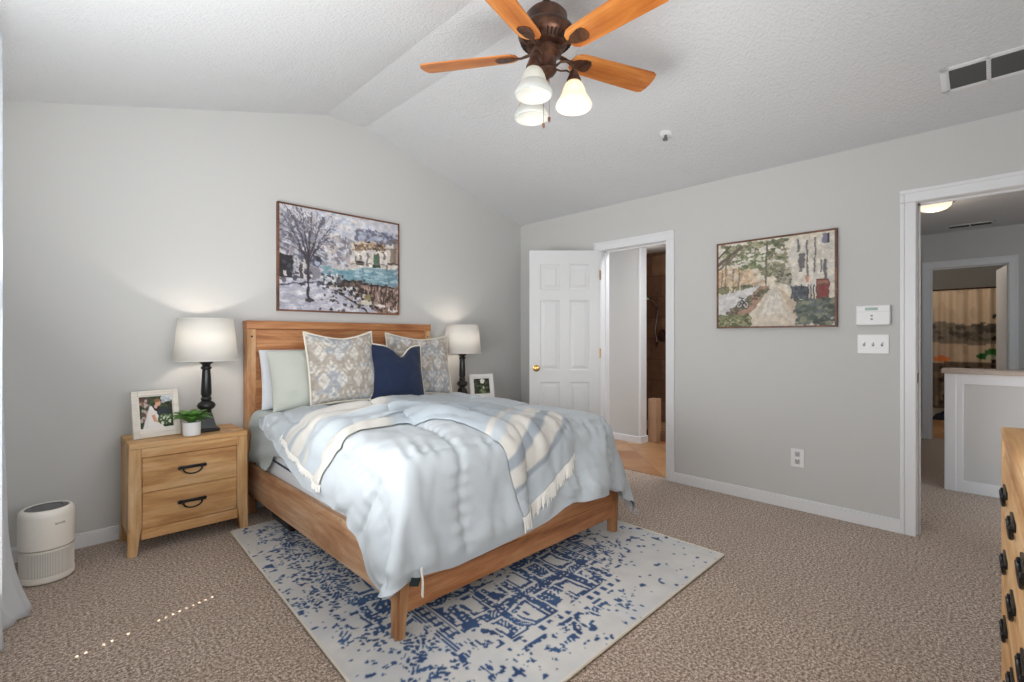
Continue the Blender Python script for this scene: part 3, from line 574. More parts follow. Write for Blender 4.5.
-9,12,-23,26,-14,16,-9,-1,-6,5,7,-13,7,0,-2,0,1,-2,-2,3,1,1,0,0,0,0,0,0,0,0,0,1,0,0,0,0,0,0,0,0,0,1,0,0,0,0,0,0,0,0,0,1,0,0,-1,0,0,0,0,0,0,0,0,4,-2,-1,-3,4,-2,9,-10,-2,19,-32,-4,27,15,-35,32,-38,39,-4,-30,28,-23,21,
2,-15,19,-23,21,-13,7,7,-9,7,-12,6,1,-1,-1,1,-1,0,4,-1,-1,0,0,0,0,0,0,0,1,0,0,0,0,0,0,0,0,0,0,0,0,0,0,0,0,0,0,0,1,0,0,0,0,0,1,0,0,0,0,0,0,0,-2,0,1,-2,5,-4,3,0,10,-3,-15,28,-24,-24,4,37,-32,40,-45,10,17,-13,25,-15,
10,-11,-13,23,-23,17,-12,7,1,-9,10,-4,2,-3,2,-2,1,1,0,0,1,0,0,0,0,1,0,0,-1,0,0,0,0,1,0,0,0,0,0,0,0,0,1,0,0,0,0,0,-1,0,1,0,0,0,0,0,0,0,1,0,0,0,2,-3,3,3,-8,6,-2,-7,-2,1,16,-26,35,3,-25,-19,37,-28,40,-21,13,-16,-14,22,
-8,31,-28,-8,23,-23,14,-10,15,-7,-6,3,0,-1,3,1,-3,2,-2,3,-1,0,0,0,0,0,0,0,0,0,1,0,0,-1,0,1,0,0,0,0,1,0,-1,0,0,1,0,0,0,0,0,0,0,0,0,1,0,0,-1,0,1,0,0,1,0,-1,1,-1,1,7,3,-2,-24,21,-22,19,-6,21,-31,28,-19,34,-35,29,-24,-14,
9,-10,26,-31,-11,27,-20,15,-12,11,-6,7,-13,5,-3,2,1,-1,1,-1,1,1,0,0,1,-1,0,0,1,0,-1,0,1,0,0,0,0,0,0,1,-1,0,0,1,0,-1,1,0,0,0,0,0,0,0,1,-1,0,1,0,0,-1,1,0,0,1,-8,8,0,3,-3,1,-15,19,-15,23,-20,10,-17,32,-31,29,0,-5,-13,28,-38,
15,-32,-7,37,1,-32,25,-16,13,-10,11,-13,11,-7,2,0,1,-2,0,1,0,0,0,0,0,0,0,1,-1,0,1,0,-1,1,0,-1,1,0,0,0,0,1,0,-1,1,0,-1,1,0,0,0,0,0,1,-1,0,1,-1,0,1,0,-1,0,2,-8,11,-3,1,-2,2,-1,12,-18,19,-8,-16,24,-16,-11,29,-29,12,26,-30,14,9,
-3,19,-12,-25,5,29,-32,23,-10,11,-14,11,-7,6,-3,-3,0,3,-1,0,1,-1,1,0,0,0,1,-1,0,1,-1,1,0,-1,1,0,0,0,1,-1,0,0,0,1,-1,1,0,-1,1,0,0,0,0,0,0,1,-1,1,0,-1,1,0,1,-4,6,-4,3,-2,1,0,-7,8,10,-19,7,10,-22,17,7,-25,25,-20,21,-5,-14,29,
-6,10,1,-9,5,-21,32,-29,20,-13,8,-5,7,-5,4,0,-1,-1,2,-2,0,1,0,0,0,0,0,0,1,-1,1,-1,1,0,0,0,0,0,0,0,1,-1,1,-1,1,-1,1,0,0,0,0,0,1,-1,1,-1,1,-1,1,0,0,0,-1,4,-4,4,-3,0,1,-5,9,-10,-8,21,-14,-10,15,14,-29,26,-16,19,-24,38,-29,13,
-9,10,-6,7,-13,21,-28,31,-27,11,10,-9,-5,5,-3,3,1,-2,0,2,-2,1,0,0,0,0,0,1,-1,1,-1,1,-1,1,0,0,0,0,0,0,0,1,-1,1,-1,1,-1,1,-1,1,0,0,0,0,0,0,0,1,-1,1,-1,1,1,-3,4,-3,1,3,-4,6,-6,-9,20,-6,-19,9,16,-28,26,-18,21,-17,20,-28,32,-33,
2,-2,0,-1,10,-23,27,-31,31,2,-25,14,-7,-2,3,-1,1,1,1,-4,2,0,0,0,0,1,-1,0,1,-1,1,-1,1,0,-1,1,0,0,0,1,-1,0,0,0,1,-1,1,0,0,0,0,0,0,1,-1,1,-1,0,1,-1,1,0,-1,3,-3,1,1,-1,2,-2,-9,18,-6,-17,25,0,-30,28,-22,23,-14,16,-25,27,-34,19,
-10,8,1,3,-8,19,-29,30,-34,6,26,-22,9,1,-5,1,0,1,0,2,0,-1,0,0,0,0,0,0,0,1,-1,1,0,-1,1,0,0,0,0,0,0,0,1,0,-1,1,0,-1,1,0,0,0,0,0,0,0,1,0,-1,1,0,0,1,-3,2,1,0,-1,1,-7,14,-7,-12,19,-16,-7,28,-23,26,-21,15,-19,25,-29,22,-24,
14,-26,35,-17,-7,3,10,-28,33,-27,4,5,2,-8,4,0,1,0,0,-1,1,0,0,0,0,0,1,-1,0,0,1,0,-1,1,0,0,0,0,0,0,1,0,-1,0,1,0,-1,1,0,0,0,0,0,0,1,0,-1,0,1,0,0,-1,0,2,-1,1,0,1,-6,10,-5,-9,18,-13,-10,25,-20,24,-30,24,-15,15,-28,28,-26,27,
-12,26,-11,18,-23,-6,19,-7,-18,31,-33,23,-15,4,2,-1,-1,2,-2,3,-1,0,-1,1,0,0,0,1,0,-1,0,0,1,0,0,0,0,0,0,0,0,0,1,0,-1,0,1,0,0,0,0,1,-1,0,0,0,1,0,0,-1,0,1,1,-2,2,1,-2,-4,6,-2,-7,16,-10,-13,26,-20,24,-31,30,-21,17,-28,3,9,26,-37,
14,-31,17,8,-2,-9,2,12,-16,2,6,-17,13,4,-8,2,0,-1,1,-1,1,0,1,0,0,0,0,0,0,1,0,0,0,0,0,0,0,0,0,0,0,0,0,0,1,0,0,0,0,0,0,0,1,-1,0,0,0,0,0,1,0,0,-2,3,0,-3,-1,4,-3,0,11,-8,-14,24,-20,23,-30,26,2,-14,-2,17,-2,-32,20,23,
-4,18,-32,16,23,-24,1,6,10,-29,26,-14,4,-7,6,-3,1,0,-1,1,0,0,0,0,0,0,0,0,0,0,0,0,0,0,0,0,0,1,1,0,0,0,0,0,0,0,0,0,0,0,0,0,0,1,0,0,0,0,0,0,0,0,1,-1,-1,-1,3,-2,5,1,-4,-12,22,-20,21,-28,21,10,-28,27,-33,12,-11,28,-34,27,
-26,5,31,-25,18,-4,-1,1,-3,15,-27,31,-25,9,-4,3,0,0,1,-1,-1,1,0,0,0,0,1,0,0,0,0,0,0,0,0,0,0,1,-1,0,0,0,0,0,0,0,0,0,0,1,0,0,0,0,0,0,0,0,0,0,1,0,0,-1,1,2,-2,3,-2,0,-10,19,-18,20,-29,17,15,-24,21,-32,9,2,27,-36,19,-13,
11,-25,-5,26,-6,-3,-3,-6,15,-8,17,-28,26,-19,7,-3,1,0,1,1,-1,0,0,0,0,1,-1,0,0,0,0,1,0,0,0,0,0,0,0,0,0,0,0,1,0,0,0,0,0,-1,1,0,0,0,0,0,1,0,0,0,-1,0,1,1,0,-2,4,-2,2,-8,14,-16,18,-28,13,18,-20,18,-19,26,-4,-33,16,14,3,-26,
27,-7,-32,-13,7,34,-36,23,-11,14,-11,16,-25,20,-11,3,-1,0,-1,1,0,1,0,0,1,-1,0,0,1,0,0,-1,0,1,0,0,0,0,0,0,0,1,0,-1,0,0,1,0,0,0,0,0,0,0,1,0,-1,0,1,0,0,2,-2,2,-3,3,-1,2,-4,9,-14,15,-23,27,6,-28,24,-20,17,-15,-13,28,-26,29,-30,23,
6,20,-9,-7,-34,0,36,-31,23,-3,10,-21,19,-19,10,-4,1,-1,1,-1,1,-2,1,1,0,1,1,0,0,0,1,0,2,-2,-1,-1,0,1,1,-1,2,-2,2,-2,1,-1,0,0,0,1,0,1,2,0,-2,1,0,1,0,-2,2,-3,1,1,0,1,0,-1,4,-9,13,-19,20,-16,9,0,-4,15,-14,-16,29,-29,25,-29,35,-28,
23,-22,24,-25,4,-8,-12,29,-31,-1,-1,31,-22,17,-13,4,-1,1,-1,0,-1,2,0,1,0,0,0,0,0,0,1,0,-1,-1,4,1,-3,-1,-1,3,-2,4,-4,4,-1,1,0,-2,0,1,0,-2,-1,0,2,0,2,1,-1,4,-4,1,-1,-3,5,0,-2,2,-3,7,-14,16,-17,16,-16,24,-24,9,-20,29,-28,31,-27,31,-32,17,
-20,33,5,8,-6,-14,-7,-13,30,-2,-1,-31,26,-18,12,-6,0,0,0,0,1,0,0,-1,1,0,1,0,0,1,-1,2,1,3,-5,3,4,-4,-4,0,1,0,0,-1,3,1,-1,2,-1,-2,0,0,-1,1,1,0,0,0,2,-1,5,1,-3,0,-3,0,2,-1,3,-8,12,-16,16,-17,20,-22,25,-33,29,-26,31,-34,27,-18,29,-27,
-15,-11,12,21,19,1,-15,-15,-15,2,0,30,-28,19,-15,7,-1,0,0,1,0,0,0,1,-1,1,0,2,0,0,1,0,0,1,4,-6,-4,-3,7,0,0,-1,4,-3,0,0,1,0,2,-3,1,-3,1,0,1,1,0,1,0,2,-1,2,4,-3,1,-4,1,1,-4,7,-13,14,-16,20,-25,26,-26,28,-29,31,-28,31,-31,3,12,17,
-15,18,-28,-2,14,22,19,-1,-17,-7,-5,-16,30,-25,16,-10,3,0,1,0,0,0,0,0,1,0,0,0,1,0,0,0,1,0,0,5,2,8,-13,-5,2,1,-1,3,0,-4,0,1,1,4,0,3,-4,-2,-1,0,1,-1,0,0,1,0,2,4,-2,3,-4,1,2,-7,9,-14,17,-29,27,-22,26,-34,37,-29,31,-21,29,-6,-26,28,
6,-19,29,-18,-18,-5,14,18,17,0,-4,-6,-31,25,-17,9,-4,0,1,-1,1,0,1,0,0,0,0,0,0,1,0,0,0,0,0,-2,2,-2,4,6,-7,1,0,-1,-4,2,1,1,-1,1,-1,1,6,-2,-1,-3,0,1,1,0,0,0,0,-1,5,-2,4,-5,2,2,-9,13,-25,26,-22,24,-18,-1,-7,35,-23,21,-31,23,11,-17,
16,9,-26,17,8,-16,-24,-4,0,4,15,-8,20,-26,12,-4,3,1,-1,2,0,0,0,0,0,0,1,0,0,0,0,0,0,0,0,1,0,2,8,-12,6,0,-4,3,3,-3,-3,0,1,-1,0,1,-3,5,-2,2,-1,0,-1,0,0,0,-1,2,-1,3,-1,6,-5,-2,6,-17,14,4,-4,-1,-20,24,13,-5,11,-34,1,-12,14,24,
9,5,12,-4,-19,7,13,-5,-2,-3,-30,25,-16,11,-8,0,0,2,1,-1,0,1,0,0,1,0,-1,1,0,0,0,1,-1,0,0,0,1,0,0,12,-10,-5,6,-1,0,6,-5,0,-4,0,-1,1,1,-2,4,-1,1,-1,1,-1,0,0,0,0,1,0,3,-3,2,-1,-5,1,14,-21,27,-34,34,-7,-1,-18,14,17,4,-30,-5,1,
14,-23,11,5,12,3,-21,8,-7,-18,26,-22,11,-1,2,-1,-1,-1,0,1,0,0,0,1,-1,1,0,0,0,0,0,0,0,1,-1,1,0,0,-1,0,10,-2,-6,1,-3,-4,5,-3,3,-2,2,-1,0,1,-1,3,-1,0,0,0,0,-1,0,1,-1,1,-1,0,0,4,-11,18,-23,21,-28,35,-23,22,-28,21,-27,12,-1,35,-33,-2,
-19,30,-27,-5,-1,16,13,-18,-10,24,-15,18,3,-8,4,-7,1,-1,0,0,1,0,0,0,0,0,0,0,0,0,1,-1,0,0,1,0,0,-1,1,-2,-2,3,5,-1,1,1,1,1,-3,-1,-3,0,-1,2,-1,0,1,1,-1,0,-1,1,-2,0,-1,0,-2,1,2,-15,24,-26,20,-19,23,-27,24,-23,27,-26,23,-18,27,-24,32,-29,
-6,-16,36,1,-19,-6,-12,1,18,-4,18,1,-16,16,-20,7,0,0,-1,0,0,0,1,0,0,0,0,0,0,1,-1,0,1,-1,1,0,-1,1,0,1,1,-1,1,-5,4,0,0,0,2,1,-1,-3,-1,1,1,0,0,0,0,-1,0,-2,0,0,2,-4,0,-2,-8,21,-29,30,-31,20,-20,8,-7,25,-25,32,-24,28,-23,23,-23,26,
23,-6,-34,16,7,-30,12,15,5,7,-2,-22,19,-24,12,3,0,-1,0,-2,1,0,0,0,0,0,0,0,0,0,0,1,-1,1,-1,1,0,0,0,-1,1,2,0,5,-8,3,-2,0,1,1,1,1,-1,-2,0,-1,0,-1,0,1,-1,-1,1,-2,-2,-1,0,-8,6,-11,31,-39,37,-35,16,23,-8,-26,30,-28,31,-19,26,-26,21,-27,
-14,13,15,-24,-9,19,11,5,-2,-2,-24,21,-26,21,-6,3,0,-3,0,2,-1,0,0,0,0,0,1,-1,1,-1,1,-1,1,-1,1,-1,0,1,-1,0,1,1,-1,-1,-2,-2,1,-2,1,2,4,1,1,-2,0,0,-2,1,-1,-1,-1,1,-2,-1,-4,3,-8,9,-13,8,-1,19,-29,43,-21,-20,22,20,-29,23,-30,24,-24,27,-25,25,
10,-25,8,-11,19,17,-2,-7,1,-25,21,-24,24,-21,16,-1,0,-2,1,1,-2,1,0,0,0,0,0,0,0,1,-1,1,-1,1,-1,0,1,-1,2,0,0,1,-1,-2,0,-1,-1,0,1,1,-2,1,2,0,-2,1,1,-2,1,-3,1,-3,2,-6,4,-10,8,-10,15,-10,-2,24,-10,-1,29,-24,-26,6,28,-24,31,-12,-17,-5,31,-20,
-10,22,-29,19,16,-21,2,6,-23,19,-18,26,-28,15,4,0,0,-1,0,-1,1,0,0,0,0,0,0,0,0,0,1,-1,1,-1,1,0,-1,1,0,1,0,-1,0,3,8,-1,2,1,-14,0,-1,1,-1,0,1,-1,0,1,-5,3,-5,3,-5,5,1,-6,0,11,-13,6,-5,-8,36,-32,10,33,-14,-28,-6,32,-33,-9,32,11,-27,21,
-3,5,16,0,-29,12,3,-15,0,-4,26,-23,-1,12,2,0,0,-2,0,0,1,-2,1,0,1,-1,0,0,0,0,0,0,0,1,-1,0,2,-1,0,1,0,-2,2,-1,-1,0,0,-5,2,1,1,-2,3,1,-1,-1,0,-6,5,-6,5,-2,0,3,-4,0,1,-3,-8,7,-2,-2,-2,25,-25,11,29,-14,4,-33,35,6,-22,-15,33,-36,
11,-17,9,-17,22,-6,-8,-12,17,16,-25,-10,16,4,-2,1,0,0,0,0,0,0,-1,0,0,1,0,1,0,-1,0,1,0,-1,1,0,0,1,-1,0,-1,2,0,0,-9,4,-2,8,11,-13,-3,2,-2,0,2,-1,-6,7,-10,6,1,-6,6,0,-12,9,-4,-1,23,-27,10,1,-11,-4,22,-19,12,31,-47,17,-12,14,29,-25,-5,24,
5,5,-23,18,-9,6,-21,19,13,-20,-13,6,13,2,-2,0,1,-1,0,0,1,-1,0,0,0,0,0,0,0,1,0,-1,0,1,0,0,0,0,1,-1,1,0,-2,-3,9,-8,3,-3,0,10,-1,-9,0,1,-2,0,6,-12,9,-3,-6,8,-1,-17,9,5,6,0,-20,25,-10,-16,10,3,-13,17,-4,-16,29,16,-23,-12,-1,35,-33,20,
-7,3,10,-9,5,-20,19,10,-12,-18,-1,13,8,0,-2,0,-1,2,0,-1,0,0,-1,0,1,0,0,0,0,0,0,1,0,0,0,0,0,0,0,0,-1,1,-2,4,-3,8,-7,1,-2,0,-2,9,-8,-1,0,-2,-8,12,0,-2,1,-6,-4,17,-9,-1,0,-9,21,-28,1,20,7,-20,12,-12,-6,33,6,-37,33,-30,1,-4,31,-26,
-1,-10,8,5,-17,21,6,-8,-23,3,4,9,4,-1,0,0,-2,2,-1,0,-1,2,-1,0,-1,0,1,0,0,0,0,1,-1,1,-1,1,1,-1,0,1,1,-4,4,-4,4,-2,8,-3,-7,2,5,-4,6,-11,2,1,3,1,-12,5,2,2,5,-20,17,-4,-9,14,-9,-4,9,-11,-3,1,3,7,2,-10,6,-3,-2,7,0,-6,-10,20,
-2,4,-7,-9,21,5,-5,-24,2,-4,11,8,1,-4,3,0,-3,3,1,0,-1,-3,1,1,0,0,0,0,1,0,0,-1,1,-1,0,2,-1,1,0,-2,0,3,-4,5,-3,0,0,-6,4,-4,2,1,-1,14,-15,2,3,-3,-4,2,3,3,-13,21,-25,8,4,-8,7,-6,0,9,-15,25,-16,-8,3,-9,-2,34,-31,32,-32,12,9,-21,
-1,-5,-5,18,6,-5,-23,-1,-2,4,11,4,1,-3,2,-2,-2,4,0,-3,-1,1,1,-1,1,0,0,0,0,0,1,0,1,0,0,-2,1,1,0,2,0,-4,4,-4,0,-5,2,12,3,-2,-17,5,1,-3,16,-15,1,-2,17,-9,-8,2,13,-28,24,-16,-4,4,-7,8,1,-5,20,-25,9,13,-19,17,4,-29,29,-31,30,-22,1,21,
-3,-2,11,7,-4,-23,-2,1,-3,9,7,3,-4,9,-9,2,6,-4,-1,-2,0,1,0,1,-1,0,0,1,-1,1,-1,0,0,0,2,0,-1,0,1,0,-1,4,-6,1,0,5,-7,-2,2,2,16,-24,4,1,-16,15,3,-1,-6,9,9,-1,-20,21,-29,11,9,-20,-3,18,2,14,-35,21,-10,-1,20,-17,-9,27,-32,25,-23,21,-13,-7,
0,3,10,-3,-23,-5,2,-3,4,11,3,0,3,-3,0,0,-2,2,-1,0,1,1,0,-1,0,1,0,0,0,0,0,0,0,1,0,0,0,0,-1,0,0,-4,4,2,1,-1,3,2,-15,0,1,23,-23,-4,17,-9,-7,4,6,-4,0,-10,17,-27,15,7,-10,16,-13,12,-6,-8,16,-26,8,-2,-1,4,14,-27,27,-31,22,-15,6,12,
-1,14,-2,-22,-8,5,-4,-1,12,2,11,-5,-8,3,3,1,-1,-1,1,-1,0,1,0,1,0,0,-1,0,1,-1,1,0,0,-1,0,1,0,0,0,0,-2,4,1,-2,0,4,-4,-6,16,2,-12,-1,18,-4,-16,11,4,-7,-13,3,-6,12,-28,22,13,-17,-1,6,-11,2,-4,2,-3,7,9,-3,-15,13,-17,30,-32,34,-31,6,9,-17,
13,-1,-21,-10,2,-3,2,9,1,17,-17,6,9,-13,5,0,3,-4,-6,6,2,-1,1,-1,0,0,1,0,-1,1,-1,1,0,0,0,0,1,-1,0,-1,3,0,0,0,3,-10,7,-1,-4,3,13,-13,7,-14,15,-15,1,-1,9,0,1,-18,28,-1,-30,10,10,-25,25,-22,5,-4,15,13,-28,3,19,-19,18,-26,35,-30,36,-24,3,18,
11,-17,-12,3,1,2,2,0,14,-18,16,1,-13,12,-3,-2,3,4,5,-10,-1,0,0,1,0,0,0,0,1,0,0,0,-1,1,-1,0,0,1,0,2,0,1,0,3,-9,10,-8,4,-1,-4,-9,13,-16,19,-23,14,0,6,1,-7,-2,19,-17,-12,30,-17,-17,10,-12,19,-10,10,-19,-5,21,-1,-11,19,-24,26,-27,33,-32,34,-16,-3,
3111,23,12,15,-11,13,-6,10,5,10,4,6,4,6,6,5,3,0,1,1,1,1,1,1,1,1,0,1,1,1,1,1,1,1,1,1,1,1,1,1,1,1,1,0,1,1,1,1,1,1,1,1,1,1,1,1,1,1,1,1,0,1,1,-3,-7,-9,-10,-7,-8,-5,-3,-6,-4,-11,1,1,-1,-8,-6,-17,6,-13,11,-2,10,0,
-8,-13,10,-10,12,-18,19,-20,8,-5,1,-3,1,-1,1,-2,2,0,0,0,0,0,0,0,0,0,1,0,0,0,-1,0,0,0,0,0,0,0,0,0,0,0,-1,1,0,0,0,0,0,0,0,0,0,0,0,-1,0,0,0,0,1,0,0,-3,4,0,2,-2,2,-1,-2,4,-5,10,-11,3,-2,10,-7,14,-18,24,-25,16,-15,7,
-10,13,-22,-7,2,4,-7,16,-13,-2,-2,2,0,2,-3,2,-2,2,0,0,0,-1,0,0,0,0,0,0,0,0,1,0,-1,0,0,0,0,0,0,0,0,0,0,0,0,0,0,0,0,0,0,0,0,-1,0,1,0,0,0,0,0,0,0,3,-5,5,-3,3,-2,1,-1,-2,10,-6,6,-8,3,-6,14,-9,0,-2,18,-22,14,-11,
1,-21,-5,5,-6,0,-1,0,0,0,2,-2,4,-3,1,-1,1,-1,0,0,0,1,0,0,-1,0,0,0,0,0,0,0,1,-1,0,0,0,0,0,0,0,0,0,0,0,0,0,0,0,0,0,-1,0,1,0,0,0,0,0,0,-1,0,0,0,4,-5,5,-2,0,2,-1,-1,-5,10,-2,-6,3,3,-5,10,14,-12,-12,14,-15,11,
-20,-4,2,-3,5,-5,3,-3,4,1,-4,2,-4,0,1,0,-2,2,0,-1,0,0,0,0,1,0,0,-1,0,0,0,0,0,1,-1,0,0,0,0,0,0,0,0,0,0,0,0,0,0,-1,0,1,0,0,0,0,0,-1,0,0,1,0,0,2,-2,2,-2,2,1,-6,10,-4,6,-10,2,8,-4,0,-4,3,-6,4,8,-11,11,-11,
-19,-2,3,-10,4,0,-2,1,-3,1,2,1,-2,5,-4,-2,2,-1,0,1,0,0,-1,0,0,0,0,1,-1,0,0,0,0,0,1,-1,0,0,0,0,0,0,0,0,0,0,0,0,-1,1,0,0,0,0,0,-1,0,1,0,0,0,0,-1,1,2,-1,1,0,0,-1,-4,4,4,-4,4,-1,-5,0,12,-14,6,0,0,2,-7,13,
-22,3,-3,5,-9,12,-12,-2,4,-3,5,-4,2,-5,2,1,0,1,-1,0,0,0,1,0,-1,0,0,0,1,0,-1,0,0,0,0,1,-1,0,0,0,0,0,0,0,0,0,0,0,0,0,0,0,0,-1,0,1,0,0,0,-1,0,0,1,1,-1,2,0,-1,0,3,4,-8,-3,12,-9,3,1,1,-8,14,-11,5,-3,6,-5,1,
-25,-1,4,2,-3,-1,3,-1,-3,4,-6,6,-1,-3,-2,1,1,-1,1,0,-1,0,0,0,1,0,-1,0,0,0,1,-1,0,0,0,0,0,0,0,0,0,0,0,0,0,0,0,-1,1,0,0,0,-1,1,0,0,0,0,-1,1,0,0,0,0,1,0,0,1,1,1,-4,9,-1,-11,12,-9,8,-7,6,-8,5,2,-2,-2,9,-11,
-18,-4,2,-5,7,-4,4,-8,9,-10,4,-6,3,-1,1,1,-2,1,0,0,1,0,-1,0,0,0,1,-1,0,0,0,1,-1,0,0,0,1,-1,0,0,0,-1,1,0,0,0,-1,1,0,0,0,-1,1,0,0,0,-1,0,1,0,0,-1,0,2,1,-1,1,0,0,1,-5,2,-2,12,-14,16,-14,9,-4,5,9,-20,16,-12,5,-1,
-23,8,-11,13,-12,1,-1,7,-9,7,-5,2,-5,1,2,0,-1,1,0,-1,0,0,1,0,-1,0,0,1,-1,0,0,0,0,0,0,0,0,0,0,0,0,0,0,0,0,0,0,0,0,0,-1,1,0,0,0,-1,1,0,0,-1,0,1,0,-1,2,1,0,0,2,-2,2,-4,0,-3,16,-17,14,-6,-3,8,-11,21,-22,22,-22,15,
-27,5,-1,-3,12,-12,2,3,-3,5,-6,0,-2,3,-1,-1,1,-1,0,1,0,-1,0,0,1,-1,0,0,1,-1,0,0,1,-1,0,0,0,0,0,0,0,0,0,0,0,0,0,0,0,0,0,0,0,0,-1,1,0,0,-1,1,0,0,-1,0,3,0,0,1,-2,3,-2,2,-1,-2,-2,12,-16,12,-4,-5,10,-10,23,-26,27,-21,
-25,0,5,-8,6,0,-1,-3,6,-6,5,-1,1,1,-5,0,-1,1,-1,0,0,1,-1,0,0,1,-1,0,0,1,-1,0,0,1,-1,0,0,1,-1,0,0,0,0,0,0,-1,1,0,0,-1,1,0,0,-1,1,0,0,-1,1,0,0,-1,1,-1,1,3,-1,0,1,-1,1,0,-2,2,1,-2,11,-15,14,-12,3,1,-7,22,-22,27,
-19,-6,1,2,-4,9,-8,4,-4,1,2,0,-1,-5,5,-3,1,-2,2,0,-1,0,1,-1,0,0,1,-1,0,0,1,-1,0,0,0,0,0,0,0,0,0,0,0,0,0,0,0,0,-1,1,0,0,-1,1,0,0,-1,1,0,-1,0,1,0,-1,0,1,2,0,1,-1,1,-1,0,4,-8,8,-6,0,-3,14,-12,4,-5,1,11,-7,
-26,0,0,4,-4,-1,8,-3,-4,0,0,0,0,5,-4,2,-3,2,-2,0,1,-1,0,1,-1,0,0,1,-1,0,0,0,0,0,1,-1,0,0,0,0,0,0,0,0,0,0,0,0,0,0,0,-1,1,0,0,-1,1,0,-1,1,0,-1,0,-1,0,5,-2,3,-3,4,-4,2,4,-9,8,-6,1,8,-9,5,-1,-5,15,-15,9,-10,
-27,2,1,1,1,2,-7,1,5,-3,0,-3,4,-4,2,0,2,-4,2,-1,0,1,-1,0,1,-1,0,0,1,-1,0,1,-1,0,0,0,0,0,0,0,0,0,0,0,-1,1,0,0,0,0,0,0,0,0,-1,1,0,-1,1,0,-1,1,0,-1,2,-1,3,-3,6,-6,7,-5,-2,11,-10,-3,10,-9,14,-16,21,3,-24,20,-20,5,
-23,-2,2,1,-3,1,5,-6,-1,-1,1,2,-2,0,0,0,0,2,-2,1,-1,0,1,-1,0,1,-1,0,0,0,0,0,0,0,0,0,0,0,0,0,0,0,0,0,0,0,0,-1,1,0,-1,1,0,-1,1,0,-1,1,0,-1,1,0,-1,3,-4,1,5,-4,-2,7,1,-2,4,-7,2,7,-11,12,-13,19,-17,0,13,-16,17,-17,
-26,1,3,-3,4,-5,3,1,1,0,-2,-2,-2,2,-1,1,0,-1,1,-1,1,-1,0,1,-1,0,1,-1,0,1,-1,0,1,-1,0,1,-1,0,0,0,0,0,0,0,0,0,0,0,0,0,0,0,0,0,0,-1,1,0,-1,1,0,-1,1,-1,2,-3,1,7,-9,0,-2,12,-10,7,3,-10,14,-12,13,-13,8,-4,0,4,-9,16,
-23,-1,0,1,-3,7,-5,1,-2,4,0,-1,-1,-4,2,-3,1,1,0,1,-1,1,-1,0,1,-1,0,1,-1,0,0,0,0,0,0,0,0,0,1,-1,0,0,0,0,0,0,0,0,0,-1,1,0,-1,1,0,0,0,-1,1,0,-1,1,0,1,0,-1,2,-5,12,-10,12,-13,9,-5,0,5,-10,12,-11,7,-4,6,-2,2,-3,-6,
-27,4,-1,-1,3,-2,2,-1,-2,0,2,4,-5,0,-3,3,-2,0,0,0,1,-1,1,-1,0,1,-1,0,0,0,1,-1,0,0,0,0,0,0,0,0,0,0,0,0,0,0,-1,1,0,0,0,-1,1,0,-1,1,0,0,0,-1,1,0,-1,0,0,3,-5,10,-10,15,-14,13,-15,6,2,-2,4,-8,11,-5,-2,-6,1,0,14,-10,
-27,3,3,-5,2,-3,3,1,0,0,-2,0,-1,0,0,-2,1,2,0,-1,0,1,-1,1,-1,0,0,0,1,-1,0,0,0,1,-1,0,0,0,0,0,0,0,0,0,0,0,0,0,0,0,0,0,0,-1,1,0,-1,1,-1,1,0,-1,1,0,-2,2,5,-7,11,-13,1,2,9,-6,0,0,0,3,-8,1,-1,7,5,-9,-2,15,
-22,-6,3,4,-6,4,-4,4,-1,-2,2,-4,11,-10,2,0,0,-1,0,1,-1,0,0,0,1,-1,1,-1,0,0,0,1,-1,0,0,0,0,0,0,0,0,0,0,0,0,0,0,0,-1,1,0,0,0,0,0,-1,1,0,0,0,-1,1,-1,-1,3,-2,-2,0,6,3,2,-8,5,-2,0,2,-1,-1,5,-6,7,-10,-1,15,-14,1,
-21,-2,-3,0,3,-3,3,-3,4,-2,0,4,-8,10,-8,-1,1,0,1,-1,1,-1,1,-1,0,0,0,1,-1,1,-1,0,0,0,0,0,1,-1,0,0,0,0,0,-1,1,0,0,0,0,0,-1,1,-1,1,0,0,0,-1,1,-1,1,-1,0,3,-3,2,1,2,-6,0,5,1,-2,1,3,-3,1,3,-4,4,-6,9,-5,-6,13,-13,
-25,3,-4,0,0,1,-1,2,-2,2,-1,0,4,2,-2,-6,3,-2,-1,2,-1,1,-1,1,-1,1,-1,0,0,0,0,0,0,0,1,-1,0,0,0,0,0,0,0,0,0,-1,1,0,0,0,0,0,0,0,-1,1,-1,1,-1,1,0,0,-1,2,-1,0,1,3,-6,10,-11,8,-2,-2,3,2,-1,0,-1,5,-11,0,2,1,-3,11,
-27,2,-1,1,0,0,-1,-1,0,2,0,0,1,1,0,0,-5,1,1,0,0,0,0,0,0,0,1,-1,1,-1,1,-1,1,-1,0,0,0,0,0,0,0,0,0,0,0,0,0,-1,1,-1,1,0,0,0,0,0,0,0,0,0,-1,1,2,-4,4,-6,0,6,0,3,-3,4,-7,5,-5,-2,0,0,0,-1,20,-19,7,-5,0,2,
-26,0,0,0,-1,0,2,1,1,-2,0,0,0,1,2,1,-5,0,0,0,1,-1,1,-1,1,-1,0,0,0,0,0,0,0,0,0,0,0,0,0,0,0,0,0,0,0,0,0,0,0,0,0,-1,1,-1,1,-1,1,-1,1,-1,1,-1,0,2,-3,5,-1,-4,9,-10,14,-10,1,-2,7,-3,1,-1,1,0,-8,22,-23,11,-6,-2,
-27,1,-1,0,2,0,0,-1,1,0,0,-2,1,0,3,0,1,-1,-1,-1,-1,1,-1,1,-1,1,-1,1,-1,1,-1,0,0,0,0,0,0,0,0,0,0,0,0,0,0,0,0,0,0,0,0,0,0,0,0,0,0,0,0,0,-1,1,-2,-1,3,0,2,-4,4,5,0,-10,4,5,-5,3,1,-2,3,-4,0,-5,19,-19,14,-9,
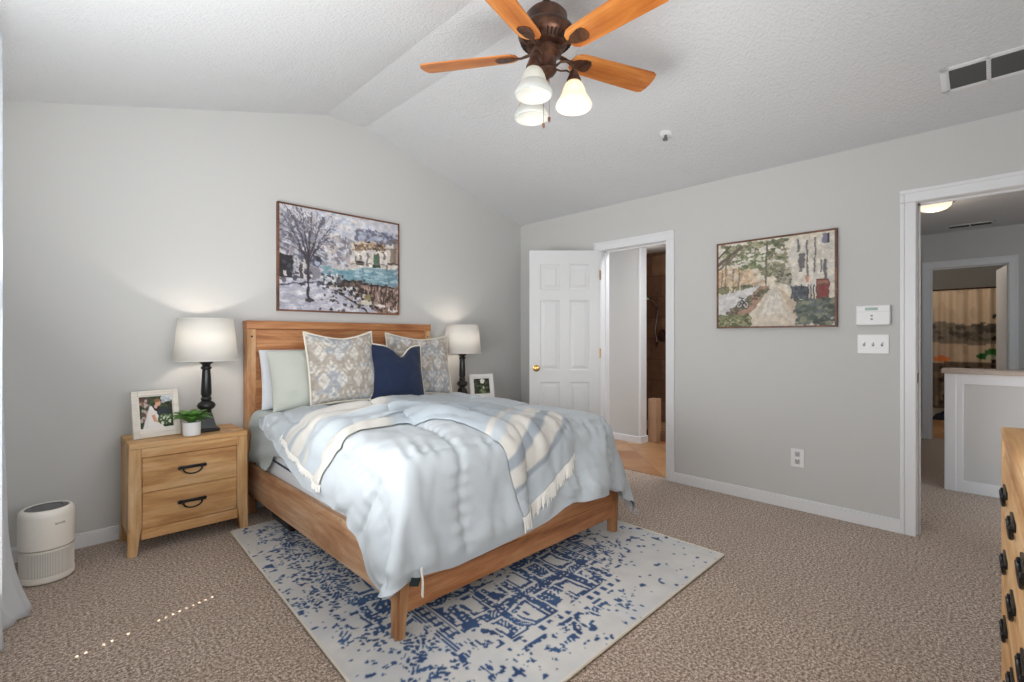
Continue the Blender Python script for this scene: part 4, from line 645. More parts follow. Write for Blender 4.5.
-23,-4,1,1,-1,1,-1,1,0,0,-1,-1,0,0,1,0,0,1,-1,0,1,-1,0,0,0,0,0,0,0,0,0,1,-1,1,-1,1,-1,0,0,0,0,0,0,0,0,0,0,0,0,0,-1,1,-1,1,-1,1,-1,1,-1,1,0,0,-1,2,-1,-1,-2,4,-1,2,0,1,-1,-1,-2,4,-2,4,-4,4,-4,0,-2,14,-16,14,
-25,-1,-1,1,0,0,1,0,0,0,-1,1,1,-1,2,0,-3,-1,2,-1,0,0,1,-1,1,-1,1,-1,0,0,0,0,0,0,0,0,0,0,0,0,0,0,0,0,0,0,0,0,-1,1,0,0,0,0,0,0,0,-1,1,-1,1,-1,2,-1,-2,2,1,1,-3,0,0,8,-2,-6,2,0,2,-2,6,-7,6,-5,1,4,-1,-6,
-27,0,1,0,1,-1,0,0,0,0,1,0,-1,-1,2,2,2,-6,0,2,-1,1,-1,1,-1,0,0,0,1,-1,1,-1,0,0,0,0,0,1,-1,0,0,0,0,0,0,0,-1,1,0,0,0,0,0,-1,1,-1,1,0,0,0,-1,1,1,-2,1,0,0,-1,-1,-1,1,-1,8,-4,-3,2,5,-5,1,7,-9,2,2,-6,18,-14,
-26,0,-1,0,0,1,0,1,0,0,0,0,0,-1,0,3,-1,1,-4,1,1,-1,0,0,0,1,-1,1,-1,0,0,0,1,-1,0,0,0,0,0,0,0,0,0,0,-1,1,0,0,0,0,0,-1,1,0,0,0,-1,1,-1,1,0,-1,0,1,2,-2,-2,1,0,-2,0,2,2,2,-4,2,-5,9,-2,-2,6,8,-18,9,-5,4,
-26,-1,2,-2,1,0,0,0,1,-1,0,1,-2,1,0,-1,5,-2,-1,-1,0,0,1,-1,1,-1,0,0,0,1,-1,0,0,0,1,-1,0,0,0,0,0,0,0,0,0,0,0,0,0,-1,1,0,0,0,-1,1,0,0,0,-1,1,0,-1,0,-2,-1,5,-2,0,7,-4,-5,5,-3,3,-4,11,-11,-1,6,-1,-4,17,-19,1,14,
-26,-1,0,1,0,0,0,1,-1,1,0,-2,1,1,-1,0,0,4,-3,-1,0,1,-1,1,-1,0,1,-1,0,0,0,1,-1,0,0,0,0,0,0,0,0,0,0,0,0,0,0,-1,1,0,0,0,-1,1,0,-1,1,-1,1,0,-1,1,0,-1,0,4,-4,2,2,-3,-1,8,-10,11,-10,7,-8,11,-5,-6,8,-6,2,0,7,-9,
-21,2,-7,0,-1,1,3,-2,-1,0,-1,1,1,-1,-1,0,-1,2,4,-2,-1,-1,0,0,0,1,-1,0,1,-1,0,0,0,0,0,0,0,0,0,1,-1,0,0,0,0,0,0,0,0,0,-1,1,0,-1,1,0,0,0,-1,1,0,-1,2,-1,1,-3,2,2,-1,-1,2,-1,4,-9,16,-6,-6,3,2,0,-8,10,-8,12,-14,10,
-25,0,8,-8,0,0,-2,0,1,-1,1,1,-2,0,1,-1,2,-2,0,0,1,0,1,-1,0,0,0,1,-1,0,1,-1,0,1,-1,0,1,-1,0,0,0,0,0,0,0,0,0,0,0,0,0,0,0,0,0,0,-1,1,0,-1,1,0,-2,2,-2,3,0,-2,3,0,-5,3,3,2,2,-10,13,-8,2,1,-1,-2,3,-3,-1,0,
-26,3,-3,6,-6,0,-1,1,0,0,1,-2,0,-1,0,1,-1,2,1,-1,1,0,-1,0,1,-1,0,0,0,0,0,0,0,0,0,0,0,0,0,0,0,0,0,0,0,-1,1,0,-1,1,0,-1,1,0,-1,1,0,-1,1,0,-1,1,0,1,1,-1,-1,3,-5,-2,4,0,0,7,-10,14,-3,-8,3,3,-2,-4,-3,6,0,-6,
-24,-3,5,-1,0,-3,1,-2,0,2,-2,1,0,1,-1,0,1,-1,3,-2,-1,0,0,1,-1,0,1,-1,0,1,-1,0,0,0,0,0,0,0,0,0,0,0,-1,1,0,0,0,0,0,0,0,0,-1,1,0,-1,1,0,-1,1,0,-1,2,-3,2,0,2,-5,3,1,1,-1,-1,3,1,2,-7,8,-5,0,12,-16,13,-13,6,-4,
-23,8,-11,5,-2,0,-3,1,0,-2,1,-1,0,0,2,0,-2,1,-1,3,-2,1,0,-1,0,1,-1,0,1,-1,0,0,1,-1,0,0,0,0,0,0,0,0,0,0,0,0,0,0,0,-1,1,0,0,0,0,0,-1,1,0,-1,1,0,-1,2,-1,-1,-1,3,0,-2,4,-3,2,-4,5,-5,0,7,-3,2,-7,24,-25,18,-15,3,
-17,-9,10,-12,12,-8,-2,0,0,0,-1,2,0,0,-2,0,0,1,0,1,0,-1,0,0,1,-1,0,0,0,0,0,1,-1,0,0,1,-1,0,0,0,0,0,0,0,0,0,-1,1,0,0,0,0,0,-1,1,0,0,-1,1,0,-1,0,0,1,-3,5,-1,-1,-2,3,-3,2,-2,1,4,-6,1,3,4,-2,-1,2,-2,-4,17,-13,
-22,0,3,-3,2,1,-6,-1,0,0,1,-1,2,-1,-1,2,0,-2,-1,1,0,0,1,0,-1,0,0,1,-1,0,0,0,0,0,0,0,0,0,0,0,0,0,0,0,0,0,0,0,0,0,-1,1,0,0,-1,1,0,0,-1,1,0,0,0,-1,4,-3,-1,0,1,-1,-1,4,-3,3,-4,3,3,-5,4,-1,7,-12,19,-18,4,8,
-26,5,-5,14,-10,-2,6,-9,1,1,0,0,-2,2,1,-3,0,1,0,0,1,0,-1,0,0,1,0,-1,0,0,1,-1,0,0,1,-1,0,0,0,0,0,0,0,0,0,0,0,-1,1,0,0,-1,1,0,0,-1,1,0,0,-1,0,1,0,1,-1,-1,1,-1,1,-2,3,-4,4,-2,-2,2,0,-1,2,3,-3,2,0,-1,-2,14,
-26,0,0,-1,2,7,-7,6,-8,2,-1,0,0,0,1,1,-1,-1,0,0,2,-2,0,0,1,-1,0,0,0,1,-1,0,0,0,0,0,0,0,1,-1,0,0,0,0,0,0,0,0,0,0,0,0,-1,1,0,0,-1,0,1,0,0,-1,1,-1,1,-1,0,2,-3,3,-2,-1,3,0,-3,5,-4,3,1,-4,0,7,-6,15,-17,3,
-25,-2,1,0,2,-1,6,-5,-1,-2,1,-1,2,-2,0,1,2,-2,1,-2,0,1,1,0,-1,0,0,0,1,-1,0,0,0,1,-1,0,0,0,0,0,0,0,0,-1,1,0,0,0,-1,1,0,0,0,-1,1,0,0,0,-1,1,0,0,-1,2,-2,1,1,-3,2,0,-2,4,-1,-4,4,-3,2,3,-4,1,3,-5,4,-1,5,-4,
-27,0,0,1,2,2,-2,4,-3,2,-4,-1,-1,1,0,0,1,0,0,0,-1,1,-1,0,0,0,1,0,-1,0,0,0,1,-1,0,0,0,0,0,0,0,0,0,0,0,0,0,0,0,-1,1,0,0,0,-1,1,0,0,0,-1,0,1,0,-2,2,1,-3,2,0,-2,3,0,-4,4,0,0,2,-3,1,1,-2,3,-2,0,3,-6,
-22,-4,-1,0,0,4,2,-4,7,-5,-1,-1,-1,0,0,0,0,2,0,-2,-1,1,0,0,0,1,-1,0,0,0,0,1,-1,0,0,0,0,0,0,0,0,0,0,0,0,0,0,0,0,0,-1,1,0,0,0,-1,0,1,0,0,0,-1,0,1,0,0,0,1,-3,3,-1,-3,3,-1,0,1,2,-2,3,-4,3,-2,2,-1,-2,1,
-19,-4,8,-11,0,-1,3,4,-2,-3,-2,0,1,1,-2,0,0,1,0,1,0,-1,1,0,0,-1,0,0,0,0,1,-1,0,0,0,0,0,1,-1,0,0,0,0,0,-1,1,0,0,0,0,0,-1,1,0,0,0,0,-1,0,1,0,0,0,0,1,-3,2,-3,5,-2,-2,3,-1,-1,2,1,-3,5,-1,1,-5,1,5,-5,1,0,
-23,4,-8,10,-11,3,1,-1,2,1,1,-4,0,-2,1,0,0,1,-2,1,-1,2,-1,0,0,0,0,0,1,0,-1,0,0,0,0,0,0,0,0,0,0,0,0,0,0,0,0,0,0,0,0,0,-1,0,1,0,0,0,0,-1,0,0,1,0,-2,1,-1,4,-3,-1,2,0,-2,2,1,-2,4,-1,2,1,-4,1,-2,-3,10,-6,
-21,2,-7,0,2,-2,1,2,-3,0,0,4,-6,2,0,-1,1,-1,0,2,0,-1,0,0,0,0,1,0,-1,0,0,0,0,0,0,0,1,-1,0,0,0,0,0,0,0,-1,1,0,0,0,0,0,0,0,-1,0,1,0,0,0,0,0,0,0,-2,2,2,-3,0,1,0,-3,4,0,-1,2,0,-4,2,-5,3,4,-2,10,-12,13,
-27,5,4,-8,7,-8,0,1,4,1,-2,-5,4,-2,0,0,0,0,0,-1,1,0,1,0,0,0,-1,0,0,0,0,0,0,0,0,1,-1,0,0,0,0,0,0,0,0,0,-1,1,0,0,0,0,0,0,0,0,-1,0,0,0,1,0,-1,-1,4,-2,-1,1,-1,1,-2,3,-1,0,1,2,-5,7,-4,1,12,-14,3,-4,14,-14,
-2,-13,-8,0,-2,1,-2,0,0,3,2,0,-4,-1,0,1,-2,1,1,-1,0,1,-1,0,0,0,0,0,0,0,0,0,0,1,0,-1,0,0,0,0,0,0,0,0,0,0,0,-1,0,1,0,0,0,0,0,0,0,0,0,0,-1,0,1,1,-2,1,-1,-1,0,-1,4,0,-1,0,3,-5,6,-4,1,3,-4,0,4,-1,-5,12,
-23,-1,7,-6,-2,2,-3,1,-1,-1,4,1,-2,-1,-1,-1,1,-1,0,1,-1,1,0,0,0,0,0,0,0,1,0,0,0,-1,0,0,0,0,0,0,0,0,0,0,0,0,0,0,0,-1,0,0,0,1,0,0,0,0,0,0,0,0,1,-2,1,-1,0,-1,2,0,0,-1,2,2,-4,4,-4,2,-2,7,-4,9,-14,2,3,-3,
-1,-13,-8,15,-13,-5,9,-10,0,1,-1,3,1,-3,-1,0,-1,0,1,0,2,-1,0,0,0,0,0,0,0,-1,0,0,0,0,0,0,0,0,0,0,0,0,0,0,0,0,0,0,0,0,0,0,0,-1,0,0,0,0,0,0,0,-1,0,1,0,-1,0,1,0,1,-1,2,1,0,4,-3,0,-4,3,-3,2,0,6,-3,-3,-3,
-25,21,-9,-10,9,3,-14,7,-9,1,2,-1,2,-1,-1,-1,0,0,-1,1,0,-1,0,0,0,0,0,0,1,-1,0,0,1,-1,1,-1,0,0,0,0,-1,2,-1,1,-1,1,0,-1,1,0,0,-1,1,-1,0,1,-1,1,0,-1,0,1,-2,0,0,0,0,1,0,0,1,1,-1,0,-3,-1,1,5,-3,4,-2,3,-3,4,-4,-1,
-10,-12,10,-11,-1,-1,5,-2,1,3,0,-7,0,2,-2,-1,0,0,0,0,0,-1,0,0,-1,1,0,-1,1,-1,1,-1,1,0,1,3,-5,1,1,-1,2,-2,2,-2,1,0,-1,2,-4,1,0,1,-2,3,0,-1,0,0,0,2,-1,2,-3,1,-2,1,0,0,0,1,0,-1,1,-1,1,3,-1,-4,6,-4,3,-1,1,2,-4,-4,
-17,-3,6,12,-15,-7,-2,3,4,-5,2,1,-3,-1,0,-1,-1,1,0,0,-1,0,0,0,1,-1,1,-1,0,0,-1,2,-1,6,-7,1,8,-7,-1,2,-3,1,-1,0,2,-1,2,0,2,-5,5,-3,2,-3,-1,1,0,-1,2,-1,4,-2,4,-7,0,1,0,0,0,0,1,0,0,0,1,0,3,0,-2,0,2,0,-4,3,3,-5,
-20,14,-13,-3,16,4,-19,-4,5,0,-4,2,-1,-3,1,0,0,-1,0,-1,0,0,0,0,1,-1,0,3,-3,4,2,0,-1,-6,9,-9,1,0,1,-2,3,-2,3,-3,0,1,0,-1,3,-1,-3,0,-1,1,1,-1,1,1,-1,1,-2,3,0,4,-6,-2,1,1,0,1,-1,1,0,1,1,-1,2,0,-2,3,-4,6,-5,-1,-2,14,
-23,2,10,3,-10,-2,20,-5,-18,-3,0,6,-2,-1,-1,-1,-1,0,-1,0,0,1,-1,1,-1,2,-2,0,2,-2,0,0,1,3,-4,7,-7,13,-13,1,-2,3,-2,6,-1,-4,0,0,-1,5,-1,2,-5,1,3,2,1,-1,-2,-1,0,-4,0,2,3,-4,-1,-1,1,0,1,0,0,5,-5,1,1,4,-3,-3,6,-7,22,-14,-8,13,
-15,-8,6,-4,2,8,-10,2,12,-1,-7,-7,-1,-1,0,-2,-1,0,0,0,1,-1,1,0,0,-1,1,-1,0,0,0,0,0,-1,2,0,6,-6,2,-1,0,2,-4,4,-5,0,1,0,0,1,-2,0,6,-2,-2,3,2,0,2,0,-1,1,-2,-8,4,1,-2,-1,0,0,0,1,3,-2,2,0,-5,1,3,10,-14,10,-5,-1,23,-26,
-23,25,-23,4,11,-14,-2,3,1,-4,-2,1,3,-4,-3,0,0,0,0,0,0,0,0,0,0,0,0,0,0,1,-1,1,-1,0,-1,0,1,0,12,-13,2,1,0,-2,7,-5,-3,2,-2,0,2,2,-4,3,0,-2,-1,1,-1,0,0,0,0,6,-3,-2,0,-1,0,1,1,2,-3,0,-2,0,6,-3,6,-4,13,-16,1,21,-23,15,
7,-17,12,-8,-14,2,13,-7,-4,-3,0,0,-3,1,-4,-1,-1,0,1,0,-1,1,0,-1,0,1,1,1,0,0,-2,-1,1,0,-1,3,-3,-1,0,17,-16,3,-3,0,-1,11,-10,3,-1,-2,2,-2,5,-5,0,1,-2,0,0,0,1,-1,0,-1,0,3,-3,1,1,-1,1,0,2,2,2,1,-2,-3,-1,3,-4,14,5,-17,24,-21,
-12,-10,2,1,5,3,-11,3,-2,5,-1,-4,-1,-1,1,-1,0,-1,0,0,1,-1,0,0,0,-1,-1,0,-1,0,1,0,0,0,4,-5,0,5,-4,-3,20,-19,12,0,-12,2,3,3,-9,9,-7,5,-5,9,-6,-3,1,0,1,1,-3,1,-2,2,1,-2,0,1,-1,0,2,0,3,-5,9,-7,1,1,4,-8,9,-7,-1,13,-10,25,
-20,2,-1,4,0,-4,-1,1,7,-7,-1,1,2,-2,3,-5,2,0,0,1,-1,0,0,1,0,1,0,0,1,-1,1,0,-2,2,-7,2,4,-8,8,-5,-2,3,-8,1,17,-17,19,-19,21,-22,15,-12,11,-9,8,0,-1,-2,-4,-4,3,1,9,-2,-6,0,2,-2,-3,11,-13,11,-10,9,-7,17,-21,13,-12,10,-9,7,-5,1,5,-3,
-23,4,0,0,1,-1,10,-3,-9,-1,7,1,-5,7,-8,3,7,-3,1,-1,0,0,0,-1,0,-1,0,-1,-1,0,-1,0,1,-3,4,5,-10,8,-8,10,-12,20,3,-21,-5,23,-22,22,-24,27,-27,22,-19,3,-3,-1,0,1,5,11,-7,7,-16,-1,6,10,-10,2,12,-19,24,-23,16,-18,11,-4,20,-27,17,-19,6,-4,1,0,0,2,
9,-18,-11,-1,-1,14,-10,-1,2,7,-3,-5,4,-5,0,4,0,15,-9,6,-3,1,-1,0,1,0,0,1,0,0,0,-1,0,3,-3,-10,12,-12,10,-11,16,-20,0,25,-22,-5,22,-21,24,-26,29,-30,27,-8,8,-5,3,-7,5,-15,14,-19,17,-8,9,-21,7,15,-16,18,-23,20,-21,19,-9,-14,0,16,-14,14,-12,6,-3,-3,-1,3,
-16,3,2,-6,11,-14,5,6,-2,-3,-3,1,1,0,-3,8,1,4,0,-3,10,-6,5,-4,2,-1,1,-1,0,1,-1,1,-1,-3,-3,11,-13,12,-16,17,-11,7,-6,2,-1,10,-24,23,-17,16,-18,28,-32,21,-14,13,-11,13,-16,16,-20,20,-20,17,-24,7,22,-26,26,-24,-2,0,18,-15,-8,20,-20,8,0,-2,3,-7,8,-9,5,-3,
-14,-2,1,10,-15,14,-3,-8,2,0,-2,5,-5,0,5,4,0,3,3,-5,1,9,-9,10,-8,3,-2,2,-1,-1,1,1,-2,-5,11,-11,12,-14,10,-2,1,-1,-5,2,-1,1,-5,7,1,-7,14,-21,25,-26,17,-15,15,-15,17,-23,23,-23,19,-22,4,30,-26,26,-31,26,-8,-20,-2,4,13,-18,29,-15,-14,9,-4,-3,4,8,-12,1,
-13,4,-1,-8,10,-12,0,3,4,-5,2,-2,7,-6,8,2,-1,2,3,-3,1,2,6,-11,11,-7,4,-3,2,-2,2,-7,0,10,-9,11,-14,12,-2,-2,1,-6,-1,-10,29,-34,33,-35,29,1,-20,15,-19,24,-20,14,-15,16,-22,24,-26,23,-23,4,17,4,-4,-14,30,-32,27,-19,-8,16,-21,17,-17,8,19,-28,16,10,-24,-4,8,-8,
-19,3,3,-1,-5,-1,2,-1,0,0,5,-3,0,5,5,-2,2,1,2,0,-3,3,0,7,-10,10,-7,3,-3,3,-6,7,-1,-5,10,-11,4,4,-2,0,-5,-4,9,8,-13,1,-3,-6,-3,-2,19,-17,16,-20,20,-16,15,-21,21,-24,25,-21,1,15,5,-1,11,-18,6,18,-38,33,-23,-11,27,-26,12,-15,0,24,-21,0,-2,10,-8,2,
-12,-8,1,6,-3,-2,-3,8,-7,11,-10,18,-14,5,11,-5,-3,1,2,-1,-2,0,5,-3,6,-8,9,-6,3,-3,6,-5,6,-2,-4,-3,10,-10,10,-12,-3,13,-2,-1,-15,21,-26,27,-30,26,-24,18,-15,16,-19,20,-22,18,-19,22,-16,-4,19,-4,15,-7,-18,26,-30,19,10,-33,45,-27,-19,21,-21,14,0,-6,18,-25,13,-14,3,11,
-16,2,1,-5,-2,1,8,-10,9,-10,25,-17,1,8,5,-2,-5,0,2,1,-3,1,0,4,-2,5,-7,8,-4,4,-5,4,-5,5,-9,11,-10,10,-9,-4,13,-9,12,-25,29,-26,26,-21,16,-32,31,-28,16,-14,15,-19,20,-20,7,6,-10,23,-17,27,-9,-10,15,-28,27,-30,32,-11,-9,31,-28,-19,7,9,-5,-4,-1,23,-23,3,5,-12,
-18,0,-1,-1,1,7,-9,7,-7,14,1,-9,6,5,3,-2,-3,0,1,1,-3,0,2,0,2,-2,4,-5,6,-4,4,-5,6,-9,9,-9,10,-6,-7,15,-12,12,-21,22,-22,30,-32,29,-20,19,-35,32,-30,16,-17,22,-21,13,15,-31,32,-26,28,-23,7,-19,0,31,-24,32,-17,13,-30,10,21,-21,11,-22,4,14,-18,6,22,-20,-10,9,
-18,1,-2,0,4,-4,5,-6,10,16,-20,0,6,7,0,5,-9,-3,2,-3,6,-6,3,0,1,1,0,2,-4,4,-3,5,-9,9,-10,12,-6,-7,14,-6,3,-16,20,-21,20,-22,29,-32,34,-17,9,-29,39,-34,20,-25,33,1,-32,11,-2,2,-9,24,-28,30,-17,-14,12,1,-16,24,-9,-4,-4,25,-31,10,-4,-1,2,-3,0,38,-27,-15,
-19,0,0,3,-2,3,-3,6,20,-13,-10,4,5,7,-4,4,-5,-5,-5,17,-14,8,-5,1,0,1,0,0,3,-1,1,-5,8,-11,14,-7,-7,12,-5,-9,0,18,-20,18,-17,26,-15,-7,-3,-6,9,2,1,21,-37,25,-27,9,-1,12,-11,4,21,-25,32,-31,33,-21,-13,-1,16,-29,39,-32,28,-27,6,14,4,-26,23,-17,20,-24,36,-30,
-18,0,1,-1,4,-4,5,20,-3,-15,-2,3,6,4,-6,5,-3,-8,2,5,-1,0,-1,-2,-1,0,0,0,0,0,2,4,-2,7,-17,7,8,-6,0,8,5,-21,16,-17,25,-29,0,29,-33,34,-27,22,-31,9,17,-28,15,-15,24,-25,12,23,-24,27,-23,37,-31,20,-25,1,-14,32,-31,33,-33,37,-16,-21,0,26,-23,23,-23,28,-9,10,
-19,0,0,5,-4,4,20,3,-16,-8,2,6,13,-16,15,-9,9,-20,7,2,1,-2,-8,-1,0,0,-2,0,-3,-1,-1,1,1,8,9,-16,-2,1,-1,2,10,9,-17,27,-26,29,-12,-14,8,-3,20,-35,7,3,-6,1,-8,24,-18,19,-24,3,26,-13,23,-12,16,-29,0,-9,11,-19,32,-26,35,-15,16,-26,10,-21,25,-21,22,-28,13,-4,
-19,0,6,-3,1,20,4,-10,-10,-2,1,22,-21,9,0,-2,-4,3,-1,1,-1,-7,6,5,-7,-3,0,-1,3,0,5,-6,-3,-6,2,14,-5,0,5,-7,-2,-8,25,-20,25,-25,31,7,-18,-28,1,40,-23,-20,20,-10,24,-28,19,-15,12,12,-14,10,-3,-22,20,8,-6,-25,14,-11,-1,25,-16,-11,-1,35,-36,26,-22,23,-26,23,-18,9,
-20,7,-2,-1,18,7,-12,-1,-10,0,21,-27,27,-7,-4,0,-1,-1,1,1,1,2,0,-7,11,0,-4,1,-2,2,-9,9,-2,5,-8,-6,9,4,-11,10,-19,23,-17,19,-24,18,-27,21,27,1,-17,0,12,-11,-30,33,-34,32,-29,10,18,-20,15,-2,-18,35,-40,26,0,6,-33,6,1,-1,-9,30,-14,-16,24,-21,16,-15,17,-8,-8,15,
-12,-2,-3,18,4,-5,8,-22,0,13,-20,23,-17,18,-8,0,7,-7,9,-10,9,-10,0,7,-9,3,8,-1,-1,-5,7,-7,7,-9,13,1,-5,-11,11,-14,18,-15,15,-22,16,-22,21,-27,8,15,24,-38,18,-6,18,-34,11,1,13,17,-38,23,-17,0,22,-11,20,-36,20,-24,2,29,-30,-3,32,-28,33,-20,-21,17,-13,9,-9,-4,3,0,
-15,-4,20,8,3,2,-27,0,1,-7,12,-6,21,-20,6,-7,11,6,-26,11,6,9,-4,-5,6,-3,-4,1,1,3,-4,4,-6,6,-10,5,-2,7,-8,12,-11,10,-16,12,-20,19,-21,22,-25,0,8,29,-26,13,-15,17,13,-33,29,-29,33,-28,16,4,-20,6,-10,21,-18,19,-8,-15,40,-18,-19,30,-28,27,-19,-19,16,-15,16,-16,10,-11,
715,1,4,-3,23,-6,18,-14,6,-13,0,9,-1,9,8,-2,2,-1,-3,-4,-5,-5,-6,-5,-4,-3,-1,0,1,3,3,4,4,3,3,2,1,1,0,1,1,2,2,3,3,4,3,3,1,1,-1,-3,-4,-5,-5,-5,-4,-4,-2,0,1,2,3,-1,11,-16,16,-19,16,-19,12,-13,-4,19,-16,-16,-21,-22,-18,1,-23,-6,-18,-8,-22,-22,
-21,6,-9,8,-5,29,-37,36,-23,22,5,-12,9,-3,-15,13,-8,2,1,1,1,0,2,0,1,0,-1,0,0,-1,0,-1,-1,0,0,0,1,0,2,0,0,0,1,-1,1,-1,0,-1,0,-1,0,1,0,0,0,0,-1,1,-1,0,-1,0,-1,11,-26,32,-34,37,-36,35,-30,31,-12,-31,27,-9,17,1,-1,-23,19,-16,13,-15,12,2,
-25,0,8,15,-11,3,14,-28,39,-25,12,5,-4,-15,18,-18,15,-6,1,0,1,2,0,2,0,1,0,-1,-1,0,-2,0,-1,0,0,1,0,1,0,1,1,0,0,0,-1,0,-1,-1,0,0,0,-1,1,0,0,1,0,0,0,-1,0,-1,0,-18,34,-34,36,-38,39,-34,33,-32,35,2,-37,25,-18,5,9,8,-19,1,-16,23,-14,17,
-25,12,23,-29,18,-5,1,0,2,7,-15,11,-14,21,-18,18,-17,8,-1,2,1,1,1,1,1,0,0,0,0,-2,-1,-1,0,-1,0,-1,1,1,1,1,1,0,0,0,-1,-1,0,-1,-1,0,-1,1,0,1,1,0,1,-1,1,-1,-1,-1,-1,17,-35,37,-37,39,-37,38,-35,26,-13,-15,32,-26,4,22,-13,-2,0,-2,9,-22,13,-15,
12,-23,-1,20,-21,4,-6,22,-20,31,-7,-25,21,-17,20,-20,14,-7,1,0,1,2,2,0,1,0,1,-1,-1,-1,0,-2,-1,0,-1,1,0,1,1,1,0,1,0,0,-1,-1,-1,0,-1,-1,0,0,0,1,1,0,1,1,-1,0,-1,-1,-2,-14,33,-36,38,-37,39,-33,35,-36,-9,37,-30,33,-2,-31,22,-10,8,7,-8,4,-11,-2,
-19,28,-23,14,-12,1,23,-21,9,-1,-9,22,-21,22,-21,12,-14,8,0,1,1,1,1,2,0,1,0,0,-1,-1,-2,0,-1,-1,0,0,1,0,1,0,1,1,0,-1,0,-1,-1,-1,-1,-1,0,0,1,1,0,2,0,0,0,0,-1,-1,-1,17,-33,36,-37,38,-38,33,-9,8,5,-34,29,-31,19,4,-21,22,-9,-3,7,-1,4,16,
-10,-6,23,-29,32,-28,13,4,7,-7,18,-27,24,-12,-4,-6,16,-9,0,1,1,0,1,1,1,1,-1,0,0,-1,-1,-1,-1,-1,0,0,0,1,0,1,1,0,0,0,-1,0,-2,-1,0,0,-1,1,0,0,2,0,1,1,0,-2,0,-1,-1,-13,32,-36,37,-37,38,-39,-3,31,-5,15,-31,25,-24,16,1,-20,19,-1,-4,2,1,-13,
2,-12,0,19,-23,22,-20,25,-25,-5,17,16,-31,12,1,11,-18,8,1,0,0,1,1,1,0,0,1,0,-1,0,0,-2,0,-1,0,-1,0,1,0,1,0,0,0,0,0,-1,-1,0,-1,-1,1,-1,1,1,0,1,0,0,0,1,-1,-1,-1,15,-30,35,-36,37,-39,40,-9,-34,1,21,17,-27,22,-18,9,6,-19,12,4,-3,2,-6,
-15,17,-12,7,14,-3,6,-23,27,-15,-13,11,-4,0,10,-18,19,-12,5,0,1,0,0,0,1,0,0,0,0,0,-1,0,-1,0,-1,0,0,-1,1,0,0,0,-1,1,-1,0,0,-1,0,0,0,0,0,1,0,1,0,0,0,0,-1,0,0,-13,30,-34,36,-37,38,-37,25,-1,3,-33,24,14,-22,12,-7,10,3,-8,-4,11,-9,19,
-9,1,9,-16,8,-5,10,14,-9,14,-5,-24,10,1,-9,21,-18,17,-8,0,0,0,0,0,1,0,0,0,0,-1,1,-1,0,0,-1,0,-1,0,-1,0,-1,0,1,-1,1,-1,1,0,0,0,-1,1,0,0,0,0,1,0,0,-1,0,0,-1,9,-25,35,-35,37,-37,35,-37,33,-24,21,-36,26,7,-11,0,-15,19,-2,6,-14,18,-15,
6,-15,-6,15,-12,12,-12,-3,5,-11,13,14,-5,-14,24,-21,21,-16,8,0,0,0,0,-1,-1,0,0,0,1,0,0,1,-1,0,0,-1,0,-1,-1,-1,0,0,-1,1,-1,1,0,0,0,1,1,-1,0,0,0,-1,0,0,0,1,0,0,0,0,16,-32,35,-37,37,-37,34,-34,34,-27,21,-35,27,-2,1,2,-20,18,-11,17,-19,6,
8,-18,9,2,-17,0,5,9,-16,24,-24,2,35,0,-30,21,-17,18,-8,1,-1,0,-1,0,-1,0,0,0,0,1,0,0,1,0,-1,0,-1,-1,-1,-1,-1,-1,1,-1,1,0,1,1,1,0,0,0,0,-1,0,0,-1,0,0,0,1,0,1,1,-14,30,-35,37,-37,36,-36,35,-32,30,-25,0,-14,23,-7,4,10,-23,16,-17,8,7,
-17,12,-5,-5,22,-16,10,-15,19,-18,27,4,-31,11,16,-22,20,-17,9,0,0,-1,0,-1,-1,-1,0,0,0,1,1,1,0,-1,1,-1,-1,-2,0,-2,0,-1,-1,0,1,1,1,1,0,1,0,1,-1,0,-1,-1,0,0,0,0,1,0,1,0,8,-25,36,-37,37,-37,36,-34,32,-30,9,19,-21,6,1,-1,-10,21,-17,6,-4,-12,
-8,-1,1,7,8,-7,-8,20,-22,16,-17,12,9,-27,6,26,-23,20,-8,0,0,-1,-1,-1,0,0,-1,0,1,0,0,1,0,1,-1,0,-1,-1,-2,-1,-2,0,0,0,1,1,0,2,1,0,1,0,0,-1,-1,0,-1,-1,1,0,0,2,1,-6,-2,24,-34,37,-36,36,-36,34,-35,16,19,-27,24,-33,22,-5,10,-23,10,-4,2,2,
-2,-7,4,1,-7,25,-20,-1,24,-28,18,-12,-8,12,8,-17,23,-19,10,0,0,-1,-1,0,-1,-1,0,0,-1,1,1,0,2,0,0,-1,-1,-1,-2,-1,-1,-1,-1,1,0,1,2,0,2,1,0,0,0,-1,0,-2,0,0,-1,1,1,1,2,-3,13,-28,33,-31,36,-36,35,-38,14,26,-30,9,-18,25,-21,6,-2,1,-1,5,3,-7,
-13,19,-14,-2,7,-9,27,-22,2,7,0,-12,7,10,-16,16,-17,21,-8,0,0,0,0,-2,-1,0,-1,0,1,0,1,1,-1,1,0,-1,-1,-1,-1,-1,-1,-1,0,0,1,0,1,2,1,1,0,0,-1,0,-1,0,0,-1,1,0,1,1,0,11,-21,20,-31,35,-24,31,-42,39,4,-41,29,0,-4,-18,9,-1,-11,17,-2,-6,-6,10,
-8,-5,16,-12,0,7,-12,21,-18,28,-31,25,-10,-10,15,-15,18,-16,9,0,0,1,-1,0,-1,-1,0,0,0,0,0,0,1,0,-1,1,-1,-1,-1,-1,-1,0,-1,0,0,2,1,0,1,1,1,0,0,-1,0,0,-1,0,0,1,1,0,2,-15,25,-18,13,-28,29,-8,0,-23,21,11,-29,17,3,4,-9,-8,22,-15,-3,3,5,-8,
